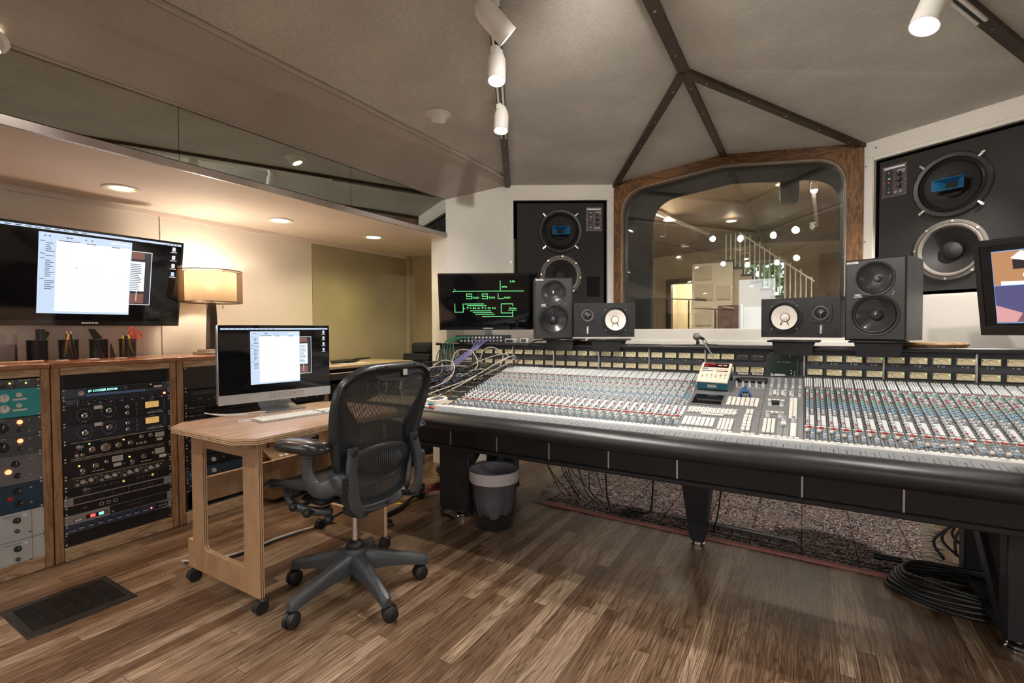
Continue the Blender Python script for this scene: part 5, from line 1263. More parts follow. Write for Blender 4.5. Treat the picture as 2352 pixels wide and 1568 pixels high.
g.marks(lambda m:m.text('dbx',.012,(.082,-.0006,.022)),M('dim_print',(.35,.34,.32),.5,var=0))
g=G('noise_reduction_unit','silver and black unit with red and green lit buttons in the middle rack','audio processor',y,16.05,1.1,slp,grp=gr)
g.marks(lambda m:(m.bb(.185,.455,-.001,0,.003,.046,0),m.bb(.183,.1845,-.002,0,.0,.048,2),m.bb(.023,.0235,-.0008,0,.003,.045,2),m.bb(.036,.072,-.0016,0,.010,.024,0),m.bb(.039,.069,-.002,0,.012,.022,1),m.bb(.085,.175,-.0012,0,.012,.032,0),m.text('DOLBY SURROUND',.007,(.30,-.0014,.026),mi=3)),[black,paper,M('line_dark',(.1,.1,.1),.5),M('gold_print',(.35,.3,.18),.5)],'window')
for i,(x,mt) in enumerate(((.112,E('red_btn',(1,.05,.06),2.5)),(.147,E('green_btn',(.2,.8,.6),1.4)),(.167,M('brown_btn',(.25,.12,.06),.5)))): MB().bb(x-.010,x+.010 if i<2 else x+.006,-.004,0,.015,.029,0,.001).build('lit_button',mt,g.r)
g.lamp(.197,.016,screwm,.005)
g=G('headphone_mixer','navy blue slim unit with small dark keys, below the silver and black unit','audio processor',y,17.15,1,M('navy_panel',(.035,.055,.10),.4,var=.08),grp=gr)
g.marks(lambda m:(m.bb(.395,.475,-.0008,0,.002,.041,1),m.prism([(.395,-.0009,.004),(.46,-.0009,.010),(.46,-.0009,.036),(.395,-.0009,.040)],(0,-.0003,0),2),m.text('AN-16/i',.013,(.432,-.0016,.021),mi=0,sx=1.1),m.text('AVIOM',.009,(.030,-.0008,.012),mi=0)),[pw,slp,black],'printing')
for i in range(8):
    MB().bb(.058+i*.040,.072+i*.040,-.003,0,.024,.029).bb(.055+i*.040,.075+i*.040,-.0012,0,.014,.0155,1).bb(.055+i*.040,.075+i*.040,-.0012,0,.018,.0195,1).build('button',[black,pw],g.r)
g.lamp(.375,.020,redL,.003)
g=G('blank_panel','plain black blank panel at the bottom of the middle rack','rack panel',y,18.15,1.4,bk,grp=gr,depth=0,y=.015)
# --- right rack, partly hidden
y=1.424;gr='units in the right rack'
g=G('drawer_panel','brown black curved drawer front at the top of the rack behind the computer','rack drawer',y,.1,3,M('drawer_brown',(.045,.036,.033),.35,.3,var=.1,stretch=(1,1,30)),grp=gr,ears=True)
g=G('video_recorder','black video cassette recorder in the rack behind the computer','video recorder',y,3.2,2.2,bk,grp=gr)
g.marks(lambda m:(m.bb(.04,.42,-.003,0,.062,.086,0),m.bb(.05,.41,-.004,0,.068,.080,1),[m.text(t_,.007,(.09+i*.05,-.001,.04-.012*(i%2)),mi=2) for i,t_ in enumerate(('PLAY','STOP','REW','FF','REC'))]),[M('vcr_front',(.03,.03,.033),.4),M('vcr_slot',(.06,.055,.055),.35),pw],'cassette_slot')
g.k(.045,.03,.008,.012,'black');g.k(.17,.035,.010,.012,'grey');g.k(.19,.06,.006,.01,'grey')
for ut,nm in((5.4,'upper'),(6.5,'lower')):
    g=G('effects_processor',f'slim black unit with an orange maker stripe behind the computer, {nm} of two','audio processor',y,ut,1.05,bk,grp=gr)
    g.marks(lambda m:(m.text('Roland',.010,(.04,-.0008,.036),mi=0),m.text('DIGITAL DELAY',.007,(.09,-.0008,.036),mi=1),m.bb(.12,.14,-.002,0,.010,.030,2),m.bb(.15,.26,-.002,0,.008,.032,2)),[pw,M('orange_print',(.6,.28,.08),.5),M('glossy_black',(.01,.01,.012),.15)])
    for i in range(4): g.k(.035+i*.018,.014,.004,.006,'grey',name='button')
g=G('router_unit','black patch unit with a round dial, right below the computer chin','audio processor',y,7.6,1.6,bk,grp=gr)
g.k(.25,.045,.010,.014,'black');[g.marks(lambda m,i=i:m.bb(.30+i*.03,.322+i*.03,-.001,0,.036,.046),kgrey,'button') for i in range(4)]
for i in range(5):
    g=G('blank_panel',['topmost black unit seen through the desk side, printed PRE EQ','black unit printed DELAY below the topmost one, behind the desk','black unit printed GATE with a pale knob, behind the desk','navy blue unit with a pale knob seen through the desk side','lowest black unit in the rack behind the desk'][i],'rack panel',y,9.3+i*1.55,1.5,bk if i!=3 else M('navy_panel',(.035,.055,.10),.4),grp=gr)
    g.marks(lambda m:m.text(['PRE EQ','DELAY','GATE','MIC PRE','POWER'][i],.008,(.035,-.0008,.035)),pw)
    if i in(2,3): g.k(.16,.03,.012,.016,'pale');g.k(.22,.03,.008,.012,'grey')
# low equipment cabinet further along the wall
lowr=root('low_equipment_cabinet','low wooden cabinet with dark gear slots running along the wall behind the chair','cabinet',(-3.10,1.99,0),(0,0,R(90)))
palew=wood('pale_top_wood',(.45,.33,.19),(.66,.52,.33),.4,scale=4,stretch=(1,7,7),rings=8)
MB().bb(0,1.38,-.01,.52,.85,.872,0,.003).build('top_panel',palew,lowr)
for x in(0,.42,.82,1.33): MB().bb(x,x+.034,0,.5,.0,.85,0,.003).build('upright',rackoak,lowr)
MB().bb(0,1.36,.40,.5,.0,.85).bb(0,1.36,-.002,.3,.0,.06).build('back_panel',blackm,lowr)
for x in(.0,.42,.82): MB().bb(x+.036,x+.418,.01,.02,.22,.62,0).bb(x+.036,x+.05,.0,.012,.06,.85,1).build('closed_panel',[M('taupe_panel',(.34,.29,.25),.6,var=.05),cblack],lowr)
for k,x in enumerate((.04,.46,.86)):
    g_=root('mixer_unit',['dark narrow unit with dotted lights under the pale cabinet top, next to the computer','dark narrow unit under the pale cabinet top, behind the chair head','dark narrow unit under the pale cabinet top, beside the pillar','dark narrow unit under the pale cabinet top, hidden by the console cables'][k],'audio processor',(-3.10,1.99+x,.64),(0,0,R(90)),group='units under the pale cabinet top')
    MB().bb(0,.35,-.02,.2,.0,.10).build('front_panel',bk,g_);m=MB()
    for i in range(11): m.cyl((.02+i*.03,-.02,.03+.03*(i%3)),(.02+i*.03,-.026,.03+.03*(i%3)),.005,n=8)
    m.build('knob',M('tiny_gold',(.6,.45,.2),.4,.5),g_)
    MB().bb(0,.35,-.025,.2,.13,.17,0).bb(0,.35,-.03,.0,.175,.182,1).build('upper_tray',[M('tray_brown',(.08,.06,.05),.4),M('tray_edge',(.6,.55,.5),.4)],g_)
# power strip shelf under the desk
ps=root('outlet_panel','low brown shelf with pairs of white power sockets seen under the desk','power outlet',(-2.98,1.90,.24),(0,0,R(90)))
MB().prism([(0,-.10,0),(.62,-.10,0),(.62,.12,.10),(0,.12,.10)],(0,0,.02)).bb(0,.62,.0,.12,-.20,.0).build('shelf',M('shelf_brown',(.16,.09,.04),.5),ps)
for k in range(4):
    m=MB();T=Matrix.Translation((.06+.13*k,0,.068))@Matrix.Rotation(math.atan2(.1,.22),4,'X');m.T=T;m.frame([(0,-.03),(.07,-.03),(.07,.03),(0,.03)],[(.006,-.024),(.064,-.024),(.064,.024),(.006,.024)],-.002,0) if False else None
    for a in(0,.036):
        for b in(-.03,.004): m.box((a+.015,b+.012,.0),(.026,.022,.006),0,.003);m.box((a+.011,b+.012,.0032),(.004,.010,.001),1);m.box((a+.020,b+.012,.0032),(.004,.010,.001),1)
    m.build('socket',[wkey,black],ps)
MB().cyl((.30,-.02,.10),(.30,-.02,.16),.012).cyl((.33,-.02,.10),(.33,-.02,.17),.012).cyl((.27,-.02,.09),(.27,-.02,.15),.012).build('plug',black,ps)
# ================================================================== LAMP
la=root('table_lamp','lit table lamp with a translucent brown drum shade, on the rack top','lamp',(-3.42,1.765,.996))
dk=M('lamp_bronze',(.09,.075,.07),.3,.8,var=.1)
MB().box((0,0,.008),(.17,.17,.016),0,.002).box((0,0,.024),(.13,.13,.016),0,.002).build('base',M('lamp_nickel',(.55,.48,.42),.25,.9,var=.05),la)
rr=[[(a*sx,a*sy,z) for sx,sy in((-1,-1),(1,-1),(1,1),(-1,1))] for a,z in((.028,.032),(.020,.345))]
MB().ring(rr,0,sm=False).build('column',dk,la);MB().cyl((0,0,.345),(0,0,.372),.012).build('socket',chrome,la)
def shademat(name,col,tr,al):
    m=bpy.data.materials.new(name);m.use_nodes=True;nt=m.node_tree;N=nt.nodes;L=nt.links;N.remove(N['Principled BSDF']);out=N['Material Output']
    d=N.new('ShaderNodeBsdfDiffuse');d.inputs[0].default_value=(*col,1);t=N.new('ShaderNodeBsdfTranslucent');t.inputs[0].default_value=(*tr,1);p=N.new('ShaderNodeBsdfTransparent')
    nz=N.new('ShaderNodeTexNoise');nz.inputs['Scale'].default_value=9;tc=N.new('ShaderNodeTexCoord');L.new(tc.outputs['Object'],nz.inputs['Vector'])
    mr=N.new('ShaderNodeMapRange');mr.inputs[3].default_value=al-.05;mr.inputs[4].default_value=al+.05;L.new(nz.outputs['Fac'],mr.inputs[0])
    a=N.new('ShaderNodeMixShader');a.inputs[0].default_value=.55;b=N.new('ShaderNodeMixShader');L.new(mr.outputs[0],b.inputs[0])
    L.new(d.outputs[0],a.inputs[1]);L.new(t.outputs[0],a.inputs[2]);L.new(p.outputs[0],b.inputs[1]);L.new(a.outputs[0],b.inputs[2]);L.new(b.outputs[0],out.inputs[0]);return m
MB().lathe([(.185,.345),(.185,.555)],n=56).build('outer_shade',shademat('sheer_brown_shade',(.12,.075,.045),(.22,.13,.07),.62),la)
MB().lathe([(.150,.355),(.150,.545)],n=48).build('inner_shade',shademat('cream_inner_shade',(.55,.43,.30),(.46,.34,.22),.97),la)
MB().tube([(.185*math.cos(i*PI/20),.185*math.sin(i*PI/20),.345) for i in range(40)],.0035,6,closed=True).tube([(.185*math.cos(i*PI/20),.185*math.sin(i*PI/20),.555) for i in range(40)],.003,6,closed=True).tube([(-.185,0,.545),(.185,0,.545)],.002,6).tube([(0,-.185,.545),(0,.185,.545)],.002,6).build('shade_ring',dk,la)
MB().lathe([(.001,.42),(.02,.425),(.032,.45),(.028,.475),(.001,.485)],n=20).build('bulb',E('lamp_bulb',(1,.80,.55),14.),la)
for a in(-.03,.075): MB().tube([(.0,a,.40),(.0,a,.33)],.0012,5).cyl((0,a,.33),(0,a,.305),.005,n=8).build('pull_cord',M('pull_cord',(.35,.28,.22),.5),la)
point('table_lamp_bulb',(-3.42,1.765,1.51),11,(1,.84,.64),.035)
# ================================================================== PEN CUPS AND PENS
def meshcup_mat():
    m=bpy.data.materials.new('wire_mesh_black');m.use_nodes=True;nt=m.node_tree;N=nt.nodes;L=nt.links;b=N['Principled BSDF'];b.inputs['Base Color'].default_value=(.012,.012,.014,1);b.inputs['Roughness'].default_value=.4;b.inputs['Metallic'].default_value=.4
    tc=N.new('ShaderNodeTexCoord');s=N.new('ShaderNodeSeparateXYZ');L.new(tc.outputs['Object'],s.inputs[0])
    def M_(op,a,v=None):
        n=N.new('ShaderNodeMath');n.operation=op
        for i,q in enumerate((a,v)):
            if q is None:continue
            if isinstance(q,(int,float)):n.inputs[i].default_value=q
            else:L.new(q,n.inputs[i])
        return n.outputs[0]
    an=M_('ARCTAN2',s.outputs[1],s.outputs[0]);u=M_('MULTIPLY',an,.04/.0022);v=M_('DIVIDE',s.outputs[2],.0022)
    fu=M_('LESS_THAN',M_('FRACT',u),.45);fv=M_('LESS_THAN',M_('FRACT',v),.45);al=M_('MAXIMUM',fu,fv);L.new(al,b.inputs['Alpha']);return m
cupm=meshcup_mat()
cups=[(-3.50,.913,'leftmost pen cup, holding two thick black handles'),(-3.50,1.042,'second pen cup from the left, full of pencils'),(-3.50,1.176,'third pen cup from the left, with a black strap standing in it'),(-3.50,1.317,'rightmost pen cup, holding red handled scissors')]
for i,(x,yy,lb) in enumerate(cups):
    r=root('pen_cup','black mesh '+lb,'pen holder',(x,yy,.996),group='wire mesh pen cups on the rack top')
    MB().lathe([(.041,.002),(.0425,.108)],n=48).build('mesh_wall',cupm,r);MB().lathe([(.001,.001),(.041,.001),(.042,.006),(.041,.010)],n=40).tube([(.0428*math.cos(k*PI/18),.0428*math.sin(k*PI/18),.108) for k in range(36)],.0022,6,closed=True).build('base_and_rim',black,r)
def pen(cup,ang,lean,ln,rad,kind,name,label,cat='pen',twist=0):
    x,yy,_=cups[cup];b=Vector((x,yy,.999))+Vector((math.cos(ang),math.sin(ang),0))*(-.022);d=(Vector((math.cos(ang),math.sin(ang),0))*lean+Vector((0,0,1))).normalized();tip=b+d*ln
    r=root(name,label,cat,tuple(b),group='pens and pencils in the mesh cups');r.rotation_euler=d.to_track_quat('Z','Y').to_euler()
    if kind=='pencil':
        MB().cyl((0,0,0),(0,0,ln-.014),rad,n=6).build('shaft',PC[twist],r);MB().cyl((0,0,ln-.014),(0,0,ln-.007),rad*1.08,n=12).build('ferrule',screwm,r);MB().cyl((0,0,ln-.007),(0,0,ln),rad,n=12).build('eraser',M('eraser_pink',(.75,.38,.35),.7),r)
    else:
        MB().cyl((0,0,0),(0,0,ln*.62),rad,n=14).build('barrel',PC[twist],r);MB().cyl((0,0,ln*.60),(0,0,ln),rad*1.12,rad*.95,n=14).build('cap',PC[(twist+ (kind if isinstance(kind,int) else 0))],r)
PC=[M('pen_black',(.012,.012,.014),.35),M('pen_orange',(.75,.3,.06),.4),M('pen_green',(.06,.35,.08),.4),M('pen_yellow',(.8,.62,.06),.4),M('pen_red',(.55,.03,.03),.35),M('pen_brown',(.28,.2,.14),.5),M('pen_grey',(.3,.3,.32),.4),M('pen_teal',(.03,.2,.2),.35),M('pen_pink',(.7,.2,.28),.4),M('pen_tan',(.65,.45,.25),.5),M('pen_grey2',(.38,.38,.4),.4),M('pen_black2',(.02,.02,.02),.3)]
pen(0,R(110),.45,.165,.015,0,'black_flashlight','thick black tube with a silver spot leaning right in the leftmost pen cup','flashlight',0)
pen(0,R(250),.05,.165,.020,0,'gooseneck_holder','thick upright black handle in the leftmost pen cup','tool',0)
pen(0,R(80),.18,.170,.006,0,'red_pen','red tipped pen behind the black handles in the leftmost pen cup','pen',4)
pen(0,R(85),.55,.135,.004,0,'green_pen','thin green pen leaning inside the leftmost pen cup','pen',2)
lst=[(1,230,.25,.125,.0035,'pencil',8,'pink pencil leaning left in the second pen cup'),(1,255,.1,.152,.004,'pencil',0,'black pencil with a pink eraser, left of the two in the second pen cup'),(1,300,.05,.135,.004,'pencil',9,'tan pencil with an eraser in the second pen cup'),(1,20,.10,.152,.004,'pencil',0,'tall black pencil with a pink eraser, right of centre in the second pen cup'),(1,80,.2,.14,.0045,0,3,'yellow pen leaning right in the second pen cup'),(1,95,.38,.135,.0045,0,6,'grey pen leaning far right in the second pen cup'),(1,270,.02,.118,.0055,0,2,'green capped pen low in the second pen cup'),(1,330,.12,.125,.005,0,1,'orange pen in front in the second pen cup'),(1,60,.15,.122,.0045,0,4,'short red pen in the second pen cup'),
(2,250,.22,.13,.006,0,5,'brown pen leaning left in the third pen cup'),(2,235,.34,.125,.0055,0,8,'pink pen at the left rim of the third pen cup'),(2,300,.05,.125,.008,0,4,'fat red marker in the third pen cup'),(2,50,.08,.13,.009,0,2,'green topped marker in the third pen cup'),(2,90,.33,.13,.0065,0,5,'brown marker leaning right in the third pen cup'),(2,10,.12,.120,.008,0,4,'second red marker, lower, in the third pen cup'),
(3,245,.38,.145,.0035,0,0,'thin black pen leaning far left in the rightmost pen cup'),(3,265,.16,.13,.006,0,3,'yellow marker at the left of the rightmost pen cup'),(3,290,.05,.128,.008,0,7,'teal capped marker in the rightmost pen cup'),(3,330,.03,.122,.008,0,6,'grey marker in front in the rightmost pen cup'),(3,60,.02,.132,.006,0,3,'upright yellow pen in the rightmost pen cup'),(3,0,.06,.122,.007,0,0,'black marker in the rightmost pen cup')]
for c,a,l,ln,rad,kd_,tw,lb in lst:
    pen(c,R(a),l*.8,ln,rad,kd_,'pencil' if kd_=='pencil' else 'felt_pen',lb,'pencil' if kd_=='pencil' else 'pen',tw)
# scissors
r=root('scissors','red handled scissors standing handles up in the rightmost pen cup','scissors',(-3.50,1.333,1.0),(R(-8),0,0));rdm=M('scissor_red',(.62,.05,.05),.35)
m=MB();m.tube([(0,-.014+.013*math.cos(t*PI/8),.150+.024*math.sin(t*PI/8)) for t in range(16)],.0045,8,closed=True);m.tube([(0,-.010,.127),(0,-.004,.105),(0,0,.09)],.005,8);m.build('handle',rdm,r)
m=MB();m.tube([(0,.022+.016*math.cos(t*PI/8),.133+.018*math.sin(t*PI/8)) for t in range(16)],.0045,8,closed=True);m.tube([(0,.014,.117),(0,.008,.10),(0,0,.088)],.005,8);m.build('handle',rdm,r)
MB().prism([(0,-.008,.09),(0,.008,.09),(0,.004,.01),(0,-.002,.005)],(.002,0,0)).build('blade',chrome,r)
# curved black strap in cup three
tag(MB().prism([(-3.50,1.150,1.11),(-3.50,1.128,1.165),(-3.50,1.155,1.165),(-3.50,1.185,1.12),(-3.50,1.205,1.0),(-3.50,1.178,1.0)],(.012,0,0)).build('black_strap',M('strap_black',(.01,.01,.012),.25,var=.1)),'glossy black curved strap sticking up behind the third pen cup','strap')
tag(MB().prism([(-3.47,1.222,1.08),(-3.47,1.243,.998),(-3.47,1.218,.998)],(.01,0,0)).build('black_wedge',black),'small black wedge leaning on the right side of the third pen cup','holder')
# clear box, wood strip, cards
r=root('acrylic_holder','clear acrylic box half filled with grey cards, cut by the left edge','card holder',(-3.50,.765,.998))
MB().bb(-.05,.05,-.06,.06,0,.14).build('clear_box',glass('acrylic',(.93,.90,.90),1.3,gain=1.2),r,fix=False);MB().bb(-.03,.03,-.055,.055,.003,.085).build('card_stack',M('grey_cards',(.33,.30,.30),.6),r);MB().bb(-.055,.055,-.065,.065,-.001,.002).build('base',black,r)
tag(MB().box((-3.36,.82,1.0),(.03,.16,.008),0,.002).build('wooden_strip',M('light_wood_strip',(.7,.5,.3),.5,var=.1)),'thin pale wooden strip lying on top of the left rack','wooden strip')
for yy,lb in((.985,'between the first and second pen cups'),(1.115,'between the second and third pen cups'),(1.245,'between the third and rightmost pen cups')):
    tag(MB().box((-3.40,yy,.998),(.05,.045,.003)).build('paper_card',paper),'small white card lying flat in front, '+lb,'card','white cards on the rack top')
# black case and coiled lead near the alcove
r=root('equipment_case','black stepped plastic case standing behind the left end of the console','case',(-3.10,3.56,0))
MB().bb(-.17,.14,-.14,.14,0,.93,0,.01).bb(-.09,.14,-.12,.12,.93,1.03,0,.02).bb(-.172,.142,-.145,.142,.86,.90,0,.01).build('body',blackm,r);m=MB();m.text('HP',.03,(0.02,-.1465,.80));m.bb(-.02,.05,-.147,-.145,.76,.765);m.build('lettering',M('dim_gold',(.4,.33,.15),.5),r)
m=MB()
for k in range(4):
    m.tube([(-3.33+.05*math.cos(t*PI/10)+.01*k,2.78+(.12+.012*k)*math.sin(t*PI/10),.880+.006*k) for t in range(20)],.0045,6,closed=True)
m.tube([(-3.33,2.88,.90),(-3.3,2.98,.905),(-3.3,3.04,.905)],.007,8);tag(m.build('coiled_cable',black),'black coiled cable lying on the pale cabinet top','cable')
tag(MB().bb(-3.42,-3.18,2.66,2.92,.8725,.878).build('paper_sheet',paper),'sheet of paper under the coiled black cable','paper')
# ================================================================== WOODEN DESK
ply=wood('birch_ply_face',(.30,.18,.095),(.42,.25,.135),.4,scale=3,stretch=(2,2,.7),rings=6,coat=.15)
plytop=wood('desk_top_veneer',(.55,.35,.24),(.68,.46,.33),.22,scale=3,stretch=(6,1,1),rings=7,coat=.5)
def plyedge():
    m=bpy.data.materials.new('ply_edge');m.use_nodes=True;nt=m.node_tree;N=nt.nodes;L=nt.links;b=N['Principled BSDF'];b.inputs['Roughness'].default_value=.5
    return m
pe1=M('ply_edge_light',(.62,.43,.26),.5,var=.1);pe2=M('ply_edge_dark',(.22,.11,.05),.5,var=.1)
dr=root('wooden_desk','small wooden computer desk on castors with cut out plywood sides','desk',(-2.14,1.485,0))
dl=(2.14,-1.485,0)
top=[(-2.455,1.126),(-2.376,1.045),(-1.906,1.045),(-1.824,1.101),(-1.824,1.869),(-1.906,1.925),(-2.376,1.925),(-2.455,1.844)]
m=MB()
for z0,z1,mi in((.705,.709,1),(.709,.7125,2),(.7125,.7165,1),(.7165,.720,2),(.720,.7255,1),(.7255,.730,0)): m.prism([(x,y,z0) for x,y in top],(0,0,z1-z0),mi)
m.build('desk_top',[plytop,pe1,pe2],dr,loc=dl)
def side(y):
    m=MB()
    O=[(-2.395,.705),(-2.395,.19),(-2.44,.19),(-2.44,.062),(-1.878,.062),(-1.878,.705)]
    I=[(-2.30,.64),(-2.30,.40),(-2.30,.18),(-2.285,.165),(-1.99,.165),(-1.99,.64)]
    I=[(-2.305,.63),(-2.305,.19),(-2.305,.185),(-2.29,.165),(-1.985,.165),(-1.985,.63)]
    for y0,y1,mi in((y,y+.004,0),(y+.004,y+.008,2),(y+.008,y+.012,1),(y+.012,y+.016,2),(y+.016,y+.020,0)):
        m.frame(O,I,y0,y1,mi)
        # edges take the layer colour
    k=m
    me=k.mesh('side_panel',[ply,pe1,pe2])
    for p in me.polygons:
        n=p.normal
        if abs(n.y)<.5: p.material_index=1 if p.material_index==0 else p.material_index
    return put('side_panel',me,dr,dl)
side(1.135);side(1.815)
MB().bb(-2.362,-2.342,1.155,1.815,.368,.476).build('back_rail',ply,dr,loc=dl)
MB().bb(-2.362,-2.342,1.155,1.815,.476,.479).build('rail_edge',pe1,dr,loc=dl)
MB().bb(-1.955,-1.885,1.09,1.135,.680,.704,0,.006).build('corner_block',ply,dr,loc=dl)
MB().cyl((-1.945,1.088,.692),(-1.945,1.095,.692),.007,n=12).build('screw',screwm,dr,loc=dl)
rub=M('castor_rubber',(.012,.012,.013),.45,var=.1)
def deskcast(x,y):
    q=MB().cyl((x-.016,y,.028),(x+.016,y,.028),.028,n=24).build('castor_wheel',rub,dr,loc=dl)
    MB().cyl((x,y+.012,.03),(x,y+.012,.062),.009).bb(x-.022,x+.022,y-.004,y+.028,.044,.062,0,.006).build('castor_fork',black,dr,loc=dl)
for x,y in((-1.885,1.140),(-2.40,1.140),(-1.885,1.822),(-2.40,1.822)): deskcast(x,y)
# ================================================================== OFFICE CHAIR
gph=M('chair_graphite',(.060,.066,.073),.36,.3,var=.12,scale=400,bump=.25,bscale=700)
gphd=M('chair_frame_dark',(.030,.034,.038),.30,.15,var=.1,scale=200,bump=.1,bscale=600)
padm=M('arm_pad_vinyl',(.018,.017,.02),.25,var=.15,coat=.3)
CH=Vector((-1.69,1.46,0))
ch=root('office_chair','black mesh backed swivel chair on five castors, facing the wooden desk','office chair',tuple(CH))
REC=R(8);bu=Vector((math.sin(REC),0,math.cos(REC)));bn=Vector((math.cos(REC),0,-math.sin(REC)));B0=Vector((.145,.014,.45))
def B(u,v,off=0.):
    curve=-.55*u*u-.035*math.exp(-((v-.19)/.10)**2)*0+.0
    s=.028*math.sin((v-.02)/.55*PI*1.6)*-.6
    return B0+bu*v+Vector((0,u,0))+bn*(off+curve+s)
outer=[(0,.572),(.07,.572),(.13,.568),(.185,.55),(.228,.52),(.255,.48),(.264,.43),(.262,.37),(.252,.30),(.240,.24),(.226,.18),(.210,.11),(.196,.05),(.178,.0),(.148,-.035),(.09,-.05),(0,-.053)]
inner=[(0,.500),(.05,.502),(.10,.510),(.15,.518),(.19,.512),(.22,.49),(.226,.455),(.205,.405),(.165,.355),(.130,.300),(.133,.25),(.150,.20),(.155,.13),(.142,.06),(.115,.022),(.07,.006),(0,0)]
def dens(P,k=3):
    Q=[Vector((a,b,0)) for a,b in P];Q=[Vector((-Q[1].x,Q[1].y,0))]+Q+[Vector((-Q[-2].x,Q[-2].y,0))];out=[]
    for i in range(1,len(Q)-2):
        for j in range(k):
            t=j/k;a,b,c,d=Q[i-1],Q[i],Q[i+1],Q[i+2]
            p=.5*((2*b)+(c-a)*t+(2*a-5*b+4*c-d)*t*t+(3*b-a-3*c+d)*t**3);out.append((p.x,p.y))
    out.append(P[-1]);return out
OH,IH=dens(outer),dens(inner)
full=lambda Hh:Hh+[(-a,b) for a,b in Hh[-2:0:-1]]
OF,IF=full(OH),full(IH)
prof_=[(0,-.010),(-.006,.004),(.06,.018),(.20,.022),(.33,.016),(.42,.006),(.55,.002),(.90,.002),(.96,.008),(1.0,.008),(1.02,.0),(1.0,-.008),(.5,-.010)]
rings_=[]
for (ou,ov),(iu,iv) in zip(OF,IF):
    wd=math.hypot(ou-iu,ov-iv);r_=[]
    for t,off in prof_:
        tt=t if wd<.09 else (t*.075/wd if t<.45 else t)
        r_.append(tuple(B(ou+(iu-ou)*tt,ov+(iv-ov)*tt,off)))
    rings_.append(r_)
rings_.append(rings_[0])
MB().ring(rings_,0,caps=False).build('backrest_frame',gphd,ch,ang=60)
# mesh fabric
def pellicle():
    m=bpy.data.materials.new('chair_mesh_fabric');m.use_nodes=True;nt=m.node_tree;N=nt.nodes;L=nt.links;b=N['Principled BSDF'];b.inputs['Base Color'].default_value=(.03,.033,.037,1);b.inputs['Roughness'].default_value=.6
    tc=N.new('ShaderNodeTexCoord');s=N.new('ShaderNodeSeparateXYZ');L.new(tc.outputs['Object'],s.inputs[0])
    def M_(op,a,v=None,c=None):
        n=N.new('ShaderNodeMath');n.operation=op
        for i,q in enumerate((a,v,c)):
            if q is None:continue
            if isinstance(q,(int,float)):n.inputs[i].default_value=q
            else:L.new(q,n.inputs[i])
        return n.outputs[0]
    fy=M_('FRACT',M_('DIVIDE',s.outputs[1],.0068));fz=M_('FRACT',M_('DIVIDE',s.outputs[2],.0031))
    hole=M_('MULTIPLY',M_('GREATER_THAN',fy,.70),M_('GREATER_THAN',fz,.30))
    nz=N.new('ShaderNodeTexNoise');nz.inputs['Scale'].default_value=90;L.new(tc.outputs['Object'],nz.inputs['Vector'])
    al=M_('SUBTRACT',1.,M_('MULTIPLY',hole,M_('MULTIPLY_ADD',nz.outputs['Fac'],.4,.40)));L.new(al,b.inputs['Alpha'])
    vr=M_('MULTIPLY_ADD',M_('LESS_THAN',fy,.35),.035,.02);cc=N.new('ShaderNodeCombineColor');
    for i in range(3):L.new(vr,cc.inputs[i])
    L.new(cc.outputs[0],b.inputs['Base Color']);return m
pel=pellicle()
rows=[];idx=list(range(9,len(IH)-1))
vs=[];n=14
for u,v in IH[9:]:
    uu=max(abs(u),.0001)+.006
    vs.append([tuple(B(-uu+2*uu*i/n,v,-.004)) for i in range(n+1)])
MB().ring(vs,0,caps=False,closed=False).build('backrest_mesh',pel,ch,fix=False)
MB().box(tuple(B(.05,.533,.012)),(.003,.024,.024)).build('paper_tag',wkey,ch,label='small white tag');
m=MB();m.box(tuple(B(.062,.527,.009)),(.006,.04,.026),0,.002);m.build('tag_holder',gph,ch)
for u,v in((-.20,.535),(-.07,.562),(.10,.562),(.235,.515),(-.245,.27),(.235,.24),(0.02,-.035)):
    put('screw',cm('chsc',lambda:MB().lathe([(.0065,0),(.006,.004),(.003,.004),(.003,.001),(.0001,.001)],(0,0,0),(1,0,0),12).mesh('screw',black)),ch,tuple(B(u*.985,v,.019)))
# lumbar pad
m=MB();rr=[]
N_=22
for i in range(N_+1):
    t=-1+2*i/N_;u=t*.150;hh=.034+.034*(1-abs(t)**2.2);cz=.168-.012*t
    r_=[]
    for k in range(16):
        a=2*PI*k/16;dv=hh*math.cos(a);do=.013*math.sin(a)*(1.0-.35*abs(t)**3)
        if 2<i<N_-2 and math.sin(a)>.3 and abs(math.cos(a))<.8 : do+=0
        r_.append(tuple(B(u,cz+dv,.034-.018*abs(t)**2+do)))
    rr.append(r_)
m.ring(rr);m.build('lumbar_pad',M('lumbar_black',(.022,.024,.027),.38,var=.08),ch,ang=70)
m=MB()
for i in range(15):
    t=-.72+1.44*i/14;hh=.040*math.sqrt(max(.05,1-(t/.80)**2))
    P=[tuple(B(t*.098+.006,.166-.010*t+dv*hh,.0520-.005*abs(t)-.004*dv*dv-.016*(t*.65)**2)) for dv in(-1,-.5,0,.5,1)]
    m.tube(P,[.0012,.0034,.0036,.0034,.0012],6)
m.build('lumbar_rib',gph,ch)
for sd in(-1,1):
    m=MB()
    for k in range(9): m.tube([tuple(B(sd*.150,.125+k*.010,.012)),tuple(B(sd*.170,.127+k*.010,.010))],.0018,5)
    m.build('lumbar_rack',gph,ch)
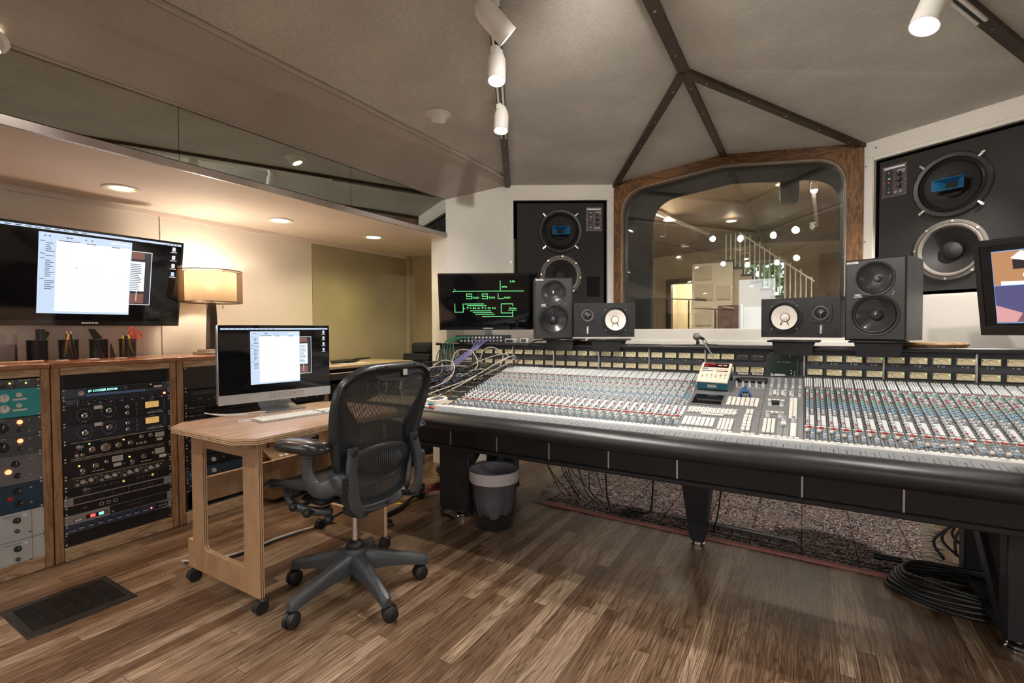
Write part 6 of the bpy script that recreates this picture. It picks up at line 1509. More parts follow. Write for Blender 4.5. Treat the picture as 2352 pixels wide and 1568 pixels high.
# side links, arms
for sd in(-1,1):
    y=lambda a:.014+sd*a
    P=bez([(.160,y(.172),.690),(.160,y(.174),.66),(.168,y(.186),.60),(.176,y(.188),.52),(.180,y(.176),.46),(.180,y(.142),.418)],5)
    m=MB();nn=len(P);rr=[]
    for i,p in enumerate(P):
        t=(P[min(i+1,nn-1)]-P[max(i-1,0)]).normalized();sdv=Vector((0,t.z,-t.y)).normalized() if True else None
        w_=.024*(1 if 0<i<nn-1 else .75)
        rr.append([tuple(p+sdv*a*w_+Vector((b*.010+.018,0,0))) for a,b in((-1,-.6),(-.85,.8),(-.5,1),(.5,1),(.85,.8),(1,-.6))])
    m.ring(rr);m.build('back_link',gph,ch,ang=50)
    for p in((.190,y(.173),.668),(.208,y(.140),.424)): put('pivot_screw',cm('psc',lambda:MB().lathe([(.013,0),(.012,.004),(.006,.004),(.005,.001),(.0001,.001)],(0,0,0),(1,0,0),18).mesh('pivot_screw',gphd)),ch,p)
    # arm bracket
    m=MB();m.box((.150,y(.222),.556),(.075,.055,.082),0,.012);br=m.build('arm_bracket',gph,ch)
    MB().box((.1885,y(.222),.556),(.003,.020,.052),0,.0014).cyl((.189,y(.222),.568),(.193,y(.222),.568),.006,n=10,mi=1).cyl((.189,y(.222),.546),(.193,y(.222),.546),.006,n=10,mi=1).build('height_slot',[blackm,chrome],br)
    m=MB();P=bez([(.145,y(.235),.555),(.110,y(.262),.537),(.080,y(.275),.542),(.055,y(.280),.575),(.048,y(.281),.62),(.055,y(.280),.668)],6)
    rr=[];nn=len(P)
    for i,p in enumerate(P):
        t=(P[min(i+1,nn-1)]-P[max(i-1,0)]).normalized();q_=t.cross(Vector((0,1,0))).normalized();f=i/(nn-1);w1=.038-.012*f;w2=.020
        rr.append([tuple(p+q_*math.cos(2*PI*k/12)*w1+Vector((0,1,0))*math.sin(2*PI*k/12)*w2) for k in range(12)])
    m.ring(rr);m.build('arm_support',gph,ch,ang=60)
    # pad : rounded super-ellipsoid
    m=MB();rr=[];cxp,cyp,czp=.014,y(.282),.699;ang=R(7)*-sd
    for i in range(17):
        t=-1+2*i/16;f=max(.02,(1-abs(t)**3.2))**.5;L_=.142
        wid=(.050+.006*t)*f;hgt=.029*f
        r_=[]
        for k in range(16):
            a=2*PI*k/16;xx=t*L_;yy=wid*math.copysign(abs(math.cos(a))**.8,math.cos(a));zz=hgt*math.copysign(abs(math.sin(a))**.8,math.sin(a))
            r_.append((cxp+xx*math.cos(ang)-yy*math.sin(ang),cyp+xx*math.sin(ang)+yy*math.cos(ang),czp+zz-.010*(t<0)*t*t))
        rr.append(r_)
    m.ring(rr);m.build('arm_pad',padm,ch,ang=70)
    MB().box((.055,y(.280),.668),(.07,.05,.016),0,.006).build('pad_mount',gph,ch)
    # tilt yoke
    m=MB();m.tube(bez([(-.165,y(.205),.485),(-.190,y(.205),.455),(-.170,y(.20),.415),(-.10,y(.17),.388),(-.02,y(.12),.380)]),[.020]*13+[.018]*12+[.015]*24 if False else .018,10);m.cyl((-.165,y(.185),.478),(-.165,y(.228),.478),.030,n=24);m.build('tilt_yoke',gph,ch)
    MB().lathe([(.018,0),(.017,.003),(.009,.003),(.008,.0),(.0001,.0)],(-.165,y(.2285),.478),(0,sd,0),20).build('pivot_cap',gphd,ch)
# seat : frame ring + mesh
def seatpt(s,t,o=0.):
    x=.085-s*.445;z=.490+.012*math.cos((s-.3)*3)-.030*max(0,(s-.72)/.28)**2+.018*(abs(t)**2.5)*(1 if s<.8 else .4)
    wdt=.235*(.86+.14*math.sin(min(1,s*1.6)*PI/2))*(1-.18*max(0,(s-.8)/.2)**2)
    return Vector((x,.014+t*wdt,z+o))
rg_=[[tuple(seatpt(i/14,-1+2*k/14)) for k in range(15)] for i in range(15)]
MB().ring(rg_,0,caps=False,closed=False).build('seat_mesh',pel,ch,fix=False)
P=[seatpt(i/14,-1) for i in range(15)]+[seatpt(1,-1+2*k/8) for k in range(1,8)]+[seatpt(1-i/14,1) for i in range(15)]+[seatpt(0,1-2*k/8) for k in range(1,8)]
rr=[];nn=len(P);cc=Vector((-.15,.014,.47))
for i,p in enumerate(P):
    t=(P[(i+1)%nn]-P[i-1]).normalized();o_=Vector((t.y,-t.x,0)).normalized()
    if o_.dot(p-cc)<0:o_=-o_
    rr.append([tuple(p+o_*a+Vector((0,0,b))) for a,b in((-.014,.004),(.006,.008),(.022,-.002),(.020,-.014),(.0,-.020),(-.014,-.010))])
rr.append(rr[0]);MB().ring(rr,0,caps=False).build('seat_frame',gphd,ch,ang=60)
# mechanism
m=MB();m.box((-.02,0,.415),(.22,.11,.055),0,.015);m.box((.10,.0,.405),(.10,.24,.045),0,.015);m.box((-.10,0,.425),(.14,.30,.03),0,.012);m.box((.02,.0,.375),(.10,.09,.05),0,.02)
m.tube([(.13,-.12,.42),(.19,-.13,.425)],.014,8);m.tube([(.13,.14,.42),(.19,.15,.425)],.014,8);m.build('tilt_mechanism',M('mech_black',(.014,.015,.017),.4,var=.1),ch)
for p,q_ in(((-.13,-.10,.405),(-.15,-.185,.405)),((-.06,-.08,.392),(-.075,-.175,.390)),((0,-.05,.372),(-.005,-.125,.362))):
    m=MB();m.cyl(p,q_,.005);a,b=Vector(p),Vector(q_);d=(b-a).normalized();m.lathe([(.001,-.008),(.014,-.006),(.018,.004),(.018,.016),(.012,.024),(.001,.025)],b,d,18);m.build('adjustment_knob',black,ch)
# column and base
MB().cyl((0,0,.20),(0,0,.395),.0140,n=20).build('gas_column',chrome,ch)
m=MB();m.lathe([(.001,.052),(.024,.052),(.024,.10),(.034,.105),(.036,.14)],n=28,mi=0);m.lathe([(.036,.10),(.050,.13),(.052,.18),(.046,.195)],n=28,mi=1);m.lathe([(.046,.195),(.044,.200),(.036,.203),(.036,.212),(.030,.220),(.020,.228),(.014,.229)],n=28,mi=0);m.build('hub',[black,gph],ch)
for k in range(5):
    a=R(-91+72*k);c_,s_=math.cos(a),math.sin(a)
    rr=[]
    for d,zt,zb,w_ in((.030,.188,.105,.036),(.07,.180,.098,.033),(.14,.160,.094,.027),(.21,.138,.085,.0235),(.27,.120,.074,.022),(.305,.109,.066,.0215),(.322,.100,.066,.014)):
        zm=(zt+zb)/2;r_=[]
        for dy,zz in((-1,zb),(-1.0,zm),(-.8,zt-.012),(-.35,zt),(.35,zt),(.8,zt-.012),(1.0,zm),(1,zb)):
            yy=dy*w_;r_.append((c_*d-s_*yy,s_*d+c_*yy,zz))
        rr.append(r_)
    MB().ring(rr).build('base_leg',gph,ch,ang=45)
    cd=R([20,-35,-25,40,10][k]);cx_,cy_=c_*.300,s_*.300
    wd=Vector((math.cos(cd),math.sin(cd),0));tr_=Vector((-wd.y,wd.x,0))*(.020 if k%2 else -.020)
    c0=Vector((cx_,cy_,.031))+tr_*.8
    m=MB()
    for s2 in(-1,1): m.lathe([(.001,.004),(.022,.004),(.031,.006),(.032,.012),(.031,.020),(.026,.024),(.001,.026)] ,c0,wd*s2,28)
    m.cyl(tuple(Vector((cx_,cy_,.040))),(cx_,cy_,.070),.010);m.cyl(tuple(c0-wd*.006),tuple(c0+wd*.006),.027,n=20)
    m.build('castor',rub,ch)
# ================================================================== WASTE BIN
bn_=root('waste_bin','dark translucent waste bin lined with a grey bag, standing in front of the console pedestal','waste bin',(-1.555,2.375,0))
smoke=M('smoky_plastic',(.03,.03,.035),.12,var=.05,alpha=.5)
MB().lathe([(.001,.004),(.108,.004),(.114,.010),(.120,.06),(.145,.335)],n=56).build('bin_wall',smoke,bn_)
m=MB();rr=[];rg=random.Random(4)
for z,r0,j in((.075,.088,.016),(.10,.104,.008),(.14,.112,.006),(.20,.118,.005),(.27,.130,.002),(.30,.139,.0),(.334,.1415,.0)):
    ph=rg.random()*6
    rr.append([(math.cos(2*PI*k/72)*(r0+j*math.sin(k*1.1+ph)*rg.uniform(.4,1)),math.sin(2*PI*k/72)*(r0+j*math.cos(k*1.7+ph)*rg.uniform(.4,1)),z+(.012*math.sin(k*.5) if z<.08 else 0)) for k in range(72)])
m.ring(rr,0,caps=False);m.build('bin_liner',M('liner_grey',(.36,.35,.38),.45,var=.15,scale=12),bn_,ang=80)
m=MB();m.lathe([(.1455,.338),(.1475,.338),(.1465,.285),(.1435,.270),(.1405,.272)],n=56);m.build('liner_cuff',M('liner_cuff',(.62,.58,.60),.5,var=.05),bn_)
MB().tube([(.146*math.cos(i*PI/28),.146*math.sin(i*PI/28),.338) for i in range(56)],.0032,8,closed=True).build('rim',M('rim_dark',(.12,.12,.14),.3),bn_)
# ================================================================== FLOOR VENT
vt=root('floor_vent','dark metal floor vent grille lying in the wooden floor','floor vent',(-2.636,.77,0))
vm=M('vent_bronze',(.07,.062,.058),.32,.75,var=.2,scale=20)
O=[(-.168,-.176),(.168,-.176),(.168,.176),(-.168,.176)];I=[(-.128,-.148),(.128,-.148),(.128,.148),(-.128,.148)]
m=MB()
m.add([(x,y,0) for x,y in O]+[(x*.97,y*.97,.007) for x,y in O]+[(x,y,.007) for x,y in I]+[(x,y,.001) for x,y in I],[(i,(i+1)%4,4+(i+1)%4,4+i) for i in range(4)]+[(4+i,4+(i+1)%4,8+(i+1)%4,8+i) for i in range(4)]+[(8+i,8+(i+1)%4,12+(i+1)%4,12+i) for i in range(4)],0)
m.build('vent_frame',vm,vt)
MB().bb(-.128,.128,-.148,.148,.0005,.0015).build('vent_duct',blackm,vt)
for k in range(6):
    y0=-.146+k*.049
    m=MB()
    for i in range(26): m.bb(-.124+i*.0098,-.1195+i*.0098,y0,y0+.045,.003,.0058)
    m.build('louvre_section',vm,vt)
# ================================================================== RUG
def rugmat():
    m=bpy.data.materials.new('oriental_rug_pile');m.use_nodes=True;nt=m.node_tree;N=nt.nodes;L=nt.links;b=N['Principled BSDF'];b.inputs['Roughness'].default_value=.95;b.inputs['Specular IOR Level'].default_value=.1
    tc=N.new('ShaderNodeTexCoord')
    v1=N.new('ShaderNodeTexVoronoi');v1.inputs['Scale'].default_value=26;v1.inputs['Randomness'].default_value=.75
    n1=N.new('ShaderNodeTexNoise');n1.inputs['Scale'].default_value=13;n1.inputs['Detail'].default_value=3;n1.inputs['Distortion'].default_value=2.5
    n2=N.new('ShaderNodeTexNoise');n2.inputs['Scale'].default_value=170;n2.inputs['Detail'].default_value=2
    L.new(tc.outputs['Object'],v1.inputs['Vector']);L.new(tc.outputs['Object'],n1.inputs['Vector']);L.new(tc.outputs['Object'],n2.inputs['Vector'])
    def M_(op,a,v=None,c=None):
        n=N.new('ShaderNodeMath');n.operation=op
        for i,q in enumerate((a,v,c)):
            if q is None:continue
            if isinstance(q,(int,float)):n.inputs[i].default_value=q
            else:L.new(q,n.inputs[i])
        return n.outputs[0]
    w=M_('PINGPONG',M_('MULTIPLY',n1.outputs['Fac'],13.),1.)
    val=M_('ADD',M_('MULTIPLY',w,.72),M_('MULTIPLY',n2.outputs['Fac'],.30))
    rp=N.new('ShaderNodeValToRGB');rp.color_ramp.interpolation='CONSTANT';e=rp.color_ramp.elements;e[0].position=0;e[0].color=(.035,.028,.033,1);e[1].position=.80;e[1].color=(.75,.70,.62,1)
    for p,c in((.30,(.16,.06,.055)),(.38,(.05,.045,.055)),(.50,(.36,.24,.21)),(.56,(.08,.085,.12)),(.66,(.52,.46,.39))):
        k=rp.color_ramp.elements.new(p);k.color=(*c,1)
    L.new(val,rp.inputs[0])
    # tile lines
    br=N.new('ShaderNodeTexBrick');br.offset=0;br.inputs['Scale'].default_value=1;br.inputs['Brick Width'].default_value=.24;br.inputs['Row Height'].default_value=.24;br.inputs['Mortar Size'].default_value=.004;br.inputs['Color1'].default_value=(1,.92,.9,1);br.inputs['Color2'].default_value=(.8,.82,.86,1);br.inputs['Mortar'].default_value=(.30,.24,.24,1)
    L.new(tc.outputs['Object'],br.inputs['Vector'])
    mx_=N.new('ShaderNodeMix');mx_.data_type='RGBA';mx_.blend_type='MULTIPLY';mx_.inputs[0].default_value=.9;L.new(rp.outputs[0],mx_.inputs[6]);L.new(br.outputs[0],mx_.inputs[7]);L.new(mx_.outputs[2],b.inputs['Base Color'])
    bp=N.new('ShaderNodeBump');bp.inputs['Strength'].default_value=.6;bp.inputs['Distance'].default_value=.004;L.new(n2.outputs['Fac'],bp.inputs['Height']);L.new(bp.outputs[0],b.inputs['Normal']);return m
rg=root('oriental_rug','patterned red brown oriental rug with fringed ends lying under the console','rug',(-.5,3.4,0))
rl=(.5,-3.4,0)
Q=[(-1.47,2.825),(.47,2.765),(.66,4.10),(-1.62,4.12)]
def rq(s,t): return (Q[0][0]*(1-s)*(1-t)+Q[1][0]*s*(1-t)+Q[2][0]*s*t+Q[3][0]*(1-s)*t,Q[0][1]*(1-s)*(1-t)+Q[1][1]*s*(1-t)+Q[2][1]*s*t+Q[3][1]*(1-s)*t)
def rz(s,t): return .009+.014*math.exp(-((s-.06-.3*t)/.03)**2)
def rband(s0,s1,t0,t1,nm,mt,h=0.,ns=30,nt=10):
    m=MB();g=[[(*rq(s0+(s1-s0)*i/ns,t0+(t1-t0)*j/nt),rz(s0+(s1-s0)*i/ns,t0+(t1-t0)*j/nt)+h) for i in range(ns+1)] for j in range(nt+1)]
    m.ring(g,0,caps=False,closed=False);g0=[(p[0],p[1],0.0005) for p in g[0]];m.ring([g0,g[0]],0,caps=False,closed=False)
    return m.build(nm,mt,rg,loc=rl,fix=False)
rband(.0,1,.02,1,'field',rugmat())
rband(0,1,-.0,.022,'edge_binding',M('rug_pink_edge',(.40,.17,.15),.95,var=.2,scale=80),h=.002,nt=2)
m=MB()
for i in range(9): 
    pass
for t in(.045,.075): 
    P=[(*rq(i/60,t),rz(i/60,t)+.001) for i in range(61)];m.tube(P,.0022,4)
m.build('border_line',M('rug_line',(.03,.02,.025),.95),rg,loc=rl)
fr=random.Random(8)
for end,s in(('left',0),('right',1)):
    m=MB()
    for i in range(70):
        t=i/70;x,y=rq(s,t);dx=(-1 if s==0 else 1)*fr.uniform(.05,.09);dy=fr.uniform(-.02,.02)
        m.tube([(x,y,.010),(x+dx*.5,y+dy*.3,.012+fr.random()*.008),(x+dx,y+dy,.004)],[.0035,.003,.004],5)
    m.build('fringe',M('rug_fringe',(.42,.38,.31),.95,var=.2),rg,loc=rl,label='cream tasselled fringe')['kind']='stuff'
# ================================================================== CABLES ON THE FLOOR
cbk=M('cable_black',(.012,.012,.013),.4,var=.1);cgy=M('cable_white',(.5,.48,.45),.45,var=.1)
tag(MB().tube(bez([(-2.62,1.20,.008),(-2.50,1.30,.008),(-2.46,1.45,.008),(-2.47,1.60,.008),(-2.43,1.80,.008),(-2.36,1.95,.008),(-2.25,2.02,.008),(-2.1,2.02,.008),(-2.05,2.06,.008)]),.006,8).tube(bez([(-2.62,1.19,.016),(-2.50,1.29,.016),(-2.46,1.45,.016),(-2.46,1.60,.016),(-2.42,1.79,.016)]),.006,8,1).build('floor_cable',[cbk,cgy]),'black and white cable pair running over the floor under the wooden desk','cable')
tag(MB().tube(bez([(-2.10,2.08,.012),(-2.18,2.12,.014),(-2.20,2.25,.015),(-2.24,2.38,.018),(-2.26,2.48,.03)]),.012,10).build('floor_cable',cbk),'thick black sheathed cable leading to the red connectors on the floor','cable')
tag(MB().lathe([(.001,0),(.036,0),(.038,.002),(.034,.004),(.001,.0035)],(-2.305,2.375,.0),(0,0,1),32).build('floor_plate',M('brass',(.5,.36,.12),.3,.9,var=.2,scale=60)),'round brass plate set in the floor behind the chair','floor plate')
cx_=root('multipin_connector','black plug block with red sleeved leads lying on the floor by the left pedestal','connector',(-2.26,2.52,0))
rsl=M('sleeve_red',(.30,.02,.02),.4,var=.2)
MB().box((0,0,.035),(.06,.05,.07),0,.01).box((-.04,.05,.05),(.035,.07,.04),0,.008).box((.02,-.03,.03),(.03,.05,.04),0,.008).build('plug_body',black,cx_)
for k in range(6):
    MB().tube([(0,.01*k-.03,.03+.008*(k%3)),(.08,.05+.016*k,.05+.006*k),(.20,.09+.02*k,.06)],.008,8).build('lead_sleeve',rsl if k%2==0 else black,cx_)
for k,(P,lb) in enumerate((([(-2.05,2.70,.45),(-2.10,2.70,.30),(-2.08,2.65,.15),(-2.0,2.60,.05),(-1.95,2.55,.03)],'black cable hanging down at the left side of the left pedestal'),([(-2.0,2.50,.01),(-1.98,2.42,.01),(-1.92,2.34,.01),(-1.86,2.33,.01),(-1.80,2.30,.01)],'black cable looping round the foot of the left pedestal'),([(-2.45,2.95,.012),(-2.3,2.93,.012),(-2.15,2.85,.012),(-2.0,2.8,.012)],'dark cable lying on the floor behind the chair arm'))):
    tag(MB().tube(bez(P),.008,8).build('floor_cable',cbk),lb,'cable')
tag(MB().tube([(-2.42+.09*math.cos(t*PI/10),3.02+.06*math.sin(t*PI/10),.03) for t in range(20)],.012,8,closed=True).tube([(-2.42+.085*math.cos(t*PI/10),3.02+.058*math.sin(t*PI/10),.05) for t in range(20)],.012,8,closed=True).build('coiled_cable',cbk),'small black cable coil on the floor far behind the chair arm','cable')
# hanging thin leads
hr=random.Random(12)
for k in range(9):
    x=-1.42+.035*k;y=2.78+.03*(k%3)
    tag(MB().tube(bez([(x,y,.47),(x+hr.uniform(-.02,.02),y,.36),(x+hr.uniform(-.03,.05),y,.26),(x+.06+hr.uniform(-.02,.04),y+.02,.14),(x+.10,y+.08,.06)]),.0028,5).build('hanging_lead',cbk),'thin black lead hanging in the bunch below the console, right of the waste bin','cable','thin leads hanging below the console')
tag(MB().tube(bez([(-1.02,2.78,.47),(-1.02,2.79,.30),(-1.01,2.80,.12),(-.98,2.84,.03),(-.88,2.90,.035),(-.78,2.88,.06),(-.74,2.80,.2),(-.72,2.75,.46)]),.005,6).build('hanging_lead',cbk),'black lead hanging in a loop onto the rug between bin and middle leg','cable')
tag(MB().tube([(-.90+.07*math.cos(t*PI/9),2.90+.05*math.sin(t*PI/9),.025+.003*math.sin(t)) for t in range(18)],.0045,6,closed=True).tube([(-.88+.06*math.cos(t*PI/9),2.92+.045*math.sin(t*PI/9),.034) for t in range(18)],.0045,6,closed=True).build('coiled_cable',cbk),'small loose loops of black lead lying on the rug','cable')
tag(MB().tube(bez([(-.385,2.80,.46),(-.375,2.80,.3),(-.39,2.80,.15),(-.42,2.84,.03)]),.004,6).build('hanging_lead',cbk),'single black lead hanging just right of the middle leg','cable')
tag(MB().cyl((-.66,2.99,.025),(-.02,2.96,.025),.012,n=12).build('metal_rod',M('rod_grey',(.35,.33,.31),.4,.6)),'grey metal rod lying on the rug behind the middle leg','rod')
# coil on the right
m=MB()
for k in range(6):
    a_=.275-.012*k;b_=.165-.006*k
    P=[(.60+a_*math.cos(t*PI/20),2.70+b_*math.sin(t*PI/20)+.005*k,.014+.013*k+.006*math.sin(t*.6+k)) for t in range(40)];m.tube(P,.0085,8,closed=True)
for t0 in(2.4,3.4,4.4): pass
tag(m.build('coiled_cable',cbk),'large coil of thick black cable on the floor beside the right pedestal','cable')
MBt=MB().cyl((.33,2.86,.06),(.40,2.84,.07),.012).cyl((.30,2.87,.06),(.33,2.86,.06),.016);tag(MBt.build('cable_plug',black),'black plug at the end of the coiled cable on the rug','plug')
for k in range(14):
    x=.60+.03*k+hr.uniform(-.01,.01);y=3.02+.04*(k%4)
    tag(MB().tube(bez([(x,y,.47),(x+hr.uniform(-.02,.02),y,.36),(x+hr.uniform(-.04,.04),y+.01,.24),(x+hr.uniform(-.06,.06),y,.13),(x+hr.uniform(-.08,.08),y-.02,.05)]),.006,6).build('hanging_lead',cbk),'black cable in the thick bundle hanging beside the right pedestal','cable','cables of the right hand bundle')
for k in range(3):
    tag(MB().tube(bez([(.86,3.0,.45),(.86,3.1,.25),(.95,3.2,.08+.02*k),(1.15,3.25+.05*k,.02),(1.4,3.3+.05*k,.02)]),.010,8).build('floor_cable',M('cable_slate',(.06,.075,.09),.35)),'thick slate coloured cable curving across the floor behind the right pedestal','cable','slate cables by the right pedestal')
# ================================================================== PATCH CABLES
pr=random.Random(21)
pcols=[('black',cbk,34,.0030),('grey white',M('cable_pale',(.45,.42,.36),.45,var=.05),7,.0032),('violet',M('cable_violet',(.05,.045,.12),.4,var=.1),9,.0030),('brown',M('cable_brown',(.09,.06,.035),.5,var=.1),8,.0030),('blue',M('cable_blue',(.03,.10,.28),.4,var=.1),4,.0034)]
def jackpt(): return S(pr.uniform(-2.40,-1.86),pr.uniform(.12,.68),.0)
for nm,mt,cnt,rad in pcols:
    for k in range(cnt):
        a=jackpt();b=jackpt();n_=Vector((0,-math.sin(SA),math.cos(SA)))
        h=pr.uniform(.03,.10);mid=[]
        ctr=(a+b)/2
        pts=[a,a+n_*.045]
        loops=pr.randint(2,4)
        for j in range(loops):
            f=(j+1)/(loops+1);c_=a.lerp(b,f)+Vector((pr.uniform(-.16,.16),pr.uniform(-.16,.14),0))
            c_.x=min(max(c_.x,-2.42),-1.80);sc_=(c_.y-2.22)/math.cos(SA);c_.y=min(max(c_.y,2.24),2.88);sc_=(c_.y-2.22)/math.cos(SA)
            c_.z=.70+sc_*math.sin(SA)+pr.uniform(.02,h);pts.append(c_)
        pts+=[b+n_*.045,b]
        o=MB().tube(bez(pts,7),rad,6).cyl(tuple(a),tuple(a+n_*.035),.005,n=8,mi=1).cyl(tuple(b),tuple(b+n_*.035),.005,n=8,mi=1).build('patch_cable',[mt,cbk if k%3 else MATS['brass']])
        tag(o,f'{nm} patch cable in the tangle plugged into the left end of the console','cable',f'{nm} patch cables')
big=[[(-2.36,2.26,.73),(-2.42,2.30,.80),(-2.38,2.40,.86),(-2.25,2.34,.80),(-2.10,2.20,.72),(-1.95,2.20,.72),(-1.86,2.45,.80),(-1.80,2.72,.90),(-1.74,2.84,.96),(-1.80,2.86,.98),(-1.92,2.80,.94),(-2.02,2.66,.87)],
[(-2.34,2.30,.74),(-2.40,2.36,.82),(-2.30,2.38,.84),(-2.20,2.28,.76),(-2.04,2.24,.74),(-1.92,2.32,.78),(-1.84,2.55,.84),(-1.77,2.80,.94),(-1.70,2.86,.97),(-1.72,2.84,.93),(-1.86,2.6,.82)],
[(-2.22,2.45,.80),(-2.16,2.62,.93),(-2.02,2.60,.92),(-1.95,2.45,.83),(-2.06,2.30,.77),(-2.22,2.30,.78),(-2.26,2.45,.86),(-2.14,2.60,.90),(-1.98,2.70,.90)],
[(-2.05,2.60,.83),(-2.10,2.72,.99),(-1.99,2.76,1.00),(-1.90,2.70,.90),(-1.96,2.55,.83)],
[(-1.98,2.84,.92),(-1.96,2.88,1.01),(-1.88,2.89,1.02),(-1.80,2.87,.97),(-1.78,2.80,.90)]]
for k,P in enumerate(big): tag(MB().tube(bez(P,8),.0038,7).build('patch_cable',MATS['cable_pale']),['long pale cable swinging lowest round the left end of the console tangle','long pale cable just inside the outermost loop of the tangle','pale cable making a wide round loop in the middle of the tangle','pale cable making a narrow upright loop high in the tangle','short pale cable arching over the leftmost lit meters'][k],'cable','long pale patch cables')
gm=M('cable_green',(.02,.17,.09),.4,var=.1)
for k in range(5):
    x=-2.235+.027*k
    tag(MB().tube(bez([(x,2.955+.016*k,1.09-.022*(k%2)),(x-.02,2.90,1.095),(-2.30+.02*k,2.86,1.06),(-2.36+.04*k,2.84,.97),(-2.34+.05*k,2.80,.90),(-2.26+.04*k,2.74,.86)]),.0036,7).build('green_cable',gm),'green cable hanging from the left end of the converter box','cable','green cables of the converter box')
for k in range(6):
    x=-2.10+.027*k
    tag(MB().tube(bez([(x,3.03+.016*k,1.09-.022*(k%2)),(x-.02,2.96,1.07),(-2.08+.01*k,2.90,1.02),(-2.13+.012*k,2.80,.95),(-2.18+.014*k,2.66,.86)]),.0034,7).build('violet_cable',M('cable_lilac',(.13,.13,.33),.4,var=.1)),'lilac blue cable hanging from the right end of the converter box','cable','lilac cables of the converter box')
# ================================================================== ROOM BEHIND THE WINDOW
lw=fabric('live_wall_cloth',(.42,.34,.24),var=.08,mott=.15);lc=M('live_ceiling',(.22,.15,.10),.5,var=.25,scale=1.6);lcream=M('live_cream_paint',(.62,.56,.47),.6,var=.04,scale=3)
darkp=M('dark_trim_paint',(.035,.025,.018),.5,var=.1)
struct(MB().bb(-4.6,3.6,4.8,11.6,-.1,0),'floor',floormat())
# pitched ceiling
struct(MB().prism([(-4.6,4.78,2.50),(-.6,4.78,2.95),(-.6,9.9,2.62),(-4.6,9.9,2.40)],(0,0,.05)),'ceiling',lc)
struct(MB().prism([(3.6,4.78,2.50),(-.6,4.78,2.95),(-.6,9.9,2.62),(3.6,9.9,2.40)],(0,0,.05)),'ceiling',lc)
struct(MB().bb(-4.8,3.8,4.7,10.0,3.05,3.1),'ceiling',lc)
struct(MB().bb(-4.6,-1.45,4.77,4.80,0,3).bb(.34,3.6,4.77,4.80,0,3).bb(-1.45,.34,4.77,4.80,2.45,3).bb(-1.45,.34,4.77,4.80,0,1.13),'wall_live_near',lw)
struct(MB().bb(-4.7,-4.6,4.75,11.6,0,3),'wall_live_left',lw);struct(MB().bb(3.5,3.6,4.75,11.6,0,3),'wall_live_right',lw)
# far wall with door and window openings
Y1=9.6
m=MB();
def hole(x0,x1,holes,z1=2.75):
    xs=x0
    for a,b,c,d in sorted(holes):
        m.bb(xs,a,Y1,Y1+.12,0,z1)
        if c>0:m.bb(a,b,Y1,Y1+.12,0,c)
        m.bb(a,b,Y1,Y1+.12,d,z1);xs=b
    m.bb(xs,x1,Y1,Y1+.12,0,z1)
hole(-4.6,3.6,[(-2.20,-1.62,0,2.02),(-1.02,-.30,.55,2.30)]);struct(m,'wall_live_far',lw)
m=MB();m.frame([(-2.28,0),(-1.54,0),(-1.54,2.10),(-2.28,2.10)],[(-2.19,0.0),(-1.63,0.0),(-1.63,2.01),(-2.19,2.01)],Y1-.04,Y1+.14);struct(m,'door_1',darkp)
struct(MB().bb(-2.5,-1.3,11.2,11.3,0,2.5),'wall_passage',lcream);struct(MB().bb(-2.5,-2.4,9.72,11.2,0,2.5).bb(-1.4,-1.3,9.72,11.2,0,2.5).bb(-2.5,-1.3,9.72,11.3,2.4,2.5),'wall_passage',lcream)
for k,(x,z,w,h) in enumerate(((-2.02,1.62,.18,.3),(-1.80,1.6,.10,.42))):
    r=root('picture_frame',['small framed picture on the passage wall, left one','narrow dark framed picture on the passage wall, right one'][k],'picture',(x,11.19,z));MB().frame([(-w/2,-h/2),(w/2,-h/2),(w/2,h/2),(-w/2,h/2)],[(-w/2+.02,-h/2+.02),(w/2-.02,-h/2+.02),(w/2-.02,h/2-.02),(-w/2+.02,h/2-.02)],-.03,0).build('frame',darkp,r);MB().bb(-w/2+.02,w/2-.02,-.01,0,-h/2+.02,h/2-.02).build('picture',lcream,r)
point('passage_lamp',(-1.9,10.4,2.2),60,(1,.8,.55),.08)
m=MB();m.frame([(-1.07,.50),(-.25,.50),(-.25,2.35),(-1.07,2.35)],[(-1.02,.55),(-.30,.55),(-.30,2.30),(-1.02,2.30)],Y1-.03,Y1+.13);m.bb(-1.02,-.30,Y1+.04,Y1+.07,1.42,1.46);m.bb(-.675,-.645,Y1+.04,Y1+.07,.55,2.30);struct(m,'window_2',lcream)
struct(MB().bb(-1.02,-.30,Y1+.05,Y1+.056,.55,2.30),'window_2',glass('clear_pane',(.92,.97,.94),1.45))
# staircase
st=root('staircase','white staircase with turned balusters and dark treads seen through the window','staircase',(-.75,8.7,0))
sl=(.75,-8.7,0)
N_=9;x0,z0,x1,z1=-1.13,2.22,.13,1.15
dx=(x1-x0)/N_;dz=(z0-z1)/N_
side_=[]
for k in range(N_):
    xa=x0+dx*k;zt=z0-dz*k
    MB().bb(xa-.02,xa+dx+.01,8.55,9.35,zt,zt+.035,0,.004).build('tread',darkp,st,loc=sl)
    for j in range(2):
        xb=xa+dx*(.25+.5*j)
        m=MB();m.lathe([(.012,0),(.012,.10),(.008,.12),(.013,.2),(.010,.35),(.008,.52),(.011,.55),(.011,.62)],(xb,8.60,zt+.035),(0,0,1),8);m.build('baluster',white,st,loc=sl)
m=MB()
P=[(x0,8.56,0)]+sum([[(x0+dx*k,8.56,z0-dz*k),(x0+dx*(k+1),8.56,z0-dz*k)] for k in range(N_)],[])+[(x1,8.56,0)]
m.prism(P,(0,.06,0));m.build('stringer_wall',M('stair_cream',(.40,.35,.28),.6,var=.04,scale=3),st,loc=sl)
m=MB();m.tube([(x0,8.60,z0+.655),(x1,8.60,z1+.70)],.013,8);m.build('handrail',white,st,loc=sl)
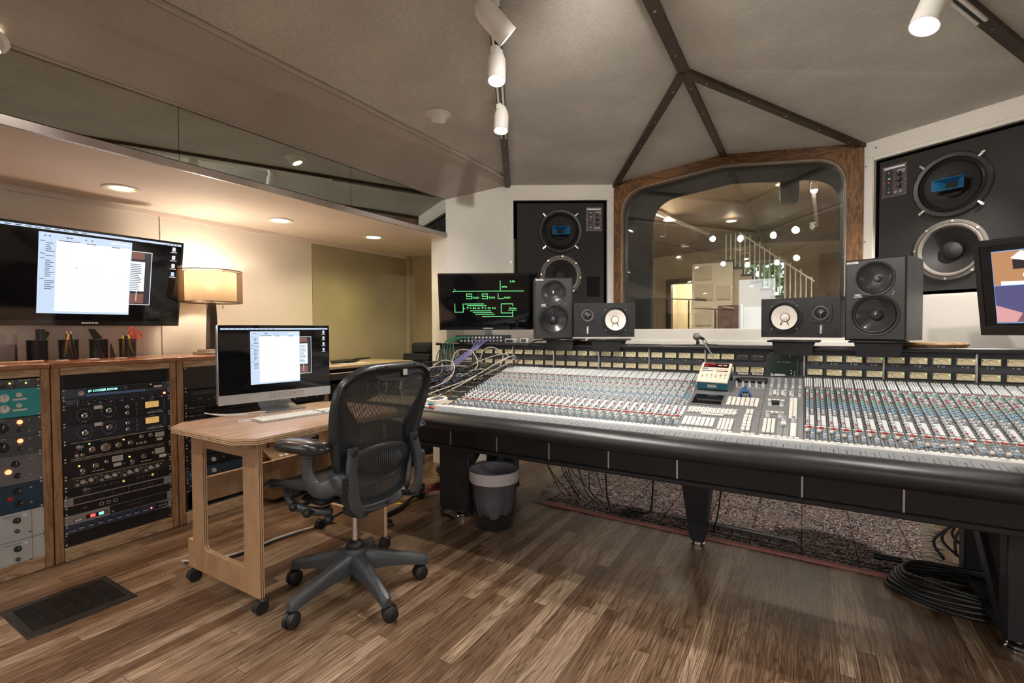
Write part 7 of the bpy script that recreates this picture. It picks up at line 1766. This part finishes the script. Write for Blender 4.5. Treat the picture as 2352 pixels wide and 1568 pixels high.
for k in range(0):
    xb=-1.28-.09*(k+.5);m=MB();m.lathe([(.012,0),(.008,.12),(.013,.2),(.008,.45),(.011,.55)],(xb,8.60,z0+.05),(0,0,1),8);m.build('baluster',white,st,loc=sl)
# panelled cupboard wall below the stairs
m=MB();m.bb(-1.62,-1.26,8.50,8.56,0,2.2)
pw_=root('panelled_partition','cream panelled partition with screwed on boards left of the stairs','partition',(-1.4,8.5,0));pl_=(1.4,-8.5,0)
MB().bb(-1.60,-.98,8.50,8.55,0,2.22).build('board',lcream,pw_,loc=pl_)
for (a,b,c,d) in((-1.55,-1.30,1.95,2.17),(-1.55,-1.28,1.62,1.88),(-1.22,-1.02,1.62,1.84),(-1.55,-1.3,1.2,1.52)):
    MB().bb(a,b,8.485,8.50,c,d,0,.004).build('raised_panel',M('beige_board',(.5,.43,.34),.6),pw_,loc=pl_)
# curtain, pillar, dark drum poster
tag(MB().ring([[(.20+.09*k+0.0,9.30+.03*math.sin(k*2.1),z) for k in range(26)] for z in(0,2.35)],0,caps=False,closed=False).build('curtain',fabric('curtain_brown',(.16,.115,.08),var=.1)),'brown curtain wall on the right of the room behind the window','curtain')
struct(MB().bb(-2.62,-2.46,8.3,9.0,0,2.4),'wall_live_pillar',lcream)
struct(MB().bb(-2.9,-2.62,7.0,7.1,0,2.5),'wall_live_pillar',lcream)
struct(MB().bb(.50,.56,8.0,8.06,0,2.5),'trim_9',white)
r=root('wall_painting','dark red and brown abstract painting leaning near the staircase','painting',(-1.02,8.40,1.02));MB().bb(-.17,.17,0,.03,-.4,.50).build('canvas',M('canvas_dark',(.10,.035,.03),.5,var=.9,scale=9),r);MB().bb(.17,.20,-.02,.03,-.6,.52).build('white_edge',white,r)
def mic(x,y,h,lb):
    r=root('microphone_stand',lb,'microphone stand',(x,y,0));MB().cyl((0,0,.02),(0,0,h),.011).lathe([(.001,0),(.13,0),(.13,.012),(.001,.02)],n=20).build('stand',cbk,r);MB().tube([(-.28,0,h+.03),(.18,0,h)],.008,6).build('boom',cbk,r);MB().cyl((.10,0,h+.02),(.24,0,h+.0),.024).build('microphone',M('mic_bronze',(.12,.08,.06),.4,.5),r)
mic(-1.42,7.3,1.56,'microphone on a boom stand in front of the far doorway')
mic(-1.02,7.0,1.40,'second lower microphone stand near the painting')
r=root('hanging_speaker','black rounded speaker hanging at the top right of the big window','speaker',(-.12,4.98,2.24))
MB().lathe([(.001,0),(.05,.005),(.072,.03),(.078,.07),(.078,.34),(.001,.36)],n=28).build('body',black,r);MB().lathe([(.001,0),(.02,.001),(.022,.008)],(0,-.06,.09),(0,-1,.3),16).build('lens',M('dark_lens',(.02,.02,.03),.1),r);MB().bb(-.09,.09,-.02,.02,.31,.33).build('bracket',black,r)
# ceiling lights of the room behind the window
k=0
for x,y in((-2.4,6.2),(-1.6,6.9),(-.2,6.2),(.9,6.6),(-2.5,8.0),(.7,8.3),(-.9,7.6)):
    z=2.50+.45*(1-abs(x+.6)/4.2)-.05-(y-4.78)/5.1*.28
    r=root('recessed_downlight',['round ceiling light in the next room, nearest left','round ceiling light in the next room, second left','round ceiling light in the next room, near the hanging speaker','round ceiling light in the next room, nearest right','round ceiling light in the next room, far left','round ceiling light in the next room, far right','round ceiling light in the next room, in front of the stairs'][k],'ceiling light',(x,y,z-.02));k+=1
    MB().lathe([(.085,0),(.085,-.015),(.07,-.012),(.06,0)],n=24).build('trim_ring',canw,r);MB().lathe([(.001,-.008),(.06,-.008)],n=20).build('bulb',E('live_glow',(1,.86,.66),14.),r)
    spot('live_lamp',(x,y,z-.06),(x,y,0),60,150,.9,(1,.83,.62),.06)
r=root('track_rail','white lighting track on the ceiling of the next room, left','lighting track',(0,0,0));MB().tube([(-1.95,5.6,2.73),(-1.3,8.2,2.64)],.025,4).build('rail',canw,r)
r=root('track_rail','white lighting track on the ceiling of the next room, right','lighting track',(0,0,0));MB().tube([(.05,5.6,2.72),(.15,8.2,2.61)],.025,4).build('rail',canw,r)
for i,(x,y,z) in enumerate(((-1.75,6.5,2.60),(.08,6.0,2.62))):
    r=root('track_spotlight',['bright bulb hanging from the left track of the next room','bright bulb hanging from the right track of the next room'][i],'spotlight',(x,y,z));MB().lathe([(.001,.05),(.03,.04),(.04,0),(.036,-.03)],n=20).build('lamp_housing',canw,r);MB().sphere((0,0,-.03),.033,8).build('bulb',E('hot_bulb',(1,.88,.7),60.),r);point('live_bulb',(x,y,z-.08),40,(1,.85,.65),.03)
# ---------------- outdoors beyond window_2
struct(MB().bb(-14,14,-30,-3.35,-.4,-.3).bb(2.7,30,-30,40,-.4,-.3).bb(-30,-3.8,-30,40,-.4,-.3),'ground',M('patio_stone',(.4,.38,.34),.8,var=.2,scale=4));lawn=M('lawn_green',(.16,.30,.09),.9,var=.4,scale=6,bump=.5);struct(MB().bb(-14,14,9.75,40,-.4,-.3),'ground',lawn)
lf=M('leaf_green',(.10,.20,.07),.7,var=.6,scale=14);bark=M('bark_brown',(.12,.08,.05),.9,var=.3)
tr=random.Random(6)
for i,(x,y,s) in enumerate(((-2.9,16,1.5),(-1.5,19,1.9),(-.4,17,1.2),(2.2,20,2.0),(-2.0,13.5,.6),(-.9,13.2,.5))):
    r=root('garden_tree' if s>1 else 'garden_bush',['green tree outside the far window, leftmost','large green tree outside the far window, left of centre','smaller tree outside the far window, centre','large green tree outside the far window, right','low bush outside the far window, left','low bush outside the far window, right'][i],'tree' if s>1 else 'bush',(x,y,-.3))
    m=MB()
    for k in range(420):
        a=tr.uniform(0,2*PI);b=tr.uniform(-1,1);q_=tr.uniform(.4,1)**.5;c=Vector((math.cos(a)*math.sqrt(1-b*b),math.sin(a)*math.sqrt(1-b*b),b*.9))*q_*s*.75+Vector((0,0,s*(1.35 if s>1 else .6)))
        d=Vector((tr.uniform(-1,1),tr.uniform(-1,1),tr.uniform(-1,1))).normalized();e=d.orthogonal().normalized();f=d.cross(e);z=.10*s
        m.add([tuple(c+e*z),tuple(c+f*z*.6),tuple(c-e*z),tuple(c-f*z*.6)],[(0,1,2,3)])
    m.build('foliage',lf,r,fix=False);MB().cyl((0,0,0),(0,0,s*1.3),.06*s,.03*s).build('trunk',bark,r)
w=bpy.data.worlds.new('world');SC.world=w;w.use_nodes=True;bg=w.node_tree.nodes['Background'];sk=w.node_tree.nodes.new('ShaderNodeTexSky')
sk.sky_type='HOSEK_WILKIE';sk.turbidity=6;sk.sun_direction=(.3,-.5,.8)
mxw=w.node_tree.nodes.new('ShaderNodeMix');mxw.data_type='RGBA';mxw.inputs[0].default_value=.75;mxw.inputs[7].default_value=(1,1,1,1)
w.node_tree.links.new(sk.outputs[0],mxw.inputs[6]);w.node_tree.links.new(mxw.outputs[2],bg.inputs[0]);bg.inputs[1].default_value=2.4
